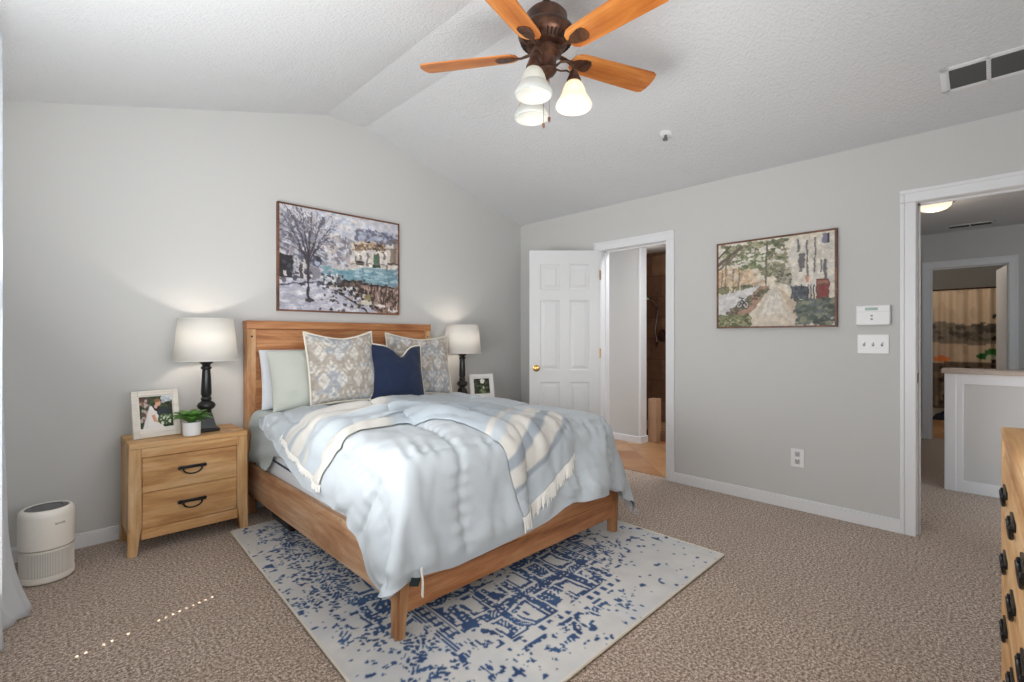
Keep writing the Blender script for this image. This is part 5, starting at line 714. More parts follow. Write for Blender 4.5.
-12,13,-14,14,-11,0,13,-16,17,-20,35,-36,32,-13,-11,11,1,6,-8,1,0,-1,0,0,0,0,0,-1,0,0,0,0,0,0,0,-1,0,0,-1,-1,0,-1,1,0,0,0,1,1,0,1,0,0,1,0,0,-1,0,1,-1,0,1,1,0,11,-26,27,4,-16,-24,21,20,-16,-23,4,24,-23,14,-7,8,10,-21,0,12,-1,4,-5,
0,-13,13,-9,12,-2,-11,17,-16,16,-23,37,-38,30,-13,7,-12,-4,12,-3,0,1,0,0,0,0,0,0,-1,1,-1,0,0,-1,0,0,0,-1,0,0,-1,0,0,0,0,0,0,1,1,0,1,0,0,0,0,1,0,0,1,0,0,0,1,-12,20,-26,13,25,-26,-20,31,8,-18,12,-21,16,-19,17,-9,-7,14,1,-10,4,-11,27,
-3,11,-18,7,-6,4,8,-13,18,-21,20,-2,-1,-10,11,-4,-6,13,-17,8,0,0,1,0,1,0,0,0,0,-1,0,-1,0,-1,1,-1,0,0,0,0,1,0,-1,0,0,1,-1,0,0,0,1,1,0,1,0,1,0,0,1,0,0,0,-1,9,-18,20,-31,16,26,-28,0,-7,27,-30,22,-16,14,-18,7,10,-4,-3,-2,-5,3,-17,
-7,6,-11,2,5,-4,3,10,-17,22,-21,5,29,-30,14,-11,12,-17,16,-8,1,0,0,2,0,0,1,0,0,-1,-1,0,-2,0,-1,0,0,0,1,0,1,0,0,0,0,-1,1,-1,0,0,0,1,1,1,1,0,1,1,-1,1,-1,0,0,-8,18,-23,6,-5,-8,41,-48,32,-27,28,-24,21,-15,12,-1,-9,-6,12,-3,-2,6,-9,
-1,-12,6,0,-1,3,-4,4,12,-18,18,-24,11,28,-33,15,-14,16,-15,6,0,1,1,0,2,1,-1,1,-1,0,-1,-2,0,-1,-1,1,0,1,0,1,0,1,1,-1,0,-1,-1,0,0,0,0,0,1,1,2,1,1,0,1,-1,0,-1,-6,16,-23,11,14,-32,8,6,18,-34,29,-27,24,-22,15,-9,1,3,4,-12,1,15,-10,9,
-8,-8,10,-1,2,-3,5,-6,5,11,-16,18,-27,-3,39,-27,19,-18,10,-6,0,1,1,1,1,1,1,0,0,-1,-1,-1,-1,-1,0,-1,0,1,2,0,1,0,0,1,-1,0,-1,0,-1,-1,1,1,1,1,1,1,1,1,0,0,-1,-1,-2,-15,28,1,-27,29,-14,-25,24,13,-30,22,-24,16,-11,6,-1,9,-4,-1,13,-18,7,-9,
-6,-4,4,1,-3,3,-2,1,0,-6,19,-18,24,2,-33,30,-14,-2,-5,5,0,0,1,2,1,1,1,-1,0,0,-1,-1,-1,-1,0,-1,1,1,0,2,1,1,0,0,-1,0,-1,-2,0,0,0,0,1,2,1,2,1,1,0,-1,-1,-1,10,-13,-14,13,1,-17,35,7,-44,0,27,-21,4,8,1,0,-2,-6,-2,10,-15,18,-8,8,
-5,-2,1,-1,3,1,-6,5,-7,15,-16,20,-17,-6,32,-36,13,10,0,-8,0,1,0,1,1,1,0,2,0,-2,0,0,-2,0,-1,0,0,0,2,1,0,1,1,-1,1,-2,-1,0,-1,0,0,1,1,1,2,1,1,0,0,0,-1,-1,-12,21,-3,-25,30,-15,-17,15,24,-9,-26,12,15,-22,6,-5,2,-7,14,-8,7,-15,19,-10,
-5,-2,2,0,1,-5,8,-6,7,-11,17,-9,-3,14,-26,35,-34,3,1,10,0,-1,1,0,1,1,1,0,0,1,-1,-1,0,-1,-1,1,0,1,0,1,1,0,0,1,-1,0,0,-1,-1,0,0,0,1,1,1,1,1,0,0,0,0,-1,3,-6,-10,22,-28,19,13,-38,-2,32,3,-2,-18,10,-7,2,-3,11,-18,14,-9,7,-15,33,
-14,8,1,1,-2,4,-6,6,-6,11,-11,6,4,4,-9,-1,12,1,-2,-10,-1,1,0,1,0,1,1,0,0,0,0,0,-1,0,0,0,0,0,1,0,1,0,0,0,0,0,-1,-1,1,0,0,0,1,1,0,1,0,1,0,0,-2,0,3,-14,20,-22,9,16,-29,31,-2,-34,26,-10,8,-11,5,-2,3,-12,20,-17,10,-8,2,-17,
-7,2,1,0,1,-5,6,-5,6,-8,12,-12,16,-16,25,-34,26,-14,-2,5,0,0,0,0,1,-1,1,0,1,0,1,-1,1,0,0,0,0,0,0,0,0,1,0,0,0,-1,1,0,-1,0,0,1,0,0,1,0,1,0,0,-1,1,-2,-9,20,-20,2,17,-27,23,-8,-10,30,-31,14,-8,8,-5,0,-4,10,-20,23,-7,0,6,-14,
-1,-4,2,0,-4,5,-5,5,-5,8,-10,16,-15,12,-15,27,-34,24,-9,5,-4,0,0,-1,0,1,-1,1,0,1,0,1,0,1,0,0,0,0,0,0,0,-1,1,-1,0,1,-1,1,0,0,1,0,0,0,0,0,0,-1,0,0,0,0,11,-24,5,16,-20,18,-2,-6,-7,7,10,-15,8,-8,5,0,-1,-8,15,-17,-1,11,-11,28,
-9,5,0,0,2,-5,5,-4,5,-7,11,-13,17,-15,2,-10,32,-32,22,-14,7,-1,0,0,-1,0,0,0,1,0,1,1,1,1,0,0,1,-1,-1,0,-1,0,-1,1,0,0,1,0,1,1,-1,0,0,-1,0,0,-1,1,-1,1,-1,1,-10,21,2,-24,17,3,-15,1,-2,6,-9,11,-9,11,-5,-5,8,1,-17,-1,17,-11,9,-16,
2,-7,3,-2,-3,5,-4,4,-5,8,-10,15,-10,0,13,-1,-25,31,-25,16,-6,0,-1,0,-1,-1,1,0,0,1,1,2,1,0,2,0,-1,0,-1,-1,-1,0,0,0,0,1,0,1,0,0,1,0,-1,0,-1,-1,-1,0,1,-1,1,0,9,-16,6,7,5,-18,14,-22,34,-30,18,-12,8,-9,0,9,-9,-4,11,-4,-14,4,7,-10,
5,-8,-1,-2,5,-5,4,-6,5,-5,11,-5,-5,16,-14,-2,15,-25,29,-20,8,0,-1,-1,0,-1,-1,0,1,1,1,1,2,1,0,1,0,0,-1,-1,-1,-1,-1,0,1,0,1,1,1,0,0,-1,0,-1,-1,-1,0,-1,0,0,1,2,-9,15,-14,20,-20,19,-28,30,-16,-15,8,10,-4,-4,3,-7,6,4,-8,4,-3,11,-15,5,
-17,31,-20,5,-6,6,-9,7,-3,5,-2,-6,17,-14,12,-6,1,9,-26,27,-11,-1,1,-1,-2,0,-1,1,0,1,1,2,1,1,2,0,0,-1,-1,-2,0,-2,0,0,0,1,1,1,1,0,0,0,-1,-1,-2,-1,0,-1,0,1,1,0,12,-19,20,-18,19,-28,30,-27,-3,24,-26,12,0,0,-1,4,-4,0,5,-4,5,-15,11,-6,
-1,-7,20,-20,7,-9,7,-1,3,-1,-6,13,-9,1,5,-2,-8,12,-4,-6,6,0,-1,-1,0,-1,0,-1,1,1,1,1,2,2,0,0,0,0,-1,0,-2,0,-1,-1,0,1,1,0,1,1,0,-1,-1,-1,0,-2,-1,0,0,1,1,1,0,14,-21,20,-26,24,-26,27,-13,-10,19,-22,0,11,-4,-2,4,0,-1,-1,-5,17,-14,7,
-5,8,-12,20,-17,7,-5,1,0,-4,9,-3,-3,3,2,4,-7,-1,16,-21,7,1,-1,0,0,-1,0,0,0,0,2,1,1,1,1,1,0,-1,0,-2,-1,-1,-1,0,1,0,1,1,0,0,0,0,-1,-1,-2,0,-1,0,0,0,1,1,-10,-3,29,-26,20,-24,22,-7,12,-6,-15,12,-1,-8,0,2,-4,4,6,-2,-2,-14,22,-10,
-2,0,10,-21,19,-13,7,-4,1,5,-6,3,-5,10,-3,-6,11,-16,-3,24,-12,0,0,0,0,0,-1,0,0,1,1,1,1,1,1,0,0,0,-1,0,-1,-1,0,0,-1,0,0,1,0,0,0,0,-1,-1,0,-1,-1,0,0,1,0,1,11,-8,-14,23,-25,14,7,-18,-5,3,14,-10,5,0,5,-5,7,-6,-7,9,8,-3,-17,18,
13,-16,-2,14,-21,16,-9,3,-3,1,4,-2,4,2,-16,22,-17,6,8,-20,12,-1,1,0,0,0,0,1,0,1,0,0,1,0,1,0,1,-1,0,-1,0,0,-1,-1,1,-1,0,0,0,0,0,-1,0,0,-1,0,0,0,0,0,1,0,-8,23,-4,-19,5,15,-24,20,7,-5,-16,4,-8,3,11,2,-12,9,-4,-4,-4,19,-2,-15,
-20,14,3,4,14,-23,9,-6,3,-4,3,-6,16,-18,16,-4,0,5,-13,15,-10,1,0,0,0,1,1,-1,1,0,0,1,0,0,0,1,-1,1,0,0,0,-1,0,0,-1,0,-1,-1,0,0,-1,0,0,0,0,0,0,0,1,0,-1,1,8,-18,6,-9,25,-21,14,-16,14,-9,7,-6,11,-2,-14,-2,13,-12,14,3,3,-18,4,20,
4,-4,1,-14,0,24,-20,6,-3,4,-6,10,-13,21,-18,-5,24,-18,11,-12,5,0,1,1,0,1,1,1,0,0,0,0,-1,1,0,0,0,0,0,1,0,0,0,-1,-1,0,-1,-1,-1,0,-1,1,0,0,0,1,0,0,0,0,0,-1,-8,15,-20,26,-21,17,-16,18,-14,10,-10,13,-8,-2,-2,0,-10,9,-15,16,-8,-2,22,-19,
-7,6,-1,17,-4,-22,22,-16,3,-4,7,-10,11,-12,22,-12,-1,12,-15,10,0,-8,0,0,2,0,1,1,1,0,0,-1,0,-1,-1,0,1,0,1,0,0,1,0,0,-1,-1,-1,-1,-1,-1,0,-1,0,1,1,0,1,1,-1,0,0,0,9,-20,22,-20,19,-19,20,-12,-10,11,3,-12,6,-1,4,-2,7,-9,12,-22,16,7,-22,1,
0,-2,0,-2,-5,21,-22,19,-13,4,-3,5,-10,11,-13,23,-23,9,10,-15,-3,6,0,2,0,2,1,1,0,0,0,0,-1,-1,0,-1,0,1,0,1,1,1,-1,0,-1,-1,-2,-1,-1,-1,-1,0,1,1,1,1,1,0,0,0,-1,0,-10,19,-19,20,-19,21,-11,-11,18,-13,-2,14,-9,5,-6,7,-9,9,-12,23,-18,-2,-5,12,
4,-6,-3,1,12,-18,22,-23,14,-2,-9,5,8,-10,9,-14,23,-22,-1,16,-4,-5,1,0,2,1,1,1,1,0,-1,-1,-1,0,-1,0,0,0,1,1,1,0,1,-1,-1,-2,0,-2,-2,-1,0,1,0,1,1,1,1,0,1,-1,0,-2,8,-18,19,-18,23,-13,-10,22,-13,-6,16,-9,2,-6,4,-4,7,-10,20,-22,13,-5,5,-14,
-5,2,-1,1,-8,19,-18,22,-20,-2,11,-8,5,6,-9,9,-16,24,0,-20,8,-2,0,1,1,1,1,1,0,0,0,-1,0,-2,-1,0,0,1,1,1,0,1,0,0,-1,-1,-2,-2,-1,-1,0,0,1,0,2,1,1,1,0,-1,0,-1,-10,18,-18,23,-17,-5,23,-13,-9,16,-9,-6,1,1,2,4,-8,16,-17,18,-13,3,-4,-1,
10,-16,3,0,7,-11,17,-19,20,-5,-11,9,-7,-5,15,-13,12,-18,1,21,-9,-3,0,1,0,2,1,1,0,0,0,0,-2,0,-1,0,0,0,0,1,1,0,0,0,0,-2,-1,-1,-2,0,-1,0,1,1,1,1,1,0,0,1,-2,0,9,-18,22,-19,0,20,-12,-13,20,-10,-6,8,-4,5,-2,-7,14,-16,22,-20,11,-2,-3,1,
-13,22,-7,-7,3,-5,0,18,-18,10,-8,0,-3,13,-8,4,-6,14,1,-19,9,0,0,-1,1,0,1,1,1,0,-1,-1,0,-1,0,-1,0,0,1,0,1,0,1,-1,-1,0,-2,-1,0,-2,1,-1,1,1,1,1,0,1,0,0,0,-1,-9,19,-20,6,15,-9,-15,24,-14,-5,12,-8,4,-2,-2,9,-13,24,-23,12,-10,0,6,0,
7,-20,9,7,-3,7,-14,-2,17,-15,19,-19,13,-5,-6,9,-6,-7,8,9,-8,0,0,1,0,0,0,0,0,0,1,0,-1,0,-1,0,0,0,0,1,0,0,-1,0,0,-1,0,-1,-1,0,-1,1,0,0,1,0,1,0,1,0,0,0,9,-19,15,1,1,-21,23,-12,-6,15,-10,1,0,-1,5,-7,12,-24,26,-12,-1,5,-4,8,
-10,22,-17,-1,-3,8,-6,2,-2,-2,1,18,-13,-7,17,-12,13,-7,-2,-7,8,2,-1,-1,0,0,1,-1,0,1,-1,0,1,-1,1,0,-1,1,0,-1,0,0,0,0,-1,0,-1,0,0,0,0,-1,0,1,-1,2,0,0,0,0,1,1,-10,17,-10,13,-25,25,-19,-3,19,-12,-2,5,-3,4,-4,3,3,-2,-10,3,-1,-7,14,-9,
-3,-6,19,-15,7,-2,-6,-1,2,16,-20,2,-2,11,-12,17,-12,13,-17,16,-7,2,0,0,-1,0,-2,0,0,0,1,0,0,1,0,0,0,-1,0,-1,0,0,-1,0,0,0,1,0,0,-1,0,1,-1,0,0,-1,1,0,1,0,1,1,9,-14,17,-25,22,-19,13,5,-12,-5,10,-7,4,-1,-1,10,-15,9,-16,9,5,4,-14,16,
11,-3,-22,16,-11,-3,7,-1,1,-3,20,-21,17,-13,9,-13,11,-10,17,-16,7,4,-1,-1,0,-2,0,-1,0,-1,0,1,0,1,1,0,0,0,-1,0,-1,-1,0,-1,1,0,0,0,1,1,0,-1,0,0,-1,0,-1,1,0,2,0,1,-7,18,-21,19,-19,13,-10,5,-9,14,-11,7,-1,-4,11,-15,7,-5,-1,-1,2,-2,0,-12,
-9,7,12,-25,5,-4,10,2,-4,2,-6,22,-23,20,-15,11,-8,7,-9,15,-13,7,0,-1,-2,-1,-1,-1,-1,0,1,0,1,1,0,1,1,-1,-1,-1,-1,-1,0,0,0,0,1,2,0,1,0,0,-1,-1,0,-1,-1,1,0,1,1,2,11,-18,16,-20,12,-9,13,-18,15,-13,11,-3,-5,10,-13,9,-8,4,-2,-11,17,-4,3,-4,
1,-14,4,22,-13,5,9,-21,4,-6,5,-6,22,-24,19,-12,8,-7,9,-8,15,-8,0,-1,-1,-1,-2,-1,-1,0,-1,1,2,1,1,1,-1,0,0,-1,-2,0,-1,0,0,1,1,0,2,0,0,0,0,-2,-1,-1,1,-1,1,1,2,-2,5,7,-19,10,-7,11,-15,16,-15,12,-11,3,1,-11,16,-10,6,-6,5,8,-22,16,-2,1,
-9,15,-21,2,17,2,-15,22,-21,4,-4,5,-10,23,-20,17,-12,11,-10,10,-11,10,-3,3,-5,3,-8,6,-8,6,-5,7,-7,10,-11,12,-6,2,3,-8,6,-11,9,-9,13,-8,12,-6,6,2,-1,-1,-6,-3,7,-13,6,4,-10,12,-10,14,-16,4,-2,2,9,-13,13,-16,13,-13,7,-6,5,0,-4,5,-6,7,0,-6,17,-16,5,1,
-11,-6,26,-22,2,2,13,-17,21,1,1,-18,10,-16,23,-17,14,-10,10,-14,15,-7,4,-3,0,-1,-3,0,-2,0,1,2,-3,4,9,-23,24,-10,-8,13,-14,17,-20,21,-20,22,-19,22,-18,5,-6,10,-5,11,-19,17,-16,-2,19,-23,26,-28,20,-15,14,0,-11,14,-13,11,-14,9,-8,6,-5,7,-13,6,9,-5,0,9,-18,23,-7,-5,
-8,-5,0,21,-16,-3,2,14,-17,0,1,18,-18,17,-18,20,-13,11,-14,15,-11,4,1,-6,8,-8,3,-1,-2,-1,7,-8,12,-23,17,8,-27,28,-10,-7,13,-5,-1,0,10,-18,21,-23,27,-17,15,-22,20,-16,11,-13,14,-4,-14,18,-23,28,-31,27,-13,-2,13,-12,8,-12,10,-9,7,-6,7,-7,15,-8,-6,2,5,-9,17,-20,4,20,
-9,11,-15,-1,15,3,-16,3,15,0,-2,-14,18,-19,20,-19,16,-14,14,-10,4,0,-7,8,-9,3,0,-7,14,-16,-3,0,0,15,-18,19,-7,3,9,-2,-10,1,22,-21,-2,16,-18,19,-24,28,-4,-7,-3,-2,-3,6,-9,1,4,-9,8,-9,28,-33,30,-12,0,5,-12,10,-11,7,-6,7,-6,11,-13,3,4,3,-7,11,-17,1,15,-18,
0,-15,13,4,-16,-3,15,0,-8,2,4,12,-20,20,-21,21,-14,11,-8,2,1,-7,7,-8,3,-3,9,-6,-6,13,-5,-3,-3,-5,10,-16,29,-31,30,-13,11,5,-12,20,-1,-26,15,-15,14,-23,2,33,-27,22,4,3,2,-2,-1,-1,-2,-5,-9,12,-32,30,-18,4,5,-12,8,-8,8,-4,6,-10,10,0,-1,-6,11,-13,20,-3,-19,17,
-21,15,-6,-5,15,3,-14,-5,7,0,-1,1,18,-21,22,-18,16,-8,1,1,-6,6,-7,5,-1,5,-7,8,-1,-5,5,4,-1,-6,-7,12,-20,5,-2,25,-20,-8,17,-16,17,4,-12,11,-10,12,-10,-2,22,-30,7,-12,-2,0,-1,0,0,2,-1,19,14,-28,24,-17,3,4,-8,8,-6,3,-8,11,-9,1,-5,19,-14,12,-18,24,8,-19,
-1,-11,-5,3,2,-5,11,4,0,-1,-9,0,-4,19,-13,12,-8,4,1,-2,2,-3,4,0,3,-1,4,-3,3,0,-2,-8,3,4,-3,-6,1,11,-27,16,17,1,-28,11,-15,32,-10,-11,13,-11,12,-19,10,14,-22,16,-3,1,-1,0,-2,0,1,-18,4,23,-20,14,-8,-3,5,-7,0,3,-1,0,2,-5,17,-11,4,-8,-1,-15,20,19,
-24,4,10,-1,-8,3,3,-2,-1,-1,8,-7,3,-3,7,0,3,-1,0,1,0,1,0,0,-1,-2,-3,0,-2,0,3,6,-5,2,8,-13,13,-4,7,-28,19,-11,26,0,-5,-27,33,2,-23,14,-17,15,-20,14,11,-15,5,-1,2,1,0,-2,0,7,-2,-15,14,-8,1,0,-4,0,7,-9,12,-12,7,-3,-1,-7,8,0,1,-9,-11,10,
-19,6,-4,-2,7,0,-3,-2,2,0,-3,5,-2,-1,-1,2,0,2,0,0,0,-1,0,1,1,1,3,0,2,0,-2,-2,3,-1,-9,12,-4,-7,7,9,-26,28,-24,-1,18,-5,-5,-7,26,-22,16,-16,14,-18,7,7,-1,-1,-1,-4,7,1,2,-4,-3,6,-7,2,0,2,-2,7,-8,8,-7,10,-12,11,-13,8,-7,0,2,12,-17,-10,
-1,-15,4,4,-1,-9,1,3,0,-4,3,-2,-2,1,-3,3,-2,0,0,0,0,0,1,-1,-1,0,0,0,-1,1,-1,0,1,-2,9,-4,-4,11,-11,6,0,-3,19,-6,-21,25,-25,23,-24,23,-19,16,-15,11,-11,1,0,2,6,6,-6,-1,-10,2,7,-1,-1,-1,3,-4,10,-3,4,-6,1,-5,10,-5,6,-6,3,-1,11,-11,10,-17,
-12,15,-17,-1,-4,4,2,0,-3,1,-4,-1,3,-4,7,-7,-4,1,-1,1,0,1,-1,0,1,0,0,1,1,0,1,1,-2,2,-4,-2,7,-7,8,-9,15,-17,0,10,9,-19,15,-16,21,-20,18,-18,13,-4,6,0,0,-1,-6,-6,2,-3,14,0,-8,-6,7,-3,-3,11,-4,1,2,2,3,-5,-4,5,-2,11,-6,13,-14,11,-11,12,
-13,-6,9,-7,3,2,-3,-3,-2,0,1,2,-4,6,-4,-4,0,-4,3,-3,1,-1,0,1,-1,1,0,-1,0,0,0,0,0,0,0,3,-3,4,-4,5,-6,9,-2,-6,4,6,-11,11,-12,13,-12,13,-13,1,-1,0,0,1,-2,6,-4,9,-10,2,-2,16,-9,-2,4,-4,7,1,-1,2,-7,19,-6,-10,11,-13,12,-12,21,-14,10,-10,
-17,-7,4,2,-2,2,-1,-1,0,0,2,-3,6,-6,1,-5,-1,-1,0,1,-2,1,0,0,0,0,0,0,0,0,0,0,0,0,1,-1,2,-2,3,-3,1,-1,0,-1,1,0,11,-11,4,-5,6,-5,7,-8,3,-3,3,-3,5,-5,8,-9,9,-7,19,-13,-3,5,-2,5,2,-2,-5,12,-2,-12,15,11,-22,15,-15,21,-19,11,-8,6,
-22,7,-6,2,2,-3,0,0,0,3,-3,5,-6,7,-11,-1,1,-1,-1,1,0,-1,1,-1,0,0,0,0,0,0,0,-1,1,1,-1,1,-2,2,-1,0,0,-1,2,-2,0,-1,3,-1,0,1,-1,5,-5,6,-6,5,-6,5,-5,10,-10,12,-12,20,-10,-1,0,-1,1,-6,0,8,3,-4,12,-5,-9,-2,17,-11,21,-24,4,-6,15,-9,
-21,-1,3,1,-2,4,-2,-1,4,-3,5,-5,5,-9,-3,-1,0,-1,0,1,-1,0,0,0,0,0,-1,1,0,0,0,1,1,-2,1,-1,2,-2,-1,0,0,2,0,6,-3,8,-10,13,-16,1,4,-5,9,-9,5,-5,6,-6,12,-12,15,-14,18,-11,-9,2,0,4,1,3,-5,5,3,-8,9,9,-4,-10,-4,19,-12,2,-6,24,-17,6,
-19,-3,5,1,0,-3,0,3,0,3,-8,4,-1,-5,-3,1,-1,0,-1,0,2,-2,0,0,1,-1,0,0,0,0,0,0,-1,2,-1,1,-2,1,0,0,1,1,-3,1,0,0,0,3,2,2,-8,6,-6,11,-11,6,-6,15,-14,18,-18,10,-1,-8,-2,0,1,0,3,2,11,-11,4,5,-11,7,7,7,4,-23,13,10,-3,-20,27,-5,
-16,2,-3,-3,1,1,1,2,-2,-5,6,0,-6,-3,-2,0,0,1,-1,0,1,0,-1,0,0,0,0,0,0,0,0,0,0,-1,0,1,0,0,0,1,0,-2,1,-1,9,-7,10,-13,17,-17,13,-11,7,-8,11,-10,15,-15,23,-22,5,10,-16,0,7,-6,8,-5,6,-7,-3,12,1,-1,8,-15,14,-4,-4,-2,-6,13,13,-9,-11,4,
-10,-2,-2,-3,-1,-2,5,-2,-3,5,-2,-3,-3,-4,0,0,1,-1,1,0,0,0,-1,0,0,0,1,-1,0,0,0,0,0,0,2,-2,1,-1,0,1,-1,1,-1,8,-7,4,-3,2,-4,18,-19,15,-13,10,-11,18,-17,20,-16,-3,14,-17,6,4,-7,-1,-2,11,-4,4,-11,9,-3,1,5,13,-12,4,-11,25,-14,-14,11,11,-17,13,
-4,-2,-2,-2,-4,0,-3,-3,3,-1,0,-3,-5,-1,-1,1,0,0,0,0,0,1,0,0,-1,1,-1,0,0,0,0,0,0,1,-2,2,-1,0,2,-2,1,-1,6,-6,6,-4,5,-6,1,-1,15,-16,12,-11,16,-17,18,-16,-3,23,-23,14,-10,2,-4,22,-3,-18,6,2,-3,-8,10,-3,-7,7,-1,15,6,-21,13,-5,-9,8,12,-17,
-2,0,-2,-2,-3,-3,-5,-1,2,-4,1,-4,-2,-2,0,0,0,1,-1,1,-1,1,-1,0,0,0,0,0,0,0,0,0,1,-1,2,-2,0,1,-1,0,0,4,-4,5,-5,6,-4,8,-10,0,0,11,-8,6,-9,15,-16,2,14,-15,3,-2,8,-5,10,-14,4,14,-14,0,18,-19,5,0,7,-17,26,-15,0,1,1,-1,-1,-6,10,7,
2,-2,0,-3,-1,-5,-4,-2,-6,3,-4,-2,-3,0,0,-1,1,1,3,-4,3,-3,1,0,0,-1,1,0,-1,0,0,1,-1,2,-2,-1,2,-1,0,3,0,-3,5,-5,3,0,-4,3,1,5,-8,1,-1,4,8,-12,14,-12,2,-3,2,-2,3,1,4,-3,1,-5,2,3,-7,24,-19,8,-14,20,-14,3,2,3,-9,3,1,2,-10,16,
3,-1,-1,-1,-4,-4,-2,-5,-3,-2,-3,-3,-1,0,1,-1,0,3,-1,-1,-1,1,0,1,-1,1,-1,1,0,-1,0,-1,1,-1,4,-2,-2,1,-1,-1,1,4,-4,4,-3,7,0,-9,15,-12,6,-6,15,-12,-5,26,-23,21,-23,20,-12,-8,6,0,-3,9,-8,-1,8,-9,18,-19,11,-8,8,-12,3,9,1,-5,2,2,-4,-5,0,-5,
4,0,-1,-4,-4,-1,-4,-2,-2,-6,-3,-3,0,1,-1,0,0,4,-4,-1,1,0,4,0,1,-1,1,0,3,2,1,0,-3,-6,-2,7,2,-1,2,-2,-7,-2,7,-6,5,-4,-3,6,-5,1,3,11,-9,-2,22,-19,11,-18,13,-15,19,-4,-11,1,9,-11,3,8,0,-3,-8,23,-13,0,-6,-3,-2,6,1,5,2,-6,3,3,-8,20,
6,-1,-6,-3,-1,-2,-1,-2,-3,-4,-4,-2,0,-3,0,0,1,-2,1,0,0,2,-2,-2,2,2,0,1,-2,0,-2,2,2,5,-3,-6,1,1,-3,2,1,7,-9,5,-4,4,0,5,-8,10,1,-4,-7,24,-26,5,-4,10,-11,7,-7,5,-4,12,-11,8,-8,0,0,9,-10,10,0,-2,-3,21,-3,-22,12,1,-5,10,-5,-5,3,-13,
7,-7,-2,-1,-1,-1,-1,-2,-3,-3,-3,3,-5,-1,-1,0,0,-1,-1,0,-3,-1,0,2,-2,0,0,-1,1,-1,2,-2,0,0,1,2,-2,-1,3,-2,8,-8,3,-2,5,-6,16,-15,12,0,-12,-1,11,-6,7,-10,12,-16,12,-8,1,-1,11,-12,5,0,7,-13,3,-1,20,-14,2,-2,13,-22,12,22,-21,2,3,-5,-2,-3,35,-29,
0,-1,-1,0,-1,-1,-1,-2,-2,-3,3,-7,3,-2,0,0,-2,0,0,-3,-3,-2,-2,0,1,-1,0,0,0,0,0,0,0,1,-1,1,-1,2,-2,3,-2,1,-2,5,-5,11,-12,25,-16,-8,10,-5,-3,-1,0,12,-11,1,-6,8,0,-2,3,-2,2,-6,2,15,-21,32,-9,-12,0,2,-2,8,-14,5,18,-7,0,-4,13,-6,-9,22,
-1,-1,0,-1,0,-1,-1,-1,-1,2,-7,1,0,0,-1,1,-1,0,2,-6,-5,-3,-3,0,0,0,0,0,-1,1,-1,1,0,-1,2,-2,2,-2,2,-1,0,-1,5,-4,10,-9,14,-15,20,16,-26,-8,7,-9,15,-15,3,6,-7,7,-6,6,-9,5,4,-9,28,-26,32,-34,1,7,15,-7,-8,-4,10,-13,12,6,-3,6,-8,22,-32,22]

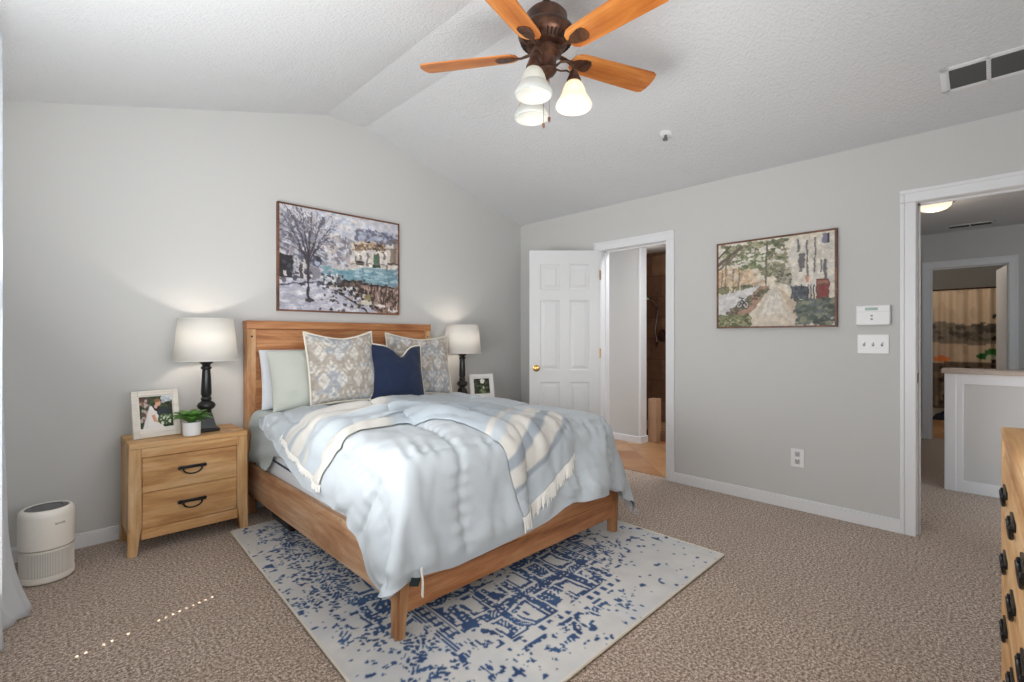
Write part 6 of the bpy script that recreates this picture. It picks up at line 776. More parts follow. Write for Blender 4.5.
# ---------------------------------------------------------------- area rug
def rug():
    A, B, D_, E_ = (np.array(q) for q in ((.845, 3.325), (.745, 1.062), (2.69, 1.066), (2.70, 3.325)))
    ni, nj = 390, 460
    u = np.linspace(0, 1, ni)[None, :, None]; v = np.linspace(0, 1, nj)[:, None, None]
    P = (B*(1-u)+D_*u)*(1-v)+(A*(1-u)+E_*u)*v
    Z = np.full((nj, ni), .012)
    Xm = (u*1.95)[:, :, 0]+0*v[:, :, 0]; Ym = (v*2.30)[:, :, 0]+0*u[:, :, 0]      # metres across / along
    Z = Z+.002*np.sin(Xm*5)*np.sin(Ym*4)
    # pattern: lattice of hooked diamonds, a border of double lines, all worn away in patches
    wx = (vnoise(nj, ni, 16, 5, 2)-.5)*.05; wy = (vnoise(nj, ni, 14, 6, 2)-.5)*.06
    cx = Xm-.92; cy = Ym-.86
    X2 = cx+wx; Y2 = cy+wy; ax, ay = np.abs(X2), np.abs(Y2)
    fine = np.sin(X2*138+2.6*np.sin(Y2*61))*np.sin(Y2*130+2.6*np.sin(X2*57))
    swirl = np.sin(X2*84+2.2*np.sin(Y2*45+1))*np.sin(Y2*79+2.2*np.sin(X2*41))
    lattice = np.abs(((X2+Y2*.62)/.30+.5) % 1-.5)+np.abs(((X2-Y2*.62)/.30+.5) % 1-.5)       # diamond lattice
    inner = ((lattice < .60) & (fine < .52)) | ((np.abs(lattice-.72) < .045))
    inner &= ~((np.abs(lattice-.30) < .04))
    blue = np.where(ax/.80+ay/1.05 < 1, inner, (fine > .16) | (swirl > .55))
    bxx = np.abs(np.abs(cx)-.50)
    band = (bxx < .055) & (np.abs(cy) < 1.2)
    blue = np.where(band, (np.abs(bxx-.048) < .006) | (np.abs(bxx-.032) < .004) | ((np.abs((cy/.05) % 1-.5) < .2) & (bxx < .022)) | ((np.abs(bxx-.012) < .004)), blue)
    byy = np.abs(np.abs(cy)-.60)
    band2 = (byy < .045) & (np.abs(cx) < .45)
    blue = np.where(band2, (np.abs(byy-.040) < .006) | ((np.abs((cx/.055) % 1-.5) < .22) & (byy < .018)), blue)
    wear = vnoise(nj, ni, 7, 21, 3)*.42+vnoise(nj, ni, 62, 33, 2)*.58
    g2 = lambda x, y, sx, sy: np.exp(-((cx-x)/sx)**2-((cy-y)/sy)**2)
    dens = .42*g2(-.05, -.42, .40, .26)+.30*g2(.42, -.22, .30, .22)+.26*g2(-.66, .45, .22, .75)+.20*g2(-.62, -.25, .25, .3)+.30*g2(0, .5, .7, .8)
    edge = np.minimum.reduce([Xm, 1.95-Xm, Ym, 2.30-Ym])
    keep = wear < (.365+dens*.62-.10*np.clip((.10-edge)/.10, 0, 1)-.06*np.clip((cx-.55)/.3, 0, 1))
    specks = (vnoise(nj, ni, 70, 77, 1) > .86) & (vnoise(nj, ni, 6, 78, 2) > .40)
    m = ((blue > .5) & keep) | specks
    m = m.astype(float)
    sm = (m+np.roll(m, 1, 0)+np.roll(m, -1, 0)+np.roll(m, 1, 1)+np.roll(m, -1, 1))/5; m = .6*m+.4*sm
    tone = vnoise(nj, ni, 26, 41, 3)[..., None]; soft = vnoise(nj, ni, 9, 42, 3)[..., None]
    ivory = np.array((220, 218, 214))/255*(.93+.1*tone); grey = np.array((194, 200, 206))/255
    ivory = ivory*(1-.4*np.clip((soft-.45)*3, 0, 1))+grey*.4*np.clip((soft-.45)*3, 0, 1)
    bl = np.array((18, 46, 92))/255*(1-tone)+np.array((62, 100, 146))/255*tone
    col = ivory*(1-m[..., None])+bl*m[..., None]
    return P, Z, col
P, Z, col = rug()
rg = gridmesh('area_rug', np.dstack([P, Z]), M['rug'], col)
tag(rg, 'ivory area rug with worn navy medallion pattern lying under the bed', 'rug'); mod(rg, 'SOLIDIFY', thickness=.009, offset=-1)
b = NB(); nj, ni = P.shape[:2]
loop = [(*P[0, i], .009) for i in range(0, ni, 6)]+[(*P[j, -1], .009) for j in range(0, nj, 6)]+[(*P[-1, i], .009) for i in range(ni-1, -1, -6)]+[(*P[j, 0], .009) for j in range(nj-1, -1, -6)]
tube(b, loop, .006, 6, True); mesh('bound_edge', b, M['cream'], rg, True, label='cream bound edge')

# ---------------------------------------------------------------- bed frame
BX0, BX1, BYF, BYH = 1.0, 2.545, 1.645, 3.69
bed = thing('bed', 'rustic pine bed frame with planked headboard standing on the patterned rug', 'bed', (1.77, 2.6, 0))
HX0, HX1 = 1.012, 2.514
hb = NB(); zt = 1.268
for i in range(5):
    z = .40+(zt-.40)*i/5; bx(hb, HX0+.055, HX1-.055, 3.612, 3.672, z+.001, z+(zt-.40)/5-.001, .003, 1)
hbo = mesh('headboard', hb, M['bed_x'], bed)
b = NB(); bx(b, HX0-.002, HX1+.002, 3.592, 3.692, zt, 1.325, .004, 2); mesh('top_rail', b, M['bed_x'], hbo)
for x in (HX0, HX1-.058):
    b = NB(); bx(b, x, x+.058, 3.598, 3.688, .0, zt-.0005, .004, 2); mesh('post', b, M['bed_z'], hbo)
    b = NB(); lathe(b, [(.007, 0), (.007, .002), (0, .002)], (0, 0, 0), 10, Matrix.Translation((x+.029, 3.598, 1.215)) @ Matrix.Rotation(PI/2, 4, 'X')); mesh('dowel', b, M['black'], hbo)
for x0, x1 in ((1.018, 1.050), (BX1-.050, BX1-.018)):
    b = NB(); bx(b, x0, x1, 1.70, 3.60, .138, .350, .005, 2); mesh('side_rail', b, M['bed_y'], bed)
fb = NB()
for z0, z1 in ((.108, .215), (.216, .322), (.323, .43)): bx(fb, BX0+.045, BX1-.045, BYF+.012, BYF+.050, z0, z1, .003, 1)
mesh('footboard', fb, M['bed_x'], bed)
for s, x in ((1, BX0), (-1, BX1)):
    b = NB(); y0, y1 = BYF-.006, BYF+.062; q = lambda i, z, t: [(x, y0+t, z), (x, y1, z), (x+s*i, y1, z), (x+s*i, y0+t, z)]
    lo, hi = q(.038, .0145, .012), q(.054, .30, 0)
    hexa(b, lo, hi); hexa(b, q(.054, .30, 0), q(.054, .43, 0)); bmesh.ops.remove_doubles(b, verts=b.verts[:], dist=1e-5)
    bmesh.ops.bevel(b, geom=[e for e in b.edges if abs(e.verts[0].co.z-e.verts[1].co.z) > .05], offset=.006, segments=2, affect='EDGES')
    mesh('leg', b, M['bed_z'], bed)
b = NB()
for i in range(12): y = 1.78+i*.155; bx(b, 1.05, BX1-.05, y, y+.09, .262, .280)
mesh('slats', b, M['bed_x'], bed)
b = NB(); bx(b, 1.74, 1.80, 1.695, 3.6, .17, .262); mesh('centre_beam', b, M['bed_y'], bed)
for y in (2.3, 3.0): b = NB(); bx(b, 1.74, 1.80, y, y+.06, .012, .17); mesh('support_leg', b, M['dark'], bed)
b = NB(); bx(b, 1.085, 1.42, 3.02, 3.36, .016, .135, .03, 4)
sb = mesh('storage_bag', b, plain('dark_brown_leatherette', (38, 28, 25), .5), None, True); tag(sb, 'dark brown storage case pushed under the left side of the bed', 'case')
b = NB(); bx(b, 1.081, 1.424, 3.016, 3.364, .095, .103, .003, 1); mesh('zip', b, M['bronze'], sb)

# ---------------------------------------------------------------- mattress, sheet
mt = NB(); bx(mt, 1.052, BX1-.052, 1.70, 3.59, .285, .70, .055, 5)
mt = mesh('mattress', mt, M['mattress'], None, True, angle=70); tag(mt, 'pale mattress inside the pine bed frame under the bedclothes', 'mattress')
b = NB(); tube(b, [(1.048, y, .435-.012*math.sin(y*3)) for y in np.linspace(2.35, 3.2, 12)], .006, 6); mesh('piping', b, M['navy'], mt, True, label='navy strip standing for the dark slit under the sheet')  # navy strip colours in the shaded slit under the sheet
def drape_sheet():
    prof = []
    nj = 90; ni = 34; G = np.zeros((nj, ni, 3)); r = rng(12)
    for j in range(nj):
        v = j/(nj-1); y = 2.12+(3.575-2.12)*v
        hem = .375+.10*np.clip((3.22-y)/.10, 0, 1)-.035*np.clip((2.7-y)/.5, 0, 1)+.006*math.sin(y*19)
        for i in range(ni):
            u = i/(ni-1)
            if u < .42:
                t = u/.42; x = 1.80-(1.80-1.085)*t; z = .712+.005*math.sin(x*16+y*9)+.004*math.sin(y*31+x*7)
            elif u < .58:
                t = (u-.42)/.16; a_ = t*PI/2; x = 1.085-.062*math.sin(a_); z = .712-.07*(1-math.cos(a_))
            else:
                t = (u-.58)/.42; z = .642+(hem-.642)*t
                x = 1.023-.006*t+.012*t*math.sin(y*23+2.2*math.sin(y*7))+.007*math.sin(y*9+z*26)+.004*math.sin(z*60+y*14)
                x = min(x, 1.034)
            G[j, i] = (x, y, z)
    return G
sh_ = gridmesh('bed_sheet', drape_sheet(), M['sheet']); mod(sh_, 'SOLIDIFY', thickness=.004, offset=1); mod(sh_, 'SUBSURF', levels=1, render_levels=1)
tag(sh_, 'sage grey bed sheet hanging over the left side of the mattress', 'sheet')

# ---------------------------------------------------------------- comforter and throw (draped cloth, vertex positions packed below)
def unpack(s, nv, nu):
    a = np.array(s, np.int64).reshape(3, nv, nu)
    return np.moveaxis(np.cumsum(np.cumsum(a, 2), 1), 0, -1)*1e-3
def normals(G):
    a = np.gradient(G, axis=1); b_ = np.gradient(G, axis=0); n_ = np.cross(a, b_)
    return n_/np.maximum(np.linalg.norm(n_, axis=-1, keepdims=True), 1e-9)
CF = unpack(CF_DATA, 78, 86)
def refine(A):
    for ax in (0, 1):
        B_ = np.moveaxis(A, ax, 0); n_ = len(B_); o_ = np.zeros((2*n_-1,)+B_.shape[1:]); o_[::2] = B_
        q_ = np.concatenate([B_[:1]*2-B_[1:2], B_, B_[-1:]*2-B_[-2:-1]]); o_[1::2] = (-q_[:-3]+9*q_[1:-2]+9*q_[2:-1]-q_[3:])/16; A = np.moveaxis(o_, 0, ax)
    return A
CF = refine(CF)
for _ in range(11):
    Q_ = CF.copy(); Q_[1:-1] = .5*CF[1:-1]+.25*(CF[:-2]+CF[2:]); CF = Q_.copy(); CF[:, 1:-1] = .5*Q_[:, 1:-1]+.25*(Q_[:, :-2]+Q_[:, 2:])
NV_, NU_ = CF.shape[:2]
uu = np.linspace(0, 2.35, NU_)[None]+np.zeros((NV_, 1)); vv = np.linspace(0, 2.0, NV_)[:, None]+np.zeros((1, NU_))
nn = normals(CF); nn *= np.sign(nn[NV_//3, NU_//2, 2])
wu = uu+.03*np.sin(vv*4.1+.6); wv = vv+.035*np.sin(uu*3.3)
su = np.minimum.reduce([np.abs(wu-q) for q in (.26, .70, 1.08, 1.46, 1.84, 2.16)]); sv = np.minimum.reduce([np.abs(wv-q) for q in (.42, .98, 1.54)])
seam = np.minimum(su, sv)
edge = np.minimum.reduce([uu, 2.35-uu, vv, 2.0-vv])
puff = .017*(1-np.exp(-(seam/.045)**1.0))*np.clip(edge/.06, .12, 1)
hang = np.clip((vv-1.62)/.3, 0, 1); hl = np.clip((.40-uu)/.3, 0, 1); hr = np.clip((uu-2.0)/.3, 0, 1)
fu = vnoise(NV_, NU_, 30, 51, 1)                     # broad lumps
g_ = rng(61)
def ridges(x, y, fx, seed_, tilt=3.):
    r_ = rng(seed_); o_ = 0
    for k_ in range(5): o_ = o_+np.sin(x*fx*r_.uniform(.55, 1.6)+y*r_.uniform(-tilt, tilt)+1.3*np.sin(y*r_.uniform(2, 6)+r_.uniform(0, 6))+r_.uniform(0, 6))
    o_ = o_/2.2; return np.sign(o_)*np.abs(o_)**.8
wr = .0095*hang*ridges(uu, vv, 25, 5)+.0040*hang*ridges(uu-.5*vv, vv, 52, 15, 8)+.0065*hl*ridges(vv, uu, 22, 6)+.006*hr*ridges(vv, uu, 22, 7)
wr += .0032*ridges(uu+.5*vv, vv-.3*uu, 17, 8, 5)*(1-hang)+.0028*ridges(vv-.6*uu, uu, 24, 11, 6)*(1-hang)
wr += .0050*np.exp(-((sv)/.05)**2)*ridges(uu, vv, 70, 9)+.0050*np.exp(-((su)/.05)**2)*ridges(vv, uu, 70, 10)
wr -= .009*np.exp(-(seam/.013)**2)*np.clip(edge/.05, 0, 1)
wr += .0012*ridges(uu+.3*vv, vv, 64, 21, 9)+.0009*ridges(vv-.2*uu, uu, 64, 22, 9)
wr *= np.clip(edge/.10, .10, 1)
G = CF+nn*(puff+wr)[..., None]
cf = gridmesh('comforter', G, M['comf']); mod(cf, 'SUBSURF', levels=1, render_levels=1)
tag(cf, 'puffy pale blue-grey comforter spread over the bed and hanging over its foot', 'comforter')
# underside
cu = gridmesh('lining', CF-nn*.018, M['white_fab'], None, cf)
c0 = G[-1, 2]
b = NB(); bx(b, -.021, .021, -.003, .003, -.030, .0, .001, 1, Matrix.Translation((1.022, 1.556, .292)) @ Matrix.Rotation(.35, 4, 'Y')); mesh('tag', b, M['tagcloth'], cf, label='dark green woven tag at the hem')
b = NB(); tube(b, [(1.046, 1.56, .32), (1.052, 1.558, .27), (1.048, 1.556, .215), (1.053, 1.557, .205), (1.057, 1.56, .26), (1.053, 1.562, .32)], .003, 6); mesh('tie_loop', b, M['fringe'], cf, True, label='white corner tie loop')

# throw blanket, laid over the comforter surface
def locate(pts):
    return np.array([np.unravel_index(np.argmin(((G-np.array(p_))**2).sum(-1)), G.shape[:2]) for p_ in pts], float)
def smoothline(pts, n_):
    d = np.r_[0, np.cumsum(np.linalg.norm(np.diff(pts, axis=0), axis=1))]; t = np.linspace(0, d[-1], n_); k_ = n_//9 | 1; pd = k_//2; out = []
    for c in range(2):
        a = np.interp(t, d, pts[:, c]); e = np.r_[2*a[0]-a[pd:0:-1], a, 2*a[-1]-a[-2:-pd-2:-1]]; out.append(np.convolve(e, np.ones(k_)/k_, 'valid'))
    return np.stack(out, -1)
def bil(A, q):
    r_ = np.clip(q[..., 0], 0, A.shape[0]-1.001); c_ = np.clip(q[..., 1], 0, A.shape[1]-1.001); i = r_.astype(int); j = c_.astype(int); f = (r_-i)[..., None]; g_ = (c_-j)[..., None]
    return A[i, j]*(1-f)*(1-g_)+A[i+1, j]*f*(1-g_)+A[i, j+1]*(1-f)*g_+A[i+1, j+1]*f*g_
nS, nT = 110, 56
EF = smoothline(locate([(.93, 2.16, .53), (1.02, 2.16, .70), (1.20, 2.18, .77), (1.37, 2.20, .78), (1.50, 1.98, .78), (1.54, 1.78, .77), (1.60, 1.62, .66), (1.63, 1.57, .36)]), nS)
EH = smoothline(locate([(.94, 2.80, .66), (1.05, 2.78, .72), (1.30, 2.72, .77), (1.62, 2.60, .78), (1.95, 2.44, .78), (2.14, 2.22, .78), (2.17, 1.95, .78), (2.12, 1.72, .74), (2.07, 1.60, .58)]), nS)
s_ = np.linspace(0, 1, nS)[:, None]; t_ = np.linspace(0, 1, nT)[None]
tt = (t_+.035*np.sin(2*PI*(2.1*t_+.9*s_))*np.exp(-((s_-.42)/.26)**2))[..., None]
UV = EF[:, None]*(1-tt)+EH[:, None]*tt
amp = .040*np.exp(-((s_-.40)/.20)**2)+.010
fold = amp*(.5+.5*np.sin(2*PI*(3.3*t_+1.1*s_)))**1.3+.4*amp*(.5+.5*np.sin(2*PI*(6.1*t_-1.7*s_+.3)))+.006*vnoise(nS, nT, 9, 5, 2)
fold *= np.clip(np.minimum(s_, 1-s_)/.10, .12, 1)*np.clip(np.minimum(t_, 1-t_)/.06, 0, 1)
n2 = normals(G); n2 *= np.sign(n2[NV_//3, NU_//2, 2])
TH = bil(G, UV)+bil(n2, UV)*(.005+.010*np.clip(np.minimum(t_, 1-t_)/.05, 0, 1)+fold)[..., None]
for _ in range(2): TH[1:-1, 1:-1] = .5*TH[1:-1, 1:-1]+.125*(TH[:-2, 1:-1]+TH[2:, 1:-1]+TH[1:-1, :-2]+TH[1:-1, 2:])
PAL = dict(b=(160, 169, 176), g=(140, 148, 156), w=(194, 191, 185), l=(174, 182, 188), c=(200, 195, 188))
def stripes(x, spec):
    out = np.zeros(x.shape+(3,)); tot = sum(w_ for _, w_ in spec); e = 0
    for k, w_ in spec:
        m = (x >= e/tot-1e-6); out[m] = np.array(PAL[k])/255; e += w_
    return out
S1 = stripes((s_+0*t_-.55)/.45, [('b', 6), ('w', .8), ('l', 1.4), ('w', 2), ('g', 1.6), ('w', 2.2), ('g', .5), ('l', 3.2)])
S2 = stripes(1-t_+0*s_, [('b', 1.2), ('w', 1.6), ('b', 1), ('w', 1.4), ('l', 1.6), ('w', .6), ('l', 2.2), ('w', 2.2)])
base_ = np.ones((nS, nT, 3))*np.array(PAL['b'])/255
w1 = np.clip((s_-.56)/.02, 0, 1)[..., None]; w2 = np.clip((.34-s_)/.04, 0, 1)[..., None]
tc = base_*(1-w1)+S1*w1; tc = tc*(1-w2)+S2*w2
tc = tc*(.97+.06*vnoise(nS, nT, 20, 8, 2))[..., None]
th = gridmesh('throw_blanket', TH, M['pat'], tc); mod(th, 'SOLIDIFY', thickness=.008, offset=-.6); mod(th, 'SUBSURF', levels=1, render_levels=1)
tag(th, 'fringed throw blanket striped pale blue and cream, bunched across the comforter', 'blanket')
def fringe(row, prev, L, seed):
    r = random.Random(seed); b_ = NB()
    pts = [Vector(p) for p in row]; pv = [Vector(p) for p in prev]
    for k in range(72):
        f = k/71*(len(pts)-1); i = min(int(f), len(pts)-2); fr = f-i
        p = pts[i].lerp(pts[i+1], fr); q = pv[i].lerp(pv[i+1], fr); d = (p-q).normalized()
        g_ = Vector((r.uniform(-.2, .2), r.uniform(-.2, .1), 0)); pp = [p-d*.004]; cur = p.copy(); l = L*r.uniform(.8, 1.15)
        for m in range(5):
            d = (d*.8+Vector((0, 0, -.32))+g_*.22).normalized(); cur = cur+d*l/5; pp.append(cur.copy())
        tube(b_, pp, [.0045, .0042, .0036, .0040, .0036, .0026], 5)
    return b_
mesh('fringe', fringe(TH[-1], TH[-4], .075, 3), M['fringe'], th, True)
mesh('fringe', fringe(TH[0], TH[3], .032, 4), M['fringe'], th, True)

# ---------------------------------------------------------------- pillows
def pillow(name, w, h, th_, loc, rz, lean, mat, label, cols=None, ears=.05, chop=0, sag=.04, pipe=None, seed=1, cat='pillow', roll=0, group=None, flange=0, twist=0):
    n_ = 44; a = np.linspace(-1, 1, n_); U, V = np.meshgrid(a, a)
    ox = U*(w/2)*(1-ears*1.2*(1-V**2)); oz = V*(h/2)*(1-ears*(1-U**2))
    oz = oz-sag*np.clip((V+1)/2, 0, 1)**2*(1-np.abs(U)**1.6)
    if chop: oz = oz-chop*np.exp(-((U-.12)/.30)**2)*np.clip((V+.2)/1.2, 0, 1)**2
    T = th_/2*(np.clip((1-np.abs(U)**2.6)*(1-np.abs(V)**2.6), 0, 1)**.52)*(1+.12*(-V))
    W = (vnoise(n_, n_, 5, seed, 3)-.5)*.020*np.clip((1-U**2)*(1-V**2)*4, 0, 1)
    crease = .006*np.sin(U*9+V*5+seed)*np.clip(np.abs(U)-.45, 0, 1)*(1-V**2)
    bend = .03*U**2
    Mx = Matrix.Translation(loc) @ Matrix.Rotation(rz, 4, 'Z') @ Matrix.Rotation(-lean, 4, 'X') @ Matrix.Rotation(roll, 4, 'Y')
    Ma = np.array(Mx)
    def pos(sgn):
        Pp = np.stack([ox, sgn*(T+W+crease)+bend, oz+h/2], -1)
        return Pp @ Ma[:3, :3].T+Ma[:3, 3]
    F = pos(-1); B_ = pos(1)
    rim = np.zeros((n_, n_), bool); rim[0] = rim[-1] = True; rim[:, 0] = rim[:, -1] = True
    mid = np.stack([ox, bend, oz+h/2], -1) @ Ma[:3, :3].T+Ma[:3, 3]
    F[rim] = mid[rim]; B_[rim] = mid[rim]
    idx = np.arange(n_*n_).reshape(n_, n_); idb = idx+n_*n_; idb[rim] = idx[rim]
    q = lambda I: np.stack([I[:-1, :-1], I[:-1, 1:], I[1:, 1:], I[1:, :-1]], -1).reshape(-1, 4)
    fs = np.r_[q(idx), q(idb)[:, ::-1]]
    me = bpy.data.meshes.new(name); me.from_pydata(np.r_[F.reshape(-1, 3), B_.reshape(-1, 3)].tolist(), [], fs.tolist()); me.polygons.foreach_set('use_smooth', [True]*len(me.polygons)); me.materials.append(mat)
    if cols is not None:
        h_, w_ = cols.shape[:2]; ii = np.clip(((U+1)/2*(w_-1)).astype(int), 0, w_-1); jj = np.clip(((1-V)/2*(h_-1)).astype(int), 0, h_-1)
        setcol(me, np.r_[cols[jj, ii].reshape(-1, 3), cols[jj, ii].reshape(-1, 3)])
    bm = NB(); bm.from_mesh(me); loose = [v for v in bm.verts if not v.link_faces]; 
    for v in loose: bm.verts.remove(v)
    bm.to_mesh(me); bm.free()
    o = bpy.data.objects.new(name, me); C.objects.link(o); tag(o, label, cat, group)
    mod(o, 'SUBSURF', levels=1, render_levels=2 if cols is None else 1)
    if pipe:
        ring = [mid[0, i] for i in range(n_)]+[mid[j, -1] for j in range(1, n_)]+[mid[-1, i] for i in range(n_-2, -1, -1)]+[mid[j, 0] for j in range(n_-2, 0, -1)]
        b_ = NB(); tube(b_, ring, pipe, 8, True); mesh('piping', b_, M['cream'], o, True, label='cream corded piping')
    return o
def ikat(seed):
    p_ = Pic(132, 132, (166, 157, 147), seed)
    p_.put(vnoise(132, 132, 4, seed+3, 3) > .56, (150, 158, 170), .75)
    cr, gr = (222, 218, 209), (146, 154, 168)
    def motif(x, y, k):
        p_.oval(x, y-.085*k, .022*k, .045*k, cr); p_.oval(x-.055*k, y, .026*k, .05*k, cr); p_.oval(x+.055*k, y, .026*k, .05*k, cr); p_.oval(x, y+.05*k, .04*k, .035*k, cr)
        p_.oval(x-.055*k, y, .010*k, .024*k, gr); p_.oval(x+.055*k, y, .010*k, .024*k, gr); p_.oval(x, y+.05*k, .016*k, .014*k, gr)
        p_.line(x-.12*k, y+.05*k, x-.05*k, y+.13*k, .012*k, cr); p_.line(x+.12*k, y+.05*k, x+.05*k, y+.13*k, .012*k, cr)
    for r_ in range(5):
        for c_ in range(5):
            x = .02+.24*c_+(.12 if r_ % 2 else 0); y = .10+.20*r_
            if (r_+seed) % 2:
                p_.poly([(x, y-.13), (x+.075, y), (x, y+.12), (x-.075, y)], cr); p_.poly([(x, y-.095), (x+.05, y), (x, y+.085), (x-.05, y)], gr if c_ % 2 else (170, 162, 152))
                p_.oval(x, y-.035, .014, .03, cr); p_.oval(x-.024, y+.004, .014, .02, cr); p_.oval(x+.024, y+.004, .014, .02, cr); p_.oval(x, y+.04, .016, .02, cr)
            else: motif(x, y, .78)
            p_.oval(x+.12, y-.02, .013, .03, cr, .8); p_.oval(x+.12, y+.06, .02, .014, (186, 180, 170), .8)
    p_.loosen(.9, (172, 166, 158), .10)
    a = p_.a; a = (a+np.roll(a, 1, 0)+np.roll(a, -1, 0)+np.roll(a, 1, 1)+np.roll(a, -1, 1))/5
    sh2 = (rng(seed).random((132, 132))-.5)*.06
    return a+sh2[..., None]
PZ_ = .735
pillow('bed_pillow', .64, .42, .10, (1.395, 3.50, PZ_-.022), math.radians(1), math.radians(8), M['white_fab'], 'plain white pillow at the back against the headboard, mostly hidden', ears=.03, sag=.0, seed=3)
pillow('bed_pillow', .62, .43, .14, (1.415, 3.37, PZ_-.022), math.radians(2), math.radians(16), M['sage'], 'pale sage green pillow behind the left patterned cushion', ears=.03, sag=.0, seed=5)
pillow('throw_pillow', .50, .52, .15, (1.560, 3.225, PZ_+.018), math.radians(-3), math.radians(14), M['pat'], 'grey and cream ikat cushion beside the sage pillow, left one of its pair', ikat(4), .035, 0, .055, .007, 7, 'cushion', math.radians(-1), 'ikat cushions')
pillow('throw_pillow', .56, .53, .16, (2.27, 3.36, PZ_+.005), math.radians(-12), math.radians(18), M['pat'], 'grey and cream ikat cushion behind the navy one, nearest the right lamp', ikat(9), .035, 0, .05, .007, 8, 'cushion', math.radians(3), 'ikat cushions')
pillow('throw_pillow', .44, .44, .16, (1.935, 3.16, PZ_+.012), math.radians(-8), math.radians(18), M['navy'], 'navy cushion with cream piping and a chopped notch at its top', None, .05, .085, .02, .0075, 9, 'cushion', math.radians(3))

# ---------------------------------------------------------------- nightstands
def nightstand(loc, label):
    t = thing('nightstand', label, 'nightstand', loc, 0, 'pine nightstands'); L = dict(parent=t, local=True)
    w, d, h = .59, .36, .62; x0, x1 = -w/2, w/2
    b = NB(); bx(b, x0+.02, x1-.02, .02, d, .115, h-.03, .002, 1); mesh('carcass', b, M['pine'], **L)
    b = NB(); bx(b, x0, x1, 0, d, h-.03, h, .004, 2); mesh('top', b, M['pine'], **L)
    for z0, z1 in ((.538, h-.0305), (.082, .138)): b = NB(); bx(b, x0+.055, x1-.055, .004, .03, z0, z1, .002, 1); mesh('face_rail', b, M['pine'], **L)
    for s in (-1, 1):
        X = x1 if s > 0 else x0
        b = NB(); i = lambda k, z, o=0: [(X+s*o, 0, z), (X+s*o, .055, z), (X-s*k, .055, z), (X-s*k, 0, z)]
        hexa(b, i(.036, 0, .006), i(.056, .16, .001)); hexa(b, i(.056, .16, .001), i(.056, h-.0305, 0)); bmesh.ops.remove_doubles(b, verts=b.verts[:], dist=1e-5)
        bmesh.ops.bevel(b, geom=[e for e in b.edges if abs(e.verts[0].co.z-e.verts[1].co.z) > .05], offset=.006, segments=2, affect='EDGES'); mesh('leg', b, M['pine_z'], **L)
        b = NB(); j = lambda k, z, o=0: [(X+s*o, d-.05, z), (X+s*o, d, z), (X-s*k, d, z), (X-s*k, d-.05, z)]
        hexa(b, j(.036, 0, .006), j(.052, .16, .001)); hexa(b, j(.052, .16, .001), j(.052, h-.0305, 0)); bmesh.ops.remove_doubles(b, verts=b.verts[:], dist=1e-5); mesh('leg', b, M['pine_z'], **L)
        b = NB(); bx(b, X-.012 if s > 0 else X+.002, X-.002 if s > 0 else X+.012, .05, d-.05, .10, h-.031, .001, 1); mesh('side_panel', b, M['pine_z'], **L)
    for z0, z1 in ((.142, .336), (.340, .534)):
        b = NB(); bx(b, x0+.060, x1-.060, .008, .026, z0+.002, z1, .002, 1); dr = mesh('drawer', b, M['pine'], **L)
        zc = (z0+z1)/2+.012; b = NB()
        bx(b, -.062, .062, -.002, .008, zc-.008, zc+.010, .004, 2)
        for s in (-1, 1): lathe(b, [(.0105, 0), (.0105, .010), (.006, .013), (0, .013)], (0, 0, 0), 14, Matrix.Translation((s*.062, .006, zc+.001)) @ Matrix.Rotation(PI/2, 4, 'X'))
        for s in (-1, 1): lathe(b, [(.006, 0), (.006, .018), (0, .02)], (0, 0, 0), 10, Matrix.Translation((s*.045, .006, zc-.004)) @ Matrix.Rotation(PI/2, 4, 'X'))
        tube(b, [(.047*math.cos(a), -.014-.004*math.sin(a), zc-.006-.030*math.sin(a)) for a in np.linspace(0, PI, 15)], .0045, 8); mesh('handle', b, M['black'], parent=dr, local=True, smooth=True, label='black bail handle')
    return t
ns = nightstand((.645, 3.333, 0), 'pine two-drawer nightstand left of the bed, carrying lamp, photo and plant')
dup(ns, (2.90, 3.333, 0), 0, 'pine nightstand right of the bed, hidden behind the bedclothes below its lamp')
TOP = .62

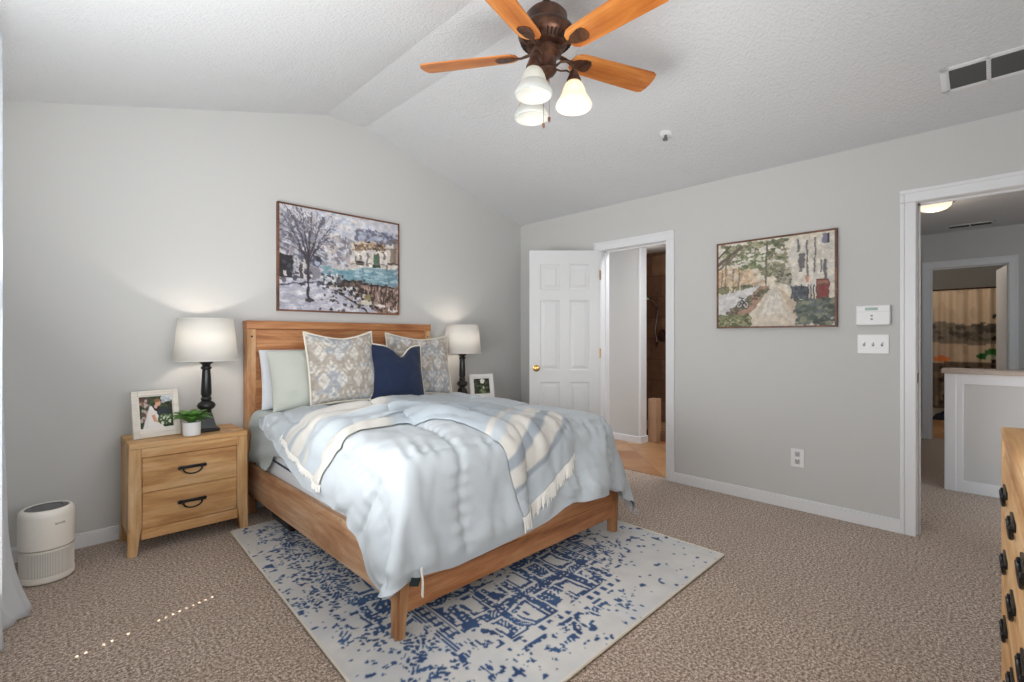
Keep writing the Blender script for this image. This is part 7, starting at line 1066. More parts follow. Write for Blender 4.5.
# ---------------------------------------------------------------- table lamps
def table_lamp(loc, label):
    t = thing('table_lamp', label, 'lamp', loc, 0, 'bedside table lamps'); L = dict(parent=t, local=True)
    b = NB(); bx(b, -.062, .062, -.062, .062, 0, .022, .005, 2)
    hexa(b, [(-.048, -.048, .022), (.048, -.048, .022), (.048, .048, .022), (-.048, .048, .022)], [(-.026, -.026, .115), (.026, -.026, .115), (.026, .026, .115), (-.026, .026, .115)]); mesh('foot', b, M['black_wood'], **L)
    b = NB(); lathe(b, [(.026, .113), (.03, .122), (.026, .13), (.045, .145), (.052, .16), (.045, .175), (.026, .19), (.030, .20), (.030, .206), (.024, .215), (.030, .235), (.026, .33), (.022, .385), (.030, .392), (.030, .402), (.022, .408), (.024, .418), (.040, .432), (.042, .440), (.016, .445), (.012, .49), (0, .49)], (0, 0, 0), 32); mesh('column', b, M['black_wood'], smooth=True, angle=50, **L)
    b = NB(); z0, z1 = .445, .705; lathe(b, [(.176, z0), (.150, z1)], (0, 0, 0), 56, cap=False); sdo = mesh('shade', b, M['shade'], smooth=True, **L); mod(sdo, 'SOLIDIFY', thickness=.002)
    for r_, z in ((.176, z0), (.150, z1)): b = NB(); tube(b, [(r_*math.cos(a), r_*math.sin(a), z) for a in np.linspace(0, 2*PI, 56, endpoint=False)], .003, 6, True); mesh('trim_ring', b, M['shade'], parent=sdo, local=True, smooth=True)
    b = NB(); lathe(b, [(.012, .49), (.014, .51), (.030, .545), (.028, .575), (.014, .592), (0, .595)], (0, 0, 0), 20); mesh('bulb', b, M['bulb'], smooth=True, **L)
    b = NB(); tube(b, [(0, 0, .595), (0, 0, .70), (.0, .0, .712)], .003, 6)
    for k in range(3): a = k*2*PI/3; tube(b, [(0, 0, .698), (.1495*math.cos(a), .1495*math.sin(a), .698)], .002, 6)
    mesh('harp', b, M['chrome'], smooth=True, **L); return t
LL, LR = (.752, 3.505, TOP), (2.815, 3.515, TOP)
tl = table_lamp(LL, 'black turned table lamp with white shade on the left nightstand beside the plant')
dup(tl, LR, 0, 'black turned table lamp with white shade at the right of the bed')
for p in (LL, LR): lamp('bedside_bulb', 'POINT', (p[0], p[1], p[2]+.58), 7.0, (1, .90, .78), shadow_soft_size=.03)

# ---------------------------------------------------------------- framed photos, plant
def picture_plane(name, Pc, mat, Mx, w, h, parent, y):
    hh, ww = Pc.a.shape[:2]; u = np.linspace(-w/2, w/2, ww); v = np.linspace(h, 0, hh)
    U, V = np.meshgrid(u, v); P3 = np.stack([U, np.full_like(U, y), V], -1); Ma = np.array(Mx); P3 = P3 @ Ma[:3, :3].T+Ma[:3, 3]
    return gridmesh(name, P3, mat, Pc.a, parent, False)
def photo_frame(loc, rz, w, h, b_, label, pic, mat, px0, pw, py0, ph, matc):
    t = thing('picture_frame', label, 'photo frame', loc, rz); lean = math.radians(11)
    R_ = Matrix.Rotation(-lean, 4, 'X'); L = dict(parent=t, local=True)
    b = NB()
    for x0, x1, z0, z1 in ((-w/2, -w/2+b_, 0, h), (w/2-b_, w/2, 0, h), (-w/2+b_, w/2-b_, 0, b_), (-w/2+b_, w/2-b_, h-b_, h)): bx(b, x0, x1, 0, .018, z0, z1, .003, 2, R_)
    mesh('frame', b, mat, **L)
    b = NB(); bx(b, -w/2+b_-.002, w/2-b_+.002, .008, .016, b_-.002, h-b_+.002, 0, 1, R_); mesh('mat_board', b, matc, **L)
    W_ = wm(t) @ R_ @ Matrix.Translation((px0+pw/2, .0075, py0))
    picture_plane('photo', pic, M['photo'], W_, pw, ph, t, 0)
    b = NB(); hexa(b, [(-.02, .085+h*.12, 0), (.02, .085+h*.12, 0), (.02, .09+h*.12, .0), (-.02, .09+h*.12, 0)], [(-.02, .05, h*.6), (.02, .05, h*.6), (.02, .055, h*.6), (-.02, .055, h*.6)]); mesh('easel_leg', b, M['black'], **L)
    return t
p = Pic(96, 96, (52, 66, 46), 2)
p.dabs(0, 0, 1, 1, 160, [(38, 52, 36), (70, 88, 58), (92, 80, 66), (46, 40, 36)], .05, .05)
p.dabs(0, .05, .25, .8, 40, [(150, 110, 98), (196, 178, 170), (96, 64, 56)], .04, .05); p.dabs(.7, .0, 1, .2, 25, [(214, 218, 222), (190, 198, 206)], .06, .05)
p.poly([(.30, .32), (.36, .30), (.55, .62), (.7, 1), (.08, 1), (.18, .70)], (236, 232, 230)); p.poly([(.30, .30), (.33, .24), (.22, 1), (.06, 1)], (222, 222, 220), .8)
p.oval(.40, .52, .11, .12, (232, 226, 222)); p.poly([(.52, .35), (.82, .36), (.98, .60), (.92, .8), (.56, .72)], (52, 56, 60)); p.oval(.50, .36, .08, .12, (36, 28, 26)); p.oval(.56, .22, .085, .10, (214, 166, 140)); p.oval(.54, .14, .09, .06, (146, 104, 70)); p.oval(.49, .33, .05, .07, (220, 176, 154))
p.poly([(.34, .60), (.44, .58), (.50, .78), (.62, .80), (.58, .86), (.40, .80)], (222, 158, 132)); p.oval(.74, .76, .22, .18, (74, 98, 62)); p.dabs(.56, .62, .94, .90, 34, [(240, 238, 228), (226, 226, 214), (150, 172, 130), (64, 84, 54)], .035, .035)
photo_frame((.502, 3.475, TOP+.0036), math.radians(10), .235, .275, .030, 'whitewashed frame with a wedding couple photo leaning on the left nightstand', p, M['frame_white'], -.080, .165, .055, .185, plain('off_white_mat', (236, 232, 225), .7))
p = Pic(80, 80, (50, 58, 44), 6); p.dabs(0, 0, 1, 1, 120, [(36, 42, 34), (70, 80, 58), (92, 100, 80), (44, 40, 34)], .06, .06); p.poly([(.42, .30), (.62, .30), (.72, .1), (.5, .0), (.40, .1)], (236, 234, 226)); p.dabs(.35, .5, .75, .95, 30, [(226, 224, 214), (150, 166, 110), (84, 100, 60)], .04, .05); p.oval(.55, .2, .12, .14, (240, 238, 232))
photo_frame((3.06, 3.50, TOP+.0036), math.radians(-16), .255, .235, .024, 'white frame with a dark green photo beside the right lamp', p, plain('white_lacquer_frame', (238, 238, 238), .35), -.082, .165, .045, .145, plain('white_mat', (232, 232, 230), .7))

pl = thing('potted_plant', 'small green plant in a white pot in front of the left lamp', 'plant', (.655, 3.405, TOP))
b = NB(); lathe(b, [(0, 0), (.040, 0), (.045, .004), (.047, .082), (.043, .082), (.042, .070), (0, .070)], (.655, 3.405, TOP), 32); mesh('pot', b, M['pot'], pl, True)
b = NB(); lathe(b, [(0, .074), (.042, .072)], (.655, 3.405, TOP), 20, cap=False); mesh('soil', b, plain('potting_soil', (52, 38, 30), .95), pl)
n = NT('succulent_leaf', .4); n.col(n.ramp(n.noise(n.obj(), 30, 3), [(.3, lin((34, 82, 30))), (.7, lin((104, 156, 62)))])); leafm = n.m
def leaf(base_p, d, L, w, droop, up):
    b_ = NB(); d = Vector(d).normalized(); side = d.cross(Vector((0, 0, 1))).normalized(); rows = []
    cur = Vector(base_p); dr = (d*.5+Vector((0, 0, up))).normalized()
    for i in range(9):
        f = i/8; wd = w*math.sin(PI*min(1, f*.9+.1))**.7*(1 if f < .999 else .1); nrm = side.cross(dr).normalized()
        rows.append([cur+side*wd*k+nrm*(-abs(k)*wd*-.35) for k in (-1, -.5, 0, .5, 1)]); cur = cur+dr*L/8; dr = (dr+Vector((d.x, d.y, -droop))*.16).normalized()
    grid(b_, rows); o = mesh('leaf', b_, leafm, pl, True, angle=80); mod(o, 'SOLIDIFY', thickness=.0025)
r = random.Random(5)
for k in range(16):
    a = k*2.4+.3; ring = k % 3
    leaf((.655+.012*math.cos(a), 3.405+.012*math.sin(a), TOP+.074), (math.cos(a), math.sin(a), 0), (.115, .120, .115)[ring], (.026, .026, .012)[ring], (.5, 1.1, 1.0)[ring], (1.5, 1.0, .55)[ring])

# ---------------------------------------------------------------- air purifier
ap = thing('air_purifier', 'white round air purifier standing on the carpet by the curtain', 'air purifier', (.03, 3.36, 0)); c0 = (.03, 3.36, 0)
b = NB(); lathe(b, [(0, .004), (.096, .004), (.104, .012), (.104, .035), (.098, .037), (.098, .155), (.104, .157), (.104, .165), (0, .165)], c0, 48); mesh('base', b, M['cream_plastic'], ap, True)
n = NT('fine_intake_mesh', .5); v = n.obj(); wv = n.add('ShaderNodeTexWave', Scale=60., wave_type='BANDS', bands_direction='Z'); n.ln(v, wv.inputs['Vector']); n.col(n.mix(wv.outputs['Fac'], lin((182, 179, 173)), lin((204, 201, 194))))
b = NB(); lathe(b, [(.101, .038), (.101, .154)], c0, 64, cap=False)
mesh('intake_grille', b, n.m, ap, True, label='grey perforated intake band')
b = NB()
for i in range(110):
    a = 2*PI*i/110; bx(b, -.0004, .0006, -.0011, .0011, .038, .154, 0, 1, Matrix.Translation((c0[0]+.1012*math.cos(a), c0[1]+.1012*math.sin(a), 0)) @ Matrix.Rotation(a, 4, 'Z'))
mesh('grille_ribs', b, M['cream_plastic'], ap)
b = NB(); lathe(b, [(.100, .168), (.105, .172), (.106, .24), (.106, .325), (.103, .345), (.092, .357), (.085, .358), (.082, .350), (0, .350)], c0, 56); mesh('body', b, M['cream_plastic'], ap, True)
b = NB(); lathe(b, [(.0825, .3505), (.080, .356), (.062, .358), (.058, .352)], c0, 48, cap=False); mesh('control_ring', b, plain('dark_grey_ring', (84, 84, 86), .3), ap, True, label='dark grey control ring')
b = NB(); lathe(b, [(0, .352), (.058, .352)], c0, 40, cap=False)
for i in range(14): y = -.052+i*.008; wd = math.sqrt(max(0, .056**2-y*y)); bx(b, c0[0]-wd, c0[0]+wd, c0[1]+y-.0015, c0[1]+y+.0015, .352, .356)
mesh('outlet_grille', b, plain('grey_grille', (120, 120, 120), .5), ap, label='grey outlet grille')
cu = bpy.data.curves.new('brand_mark', 'FONT'); cu.body = 'levoit'; cu.size = .018; cu.extrude = .0004; cu.align_x = 'CENTER'
tmp = bpy.data.objects.new('text_draft', cu); C.objects.link(tmp); bpy.context.view_layer.update()
me = bpy.data.meshes.new_from_object(tmp.evaluated_get(bpy.context.evaluated_depsgraph_get())); bpy.data.objects.remove(tmp)
me.materials.clear(); me.materials.append(M['grey_plastic'])
o = bpy.data.objects.new('lettering', me); C.objects.link(o); a = -1.12
o.matrix_basis = wm(ap).inverted() @ Matrix.Translation((c0[0]+.1062*math.cos(a), c0[1]+.1062*math.sin(a), .285)) @ Matrix.Rotation(a+PI/2, 4, 'Z') @ Matrix.Rotation(PI/2, 4, 'X')
o.parent = ap

# ---------------------------------------------------------------- curtain at the left window
ni, nj = 120, 70; s = np.linspace(0, 1, ni); zz = np.linspace(0, 1, nj); SS, ZZ = np.meshgrid(s, zz)
low = np.clip((.42-ZZ*2.36)/.42, 0, 1)
Yc = 2.44+.53*SS+.03*low*(SS-.3)
ph = 2*PI*(SS*3.42)
Xc = -.154+.047*np.sin(ph-.4)+.010*np.sin(2.3*ph+1)
Xf = np.interp(Yc, [2.44, 2.58, 2.66, 2.74, 2.80, 2.86, 2.92, 2.97, 3.0], [-.15, -.125, -.098, -.118, -.13, -.10, -.045, -.012, -.03])+.006*np.sin(ph*3)
lowa = np.clip((1.3-ZZ*2.36)/1.3, 0, 1); mixf = .30*lowa+.70*low**2.2
Xc = np.maximum(Xc*(1-mixf)+Xf*mixf, -.208)
Zc = .006+ZZ*2.352+.010*low*np.sin(14*SS)*low
Zc[0] = .006+.010*np.abs(np.sin(ph[0]*1.3)); Zc[1] = np.maximum(Zc[1], Zc[0]+.008)
cg = gridmesh('curtain', np.stack([Xc, Yc, Zc], -1), M['curtain']); mod(cg, 'SOLIDIFY', thickness=.002)
tag(cg, 'long white curtain at the left edge puddling on the carpet', 'curtain')
b = NB(); tube(b, [(-.158, .12, 2.345), (-.158, 3.05, 2.345)], .012, 10); cr_ = mesh('curtain_rod', b, M['black'], None, True); tag(cr_, 'thin rod holding the white curtain at the left wall', 'curtain rod')
for y in (.2, 3.02):
    b = NB(); tube(b, [(XL, y, 2.345), (-.158, y, 2.345)], .008, 8); lathe(b, [(.022, 0), (.022, .006)], (0, 0, 0), 16, Matrix.Translation((XL, y, 2.345)) @ Matrix.Rotation(PI/2, 4, 'Y')); mesh('bracket', b, M['black'], cr_, True)

# ---------------------------------------------------------------- wall pictures
p = Pic(190, 150, (206, 204, 208), 11)
p.put(vnoise(150, 190, 5, 2, 4) > .52, (186, 188, 202), .55); p.dabs(.3, 0, .75, .45, 260, [(216, 218, 226), (190, 200, 220), (232, 226, 222), (172, 180, 200)], .02, .016, .7)
p.poly([(0, .04), (.16, .14), (.36, .42), (.36, .66), (0, .72)], (150, 152, 166), .75); p.dabs(0, .1, .34, .62, 420, [(120, 122, 138), (176, 178, 190), (206, 202, 204), (92, 92, 106), (148, 138, 140)], .014, .018, .8)
for i in range(6): p.line(0, .18+.06*i, .34, .40+.035*i, .004, (84, 84, 98), .7)
p.rect(0, .47, .10, .70, (40, 38, 42)); p.rect(.03, .62, .05, .68, (196, 190, 186)); p.rect(.13, .50, .20, .70, (206, 200, 198), .8); p.rect(.145, .55, .17, .70, (70, 64, 66)); p.rect(.22, .56, .30, .69, (120, 116, 124), .8)
p.poly([(.56, .26), (1, .18), (1, .56), (.52, .60)], (214, 204, 192)); p.dabs(.56, .22, 1, .56, 220, [(226, 218, 206), (196, 182, 168), (206, 200, 200), (236, 230, 220)], .022, .018, .8)
p.poly([(.62, .14), (.9, .10), (1, .16), (1, .22), (.6, .25)], (152, 158, 178), .9); p.dabs(.6, .1, 1, .24, 110, [(96, 100, 124), (180, 186, 204), (120, 112, 116)], .016, .014)
p.poly([(.575, .285), (.88, .225), (.88, .31), (.60, .335)], (112, 84, 64), .9); p.dabs(.58, .24, .88, .33, 60, [(60, 42, 34), (186, 160, 132), (214, 196, 170)], .012, .013)
p.rect(.765, .36, .815, .50, (92, 92, 84)); p.rect(.772, .37, .79, .48, (66, 112, 84)); p.rect(.61, .46, .68, .505, (60, 54, 56)); p.rect(.755, .48, .83, .515, (52, 70, 54)); p.rect(.93, .28, .985, .44, (150, 132, 118)); p.rect(.90, .43, 1, .455, (66, 58, 54)); p.rect(.955, .16, 1, .44, (122, 104, 90), .6)
p.poly([(.30, .62), (.60, .545), (1, .50), (1, .70), (.62, .685), (.34, .665)], (116, 148, 160)); p.dabs(.34, .56, .62, .68, 90, [(92, 138, 156), (146, 182, 192), (122, 160, 170)], .024, .012); p.dabs(.62, .52, 1, .68, 120, [(132, 166, 176), (160, 186, 194), (100, 138, 154), (176, 198, 204)], .034, .012)
p.line(.62, .70, 1, .715, .010, (40, 36, 38)); p.rect(.50, .67, .66, .84, (56, 46, 44)); p.dabs(.48, .68, .68, .84, 70, [(36, 30, 30), (96, 78, 68), (140, 116, 100)], .014, .018)
p.poly([(.66, .71), (1, .73), (1, 1), (.8, 1), (.66, .88)], (140, 114, 102)); 
for i in range(11): x = .68+.03*i; p.rect(x, .75, x+.008, .96, [(62, 48, 44), (206, 190, 182), (96, 74, 66)][i % 3])
p.rect(.66, .735, 1, .765, (190, 160, 148), .8)
p.dabs(.36, .22, .56, .56, 120, [(176, 166, 168), (150, 146, 156), (202, 194, 190), (120, 116, 126), (190, 178, 170)], .014, .020, .85)
for x, y in ((.64, .38), (.70, .36), (.86, .34), (.70, .44), (.60, .40), (.88, .46)): p.rect(x, y, x+.018, y+.07, (112, 104, 104), .85)
p.line(.58, .345, 1, .27, .005, (120, 100, 86), .8); p.line(.56, .50, 1, .45, .004, (128, 112, 102), .8)
p.dabs(.64, .72, 1, .98, 120, [(52, 40, 38), (84, 64, 56), (150, 122, 108), (38, 32, 32), (180, 152, 140)], .008, .034, .8)
p.poly([(0, .74), (.40, .66), (.52, .80), (.80, 1), (0, 1)], (178, 178, 192)); p.dabs(0, .74, .6, 1, 240, [(206, 206, 214), (160, 162, 180), (190, 186, 194), (222, 220, 222)], .030, .010, .7)
p.line(0, .765, .40, .69, .006, (70, 70, 84)); p.dabs(.3, .62, .5, .74, 90, [(52, 52, 62), (186, 190, 198), (96, 108, 122), (226, 226, 226)], .012, .014)
for i in range(70):
    f = p.r.random(); x = .36+.44*f+.05*p.r.normal(); y = .70+.26*f+.03*p.r.normal(); p.oval(x, y, .010+.010*p.r.random(), .008+.014*p.r.random(), [(48, 42, 44), (96, 84, 80), (214, 208, 200), (40, 36, 40), (172, 156, 140)][i % 5])
p.line(.42, .78, .72, 1.0, .006, (50, 46, 52)); p.oval(.70, .90, .05, .03, (216, 208, 190)); p.oval(.72, .84, .04, .03, (150, 140, 84), .8); p.oval(.83, .92, .05, .02, (226, 214, 208)); p.oval(.95, .97, .05, .018, (222, 212, 206))
for x1, y1, w_ in ((.02, .10, .006), (.08, .04, .006), (.16, .02, .006), (.24, .03, .007), (.33, .06, .006), (.40, .13, .005), (.05, .26, .005), (.38, .25, .005), (.12, .18, .005), (.30, .16, .005)):
    mx, my = .215+(x1-.215)*.45, .50+(y1-.50)*.5; p.line(.215, .56, mx, my, w_*.95, (62, 56, 64)); p.line(mx, my, x1, y1, w_*.6, (74, 68, 78))
    for k in range(7): p.line(mx+(x1-mx)*k/7, my+(y1-my)*k/7, x1+p.r.uniform(-.07, .07), y1+p.r.uniform(-.06, .10), .0028, (96, 92, 104), .8)
p.line(.217, .42, .214, .90, .011, (52, 46, 52)); p.oval(.22, .90, .04, .02, (60, 56, 62)); p.oval(.28, .52, .035, .05, (64, 66, 84), .8); p.oval(.285, .53, .02, .03, (170, 176, 198))
p.dabs(.3, .66, 1, 1, 70, [(34, 30, 32), (60, 52, 52)], .012, .012, .8); p.dabs(0, .45, .35, .75, 40, [(44, 42, 50), (70, 68, 80)], .012, .014, .8); p.loosen(1.2, (200, 198, 204), .06)
STREET = p
p = Pic(190, 158, (218, 208, 190), 14)
p.dabs(0, .0, .6, .35, 240, [(226, 222, 212), (206, 200, 184), (232, 226, 214)], .03, .03, .7)
p.poly([(0, .28), (.42, .36), (.42, .52), (0, .58)], (206, 180, 144), .8); p.dabs(0, .28, .42, .54, 160, [(222, 200, 166), (190, 160, 126), (214, 206, 190), (170, 142, 120)], .022, .022, .7)
for x in (.035, .075, .15, .2): p.line(x, .2, x-.005, .58, .006, (96, 84, 72), .8)
p.dabs(.0, .52, .40, .60, 90, [(96, 100, 72), (124, 122, 92), (78, 80, 60)], .018, .012)
p.poly([(0, .62), (.42, .52), (.44, .55), (.13, .84), (0, .88)], (206, 204, 204)); p.dabs(0, .6, .36, .84, 60, [(224, 222, 222), (188, 186, 190)], .04, .010, .6)
p.poly([(.40, .53), (.48, .53), (.36, .78), (.22, .92), (.08, .92)], (162, 128, 108)); 
for i in range(110):
    f = p.r.random(); p.oval(.12+.36*f+.02*p.r.normal(), .84-.28*f+.018*p.r.normal(), .018, .015, [(66, 74, 56), (96, 100, 76), (84, 70, 60), (130, 112, 92)][i % 4], .85)
p.poly([(.50, .53), (.545, .53), (.70, .95), (.70, 1), (.28, 1), (.32, .92)], (206, 194, 178)); p.poly([(.51, .54), (.535, .54), (.60, .86), (.40, .86)], (216, 210, 200)); p.poly([(.535, .53), (.56, .56), (.76, .82), (.70, .95)], (196, 176, 154))
for i in range(5): p.line(.515+.004*i, .56, .36+.07*i, .90, .004, (186, 176, 164), .6)
p.poly([(.70, .10), (1, .0), (1, .70), (.62, .60), (.66, .36)], (214, 206, 192)); p.dabs(.64, .05, 1, .62, 150, [(224, 218, 206), (198, 190, 178), (206, 202, 198)], .03, .03, .7)
for x, y0, y1, w_ in ((.72, .05, .18, .010), (.735, .22, .40, .014), (.76, .22, .36, .010), (.79, .08, .5, .007), (.85, .05, .42, .007), (.93, .30, .5, .012), (.90, .3, .42, .006)): p.line(x, y0, x, y1, w_, (86, 86, 90), .9)
p.rect(.91, .02, .95, .12, (112, 110, 140)); p.rect(.945, .02, .96, .12, (48, 42, 46)); p.rect(.78, .46, .80, .54, (196, 132, 100))
p.poly([(.66, .56), (.80, .57), (.80, .72), (.66, .70)], (66, 72, 80)); p.dabs(.66, .56, .8, .7, 40, [(90, 98, 106), (46, 50, 58)], .008, .02)
for i in range(5): p.line(.80+.02*i, .56, .80+.02*i, .72, .005, (70, 66, 64))
p.rect(.86, .50, .96, .74, (110, 62, 56)); p.rect(.87, .52, .95, .56, (150, 96, 84)); p.rect(.88, .58, .95, .72, (128, 52, 52))
p.dabs(.05, .02, .62, .26, 260, [(98, 106, 74), (132, 136, 102), (76, 84, 60), (166, 160, 130), (112, 104, 82)], .022, .016); p.dabs(.22, .16, .46, .32, 150, [(86, 100, 66), (112, 124, 84), (140, 146, 112)], .020, .016); p.dabs(.4, .26, .62, .42, 110, [(122, 124, 96), (150, 146, 120), (98, 100, 78)], .018, .016); p.dabs(.12, .08, .6, .3, 70, [(228, 224, 214), (214, 208, 194)], .018, .012)
p.poly([(.56, .36), (.66, .34), (.66, .56), (.54, .50)], (112, 106, 92), .7); p.dabs(.53, .34, .66, .52, 60, [(84, 84, 70), (170, 164, 144)], .014, .014)
p.line(0, .24, .22, .06, .016, (92, 82, 68)); p.line(0, .30, .16, .16, .012, (112, 100, 84)); p.line(.0, .16, .12, .03, .010, (78, 70, 60)); p.line(.455, .04, .445, .52, .008, (92, 88, 74)); p.line(.62, .2, .58, .05, .005, (120, 110, 96))
p.dabs(.70, .72, 1, .99, 330, [(72, 82, 74), (98, 108, 92), (54, 62, 60), (126, 132, 110), (92, 100, 104)], .022, .018); p.dabs(0, .86, .30, 1, 170, [(92, 100, 66), (122, 126, 88), (70, 76, 54), (156, 152, 116)], .020, .016)
for x in (.205, .262): p.oval(x, .745, .030, .045, (60, 58, 58)); p.oval(x, .745, .020, .030, (178, 172, 168))
p.line(.205, .745, .235, .66, .006, (52, 50, 52)); p.line(.235, .68, .262, .745, .006, (52, 50, 52)); p.line(.20, .66, .25, .66, .005, (60, 58, 58))
p.loosen(1.0, (214, 208, 196), .14)
ALLEY = p
def wall_picture(name, label, Mx, w, h, pic, fw=.012, dep=.035):
    """local x along the wall, -y out of it, z up; origin at the bottom left on the wall"""
    t = thing(name, label, 'picture', Mx.translation); b = NB()
    for x0, x1, z0, z1 in ((0, fw, 0, h), (w-fw, w, 0, h), (fw, w-fw, 0, fw), (fw, w-fw, h-fw, h)): bx(b, x0, x1, -dep, -.001, z0, z1, .001, 1, Mx)
    mesh('frame', b, M['frame_brown'], t)
    b = NB(); bx(b, fw, w-fw, -dep+.008, -.004, fw, h-fw, 0, 1, Mx); mesh('canvas', b, plain('canvas_edge', (222, 214, 202), .9), t)
    picture_plane('painting', pic, M['paint'], Mx @ Matrix.Translation((w/2, 0, fw)), w-2*fw, h-2*fw, t, -dep+.0072)
wall_picture('wall_art', 'framed street painting with a bare tree and teal awning above the headboard', Matrix.Translation((1.236, YB, 1.404)), 1.008, .797, STREET)
wall_picture('wall_art', 'framed painting of a leafy sidewalk hanging left of the thermostat', Matrix.Translation((XR, 1.542, 1.279)) @ Matrix.Rotation(-PI/2, 4, 'Z'), .79, .655, ALLEY)

# ---------------------------------------------------------------- thermostat, switches, outlet, detector
t = thing('thermostat', 'white wall thermostat with a small green-grey display above the switch plate', 'thermostat', (XR, .56, 1.35))
b = NB(); bx(b, XR-.030, XR, .472, .650, 1.285, 1.413, .008, 3); mesh('housing', b, M['plastic'], t)
b = NB(); bx(b, XR-.0318, XR-.028, .535, .600, 1.380, 1.398, .001, 1); mesh('display', b, plain('grey_green_display', (150, 176, 170), .2), t, label='grey-green display')
b = NB(); bx(b, XR-.0318, XR-.028, .560, .572, 1.340, 1.352, .002, 1); mesh('button', b, plain('grey_button', (150, 150, 150), .5), t)
b = NB(); bx(b, XR-.0318, XR-.028, .560, .572, 1.318, 1.330, .002, 1); mesh('button', b, plain('grey_button', (150, 150, 150), .5), t)
b = NB(); bx(b, XR-.0312, XR-.028, .476, .646, 1.371, 1.3725); mesh('seam', b, M['switch_grey'], t)
t = thing('switch_plate', 'white triple light switch plate under the thermostat', 'switch', (XR, .563, 1.164))
b = NB(); bx(b, XR-.006, XR, .481, .645, 1.104, 1.226, .003, 2); mesh('plate', b, M['plastic'], t)
for y in (.517, .563, .609):
    b = NB(); bx(b, XR-.0068, XR-.005, y-.006, y+.006, 1.152, 1.178); mesh('slot', b, M['grey_plastic'], t)
    b = NB(); hexa(b, [(XR-.006, y-.004, 1.158), (XR-.006, y+.004, 1.158), (XR-.006, y+.004, 1.174), (XR-.006, y-.004, 1.174)], [(XR-.020, y-.004, 1.170), (XR-.020, y+.004, 1.170), (XR-.020, y+.004, 1.178), (XR-.020, y-.004, 1.178)]); mesh('toggle', b, M['plastic'], t)
t = thing('outlet', 'white double power outlet low on the right wall', 'outlet', (XR, .99, .362))
b = NB(); bx(b, XR-.006, XR, .949, 1.033, .298, .428, .003, 2); mesh('plate', b, M['plastic'], t)
for z in (.338, .390):
    b = NB(); bx(b, XR-.009, XR-.005, .975, 1.007, z-.017, z+.017, .003, 2); so = mesh('socket', b, M['switch_grey'], t)
    b = NB(); bx(b, XR-.0096, XR-.008, .983, .986, z-.002, z+.009); bx(b, XR-.0096, XR-.008, .996, .999, z-.002, z+.009); bx(b, XR-.0096, XR-.008, .988, .994, z-.012, z-.006); mesh('slots', b, M['dark'], so)
Ms = Matrix.Translation((3.116, 1.63, EAVE+SL*(XR-3.116))) @ Matrix.Rotation(sl, 4, 'Y')
t = thing('fire_sprinkler', 'small white ceiling sprinkler head on the slope right of the fan', 'sprinkler', Ms.translation)
b = NB(); lathe(b, [(.042, 0), (.040, -.006), (.024, -.010), (.020, -.014), (0, -.014)], (0, 0, 0), 28, Ms); mesh('escutcheon', b, M['trim'], t, True)
b = NB(); lathe(b, [(.010, -.012), (.010, -.030), (.004, -.034), (.004, -.044)], (0, 0, 0), 14, Ms); lathe(b, [(.018, -.044), (.018, -.047)], (0, 0, 0), 16, Ms)
for s_i in (-1, 1): tube(b, [Ms @ Vector((0, .010*s_i, -.028)), Ms @ Vector((0, .014*s_i, -.037)), Ms @ Vector((0, .004*s_i, -.045))], .0022, 6)
mesh('nozzle', b, M['grey_plastic'], t, True, label='grey nozzle')

# ---------------------------------------------------------------- ceiling fan
FXc, FYc, FZ = 1.770, 1.556, 2.592
fan = thing('ceiling_fan', 'bronze ceiling fan with five honey oak blades and three glass lights', 'ceiling fan', (FXc, FYc, 2.955)); FC = (FXc, FYc, 0)
b = NB(); lathe(b, [(.068, 2.956), (.066, 2.935), (.050, 2.912), (.020, 2.902), (0, 2.902)], FC, 32); mesh('canopy', b, M['bronze'], fan, True)
b = NB(); lathe(b, [(.0125, 2.91), (.0125, 2.80)], FC, 16); lathe(b, [(.026, 2.845), (.030, 2.82)], FC, 20); mesh('downrod', b, M['bronze'], fan, True)
b = NB(); lathe(b, [(0, 2.806), (.040, 2.806), (.084, 2.797), (.102, 2.776), (.104, 2.735), (.112, 2.722), (.134, 2.702), (.138, 2.682), (.128, 2.655), (.10, 2.632), (.068, 2.622), (0, 2.622)], FC, 48); mo = mesh('motor_housing', b, M['bronze'], fan, True)
b = NB()
for i in range(40):
    a = 2*PI*i/40
    if i % 8 == 0: continue
    Mr = Matrix.Translation((FXc, FYc, 2.6425)) @ Matrix.Rotation(a, 4, 'Z') @ Matrix.Translation((.112, 0, 0)) @ Matrix.Rotation(-math.radians(41), 4, 'Y')
    bx(b, -.017, .017, -.0032, .0032, -.0035, .004, .001, 1, Mr)
mesh('vent_slot', b, M['dark'], mo, label='dark vent slots round the motor housing')
b = NB(); lathe(b, [(.070, 2.624), (.074, 2.606), (.074, 2.590), (.058, 2.580), (.048, 2.572), (.048, 2.520), (.052, 2.512), (.040, 2.494), (.018, 2.484), (.010, 2.470), (0, 2.468)], FC, 36); mesh('switch_housing', b, M['bronze'], fan, True)
PITCH = math.radians(-14)
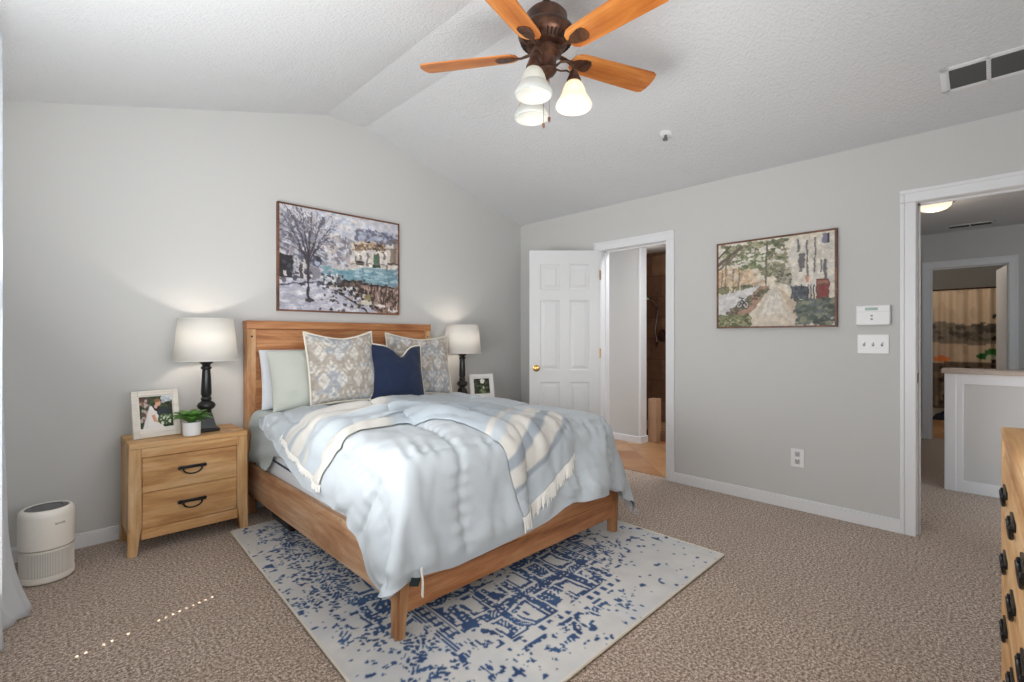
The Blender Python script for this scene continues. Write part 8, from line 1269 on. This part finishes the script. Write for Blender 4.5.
for k in range(5):
    th_ = math.radians(52+72*k)
    Mb = Matrix.Translation((FXc, FYc, FZ)) @ Matrix.Rotation(th_, 4, 'Z') @ Matrix.Rotation(PITCH, 4, 'X')
    pts = []
    r0, r1, w0, w1 = .140, .640, .062, .074
    for a in np.linspace(-PI/2, PI/2, 9): pts.append((r1-.030+.030*math.cos(a), (w1-.030)*(1 if a > 0 else -1)*(1 if abs(a) > 1e-6 else 0)+.030*math.sin(a)))
    pts = [(r1-.03, -w1), (r1-.009, -w1+.009), (r1, -w1+.035), (r1+.004, 0), (r1, w1-.035), (r1-.009, w1-.009), (r1-.03, w1), (r0+.06, w0), (r0+.03, w0-.006), (r0+.008, w0-.024), (r0, 0), (r0+.008, -w0+.024), (r0+.03, -w0+.006), (r0+.06, -w0)]
    b = NB(); prism(b, [(x, y, -.003) for x, y in pts], (0, 0, .006)); bmesh.ops.recalc_face_normals(b, faces=b.faces[:])
    me_o = mesh('blade', b, M['fan_wood'], fan, local=True)
    me_o.matrix_basis = wm(fan).inverted() @ Mb
    b = NB(); ip = [(.150, -.010), (.172, -.026), (.215, -.036), (.240, -.034), (.252, -.018), (.254, 0), (.252, .018), (.240, .034), (.215, .036), (.172, .026), (.150, .010)]
    prism(b, [(x, y, -.0075) for x, y in ip], (0, 0, .004))
    prism(b, [(.066, -.012, .004), (.10, -.010, -.001), (.125, -.008, -.008), (.155, -.011, -.0075), (.155, .011, -.0075), (.125, .008, -.008), (.10, .010, -.001), (.066, .012, .004)], (0, 0, .007))
    for x, y in ((.200, -.020), (.200, .020), (.236, 0)): lathe(b, [(.004, -.0075), (.003, -.0095), (0, -.0095)], (x, y, 0), 8)
    mesh('blade_iron', b, M['bronze'], me_o, local=True)
Rv = Vector((math.cos(math.radians(44.6)), -math.sin(math.radians(44.6)), 0)); Fv = Vector((math.sin(math.radians(44.6)), math.cos(math.radians(44.6)), 0))
cen = Vector((FXc, FYc, 0))
for k, ang in enumerate((0, 120, 240)):
    d = Rv*math.cos(math.radians(ang))+Fv*math.sin(math.radians(ang)); lit = k == 0
    q = lambda r_, z: cen+d*r_+Vector((0, 0, z))
    b = NB(); tube(b, [q(.045, 2.535), q(.07, 2.556), q(.10, 2.558), q(.128, 2.538), q(.135, 2.505)], .006, 8); tube(b, [q(.045, 2.522), q(.07, 2.512), q(.10, 2.514), q(.126, 2.500)], .0045, 8)
    cc = tuple(q(.135, 0)); lathe(b, [(.012, 2.515), (.020, 2.505), (.026, 2.488), (.034, 2.470), (.036, 2.458), (.030, 2.458)], cc, 24); ar = mesh('light_arm', b, M['bronze'], fan, True)
    b = NB(); lathe(b, [(.030, 2.460), (.042, 2.446), (.053, 2.422), (.060, 2.398), (.0615, 2.388), (.067, 2.386), (.070, 2.378), (.080, 2.362), (.088, 2.344), (.0885, 2.335), (.082, 2.329)], cc, 40, cap=False)
    if lit: gs = mesh('glass_shade', b, M['frost_warm'], fan, True, angle=60, label='warm lit frosted glass shade')
    else: gs = mesh('glass_shade', b, M['frost'], fan, True, angle=60, label='frosted white glass shade')
    mod(gs, 'SOLIDIFY', thickness=.003)
    b = NB(); lathe(b, [(.013, 2.46), (.016, 2.44), (.026, 2.412), (.027, 2.395), (.018, 2.376), (0, 2.368)], cc, 20); mesh('bulb', b, M['bulb'], gs, True)
    lamp('fan_bulb', 'POINT', (cc[0], cc[1], 2.285), .7 if lit else .3, (1, .91, .80) if lit else (1, .93, .84), shadow_soft_size=.03)
for off, zb in ((Rv*.012-Fv*.03, 2.275), (Rv*-.012+Fv*.02, 2.268)):
    pc = cen+off; b = NB(); tube(b, [pc+Vector((0, 0, 2.50)), pc+Vector((0, 0, zb))], .0012, 5)
    lathe(b, [(0, .0), (.007, -.004), (.0075, -.018), (.004, -.026), (0, -.027)], (pc.x, pc.y, zb), 12); mesh('pull_chain', b, M['bronze'], fan, True)

# ---------------------------------------------------------------- dresser in the right foreground
dr = thing('dresser', 'long pine dresser with black pulls cut off by the right edge', 'dresser', (2.09, -.0045, 0), math.radians(2.0)); L = dict(parent=dr, local=True)
DWd, DD, DHt = 1.27, .44, .935          # local: x from -DWd to 0, y from -DD to 0
b = NB(); bx(b, -DWd+.02, -.012, -DD+.01, -.016, .11, DHt-.03, .002, 1); mesh('carcass', b, M['pine'], **L)
b = NB(); bx(b, -DWd, 0, -DD, .0, DHt-.03, DHt, .004, 2); mesh('top', b, M['pine'], **L)
for x in (-DWd, -.040):
    for y0, y1 in ((-.045, -.001), (-DD+.001, -DD+.045)):
        b = NB(); bx(b, x+.0005, x+.0395, y0, y1, 0, DHt-.0305, .003, 2); mesh('leg', b, M['pine_z'], **L)
for z0, z1 in ((.862, DHt-.0305), (.075, .115)): b = NB(); bx(b, -DWd+.04, -.04, -.030, -.006, z0, z1, .001, 1); mesh('face_rail', b, M['pine'], **L)
b = NB(); bx(b, -.011, -.001, -DD+.05, -.05, .11, DHt-.031, .001, 1); mesh('side_panel', b, M['pine_z'], **L)
ncol = 4; cw = (DWd-.08)/ncol
for i in range(ncol):
    for j in range(4):
        x1 = -.04-i*cw; x0 = x1-cw; z1 = .860-j*.186; z0 = z1-.186
        b = NB(); bx(b, x0+.003, x1-.003, -.022, -.004, z0+.003, z1-.001, .002, 1); d_ = mesh('drawer', b, M['pine'], **L)
        xc = (x0+x1)/2; zc = (z0+z1)/2+.01; b = NB()
        bx(b, xc-.055, xc+.055, -.004, .0015, zc-.008, zc+.012, .002, 2)
        for s in (-1, 1): lathe(b, [(.006, 0), (.006, .006), (0, .008)], (0, 0, 0), 10, Matrix.Translation((xc+s*.042, .000, zc-.002)) @ Matrix.Rotation(-PI/2, 4, 'X'))
        tube(b, [(xc+.044*math.cos(a), .0045-.002*math.sin(a), zc-.004-.030*math.sin(a)) for a in np.linspace(0, PI, 13)], .0048, 8); mesh('handle', b, M['black'], parent=d_, local=True, smooth=True, label='black bail handle')
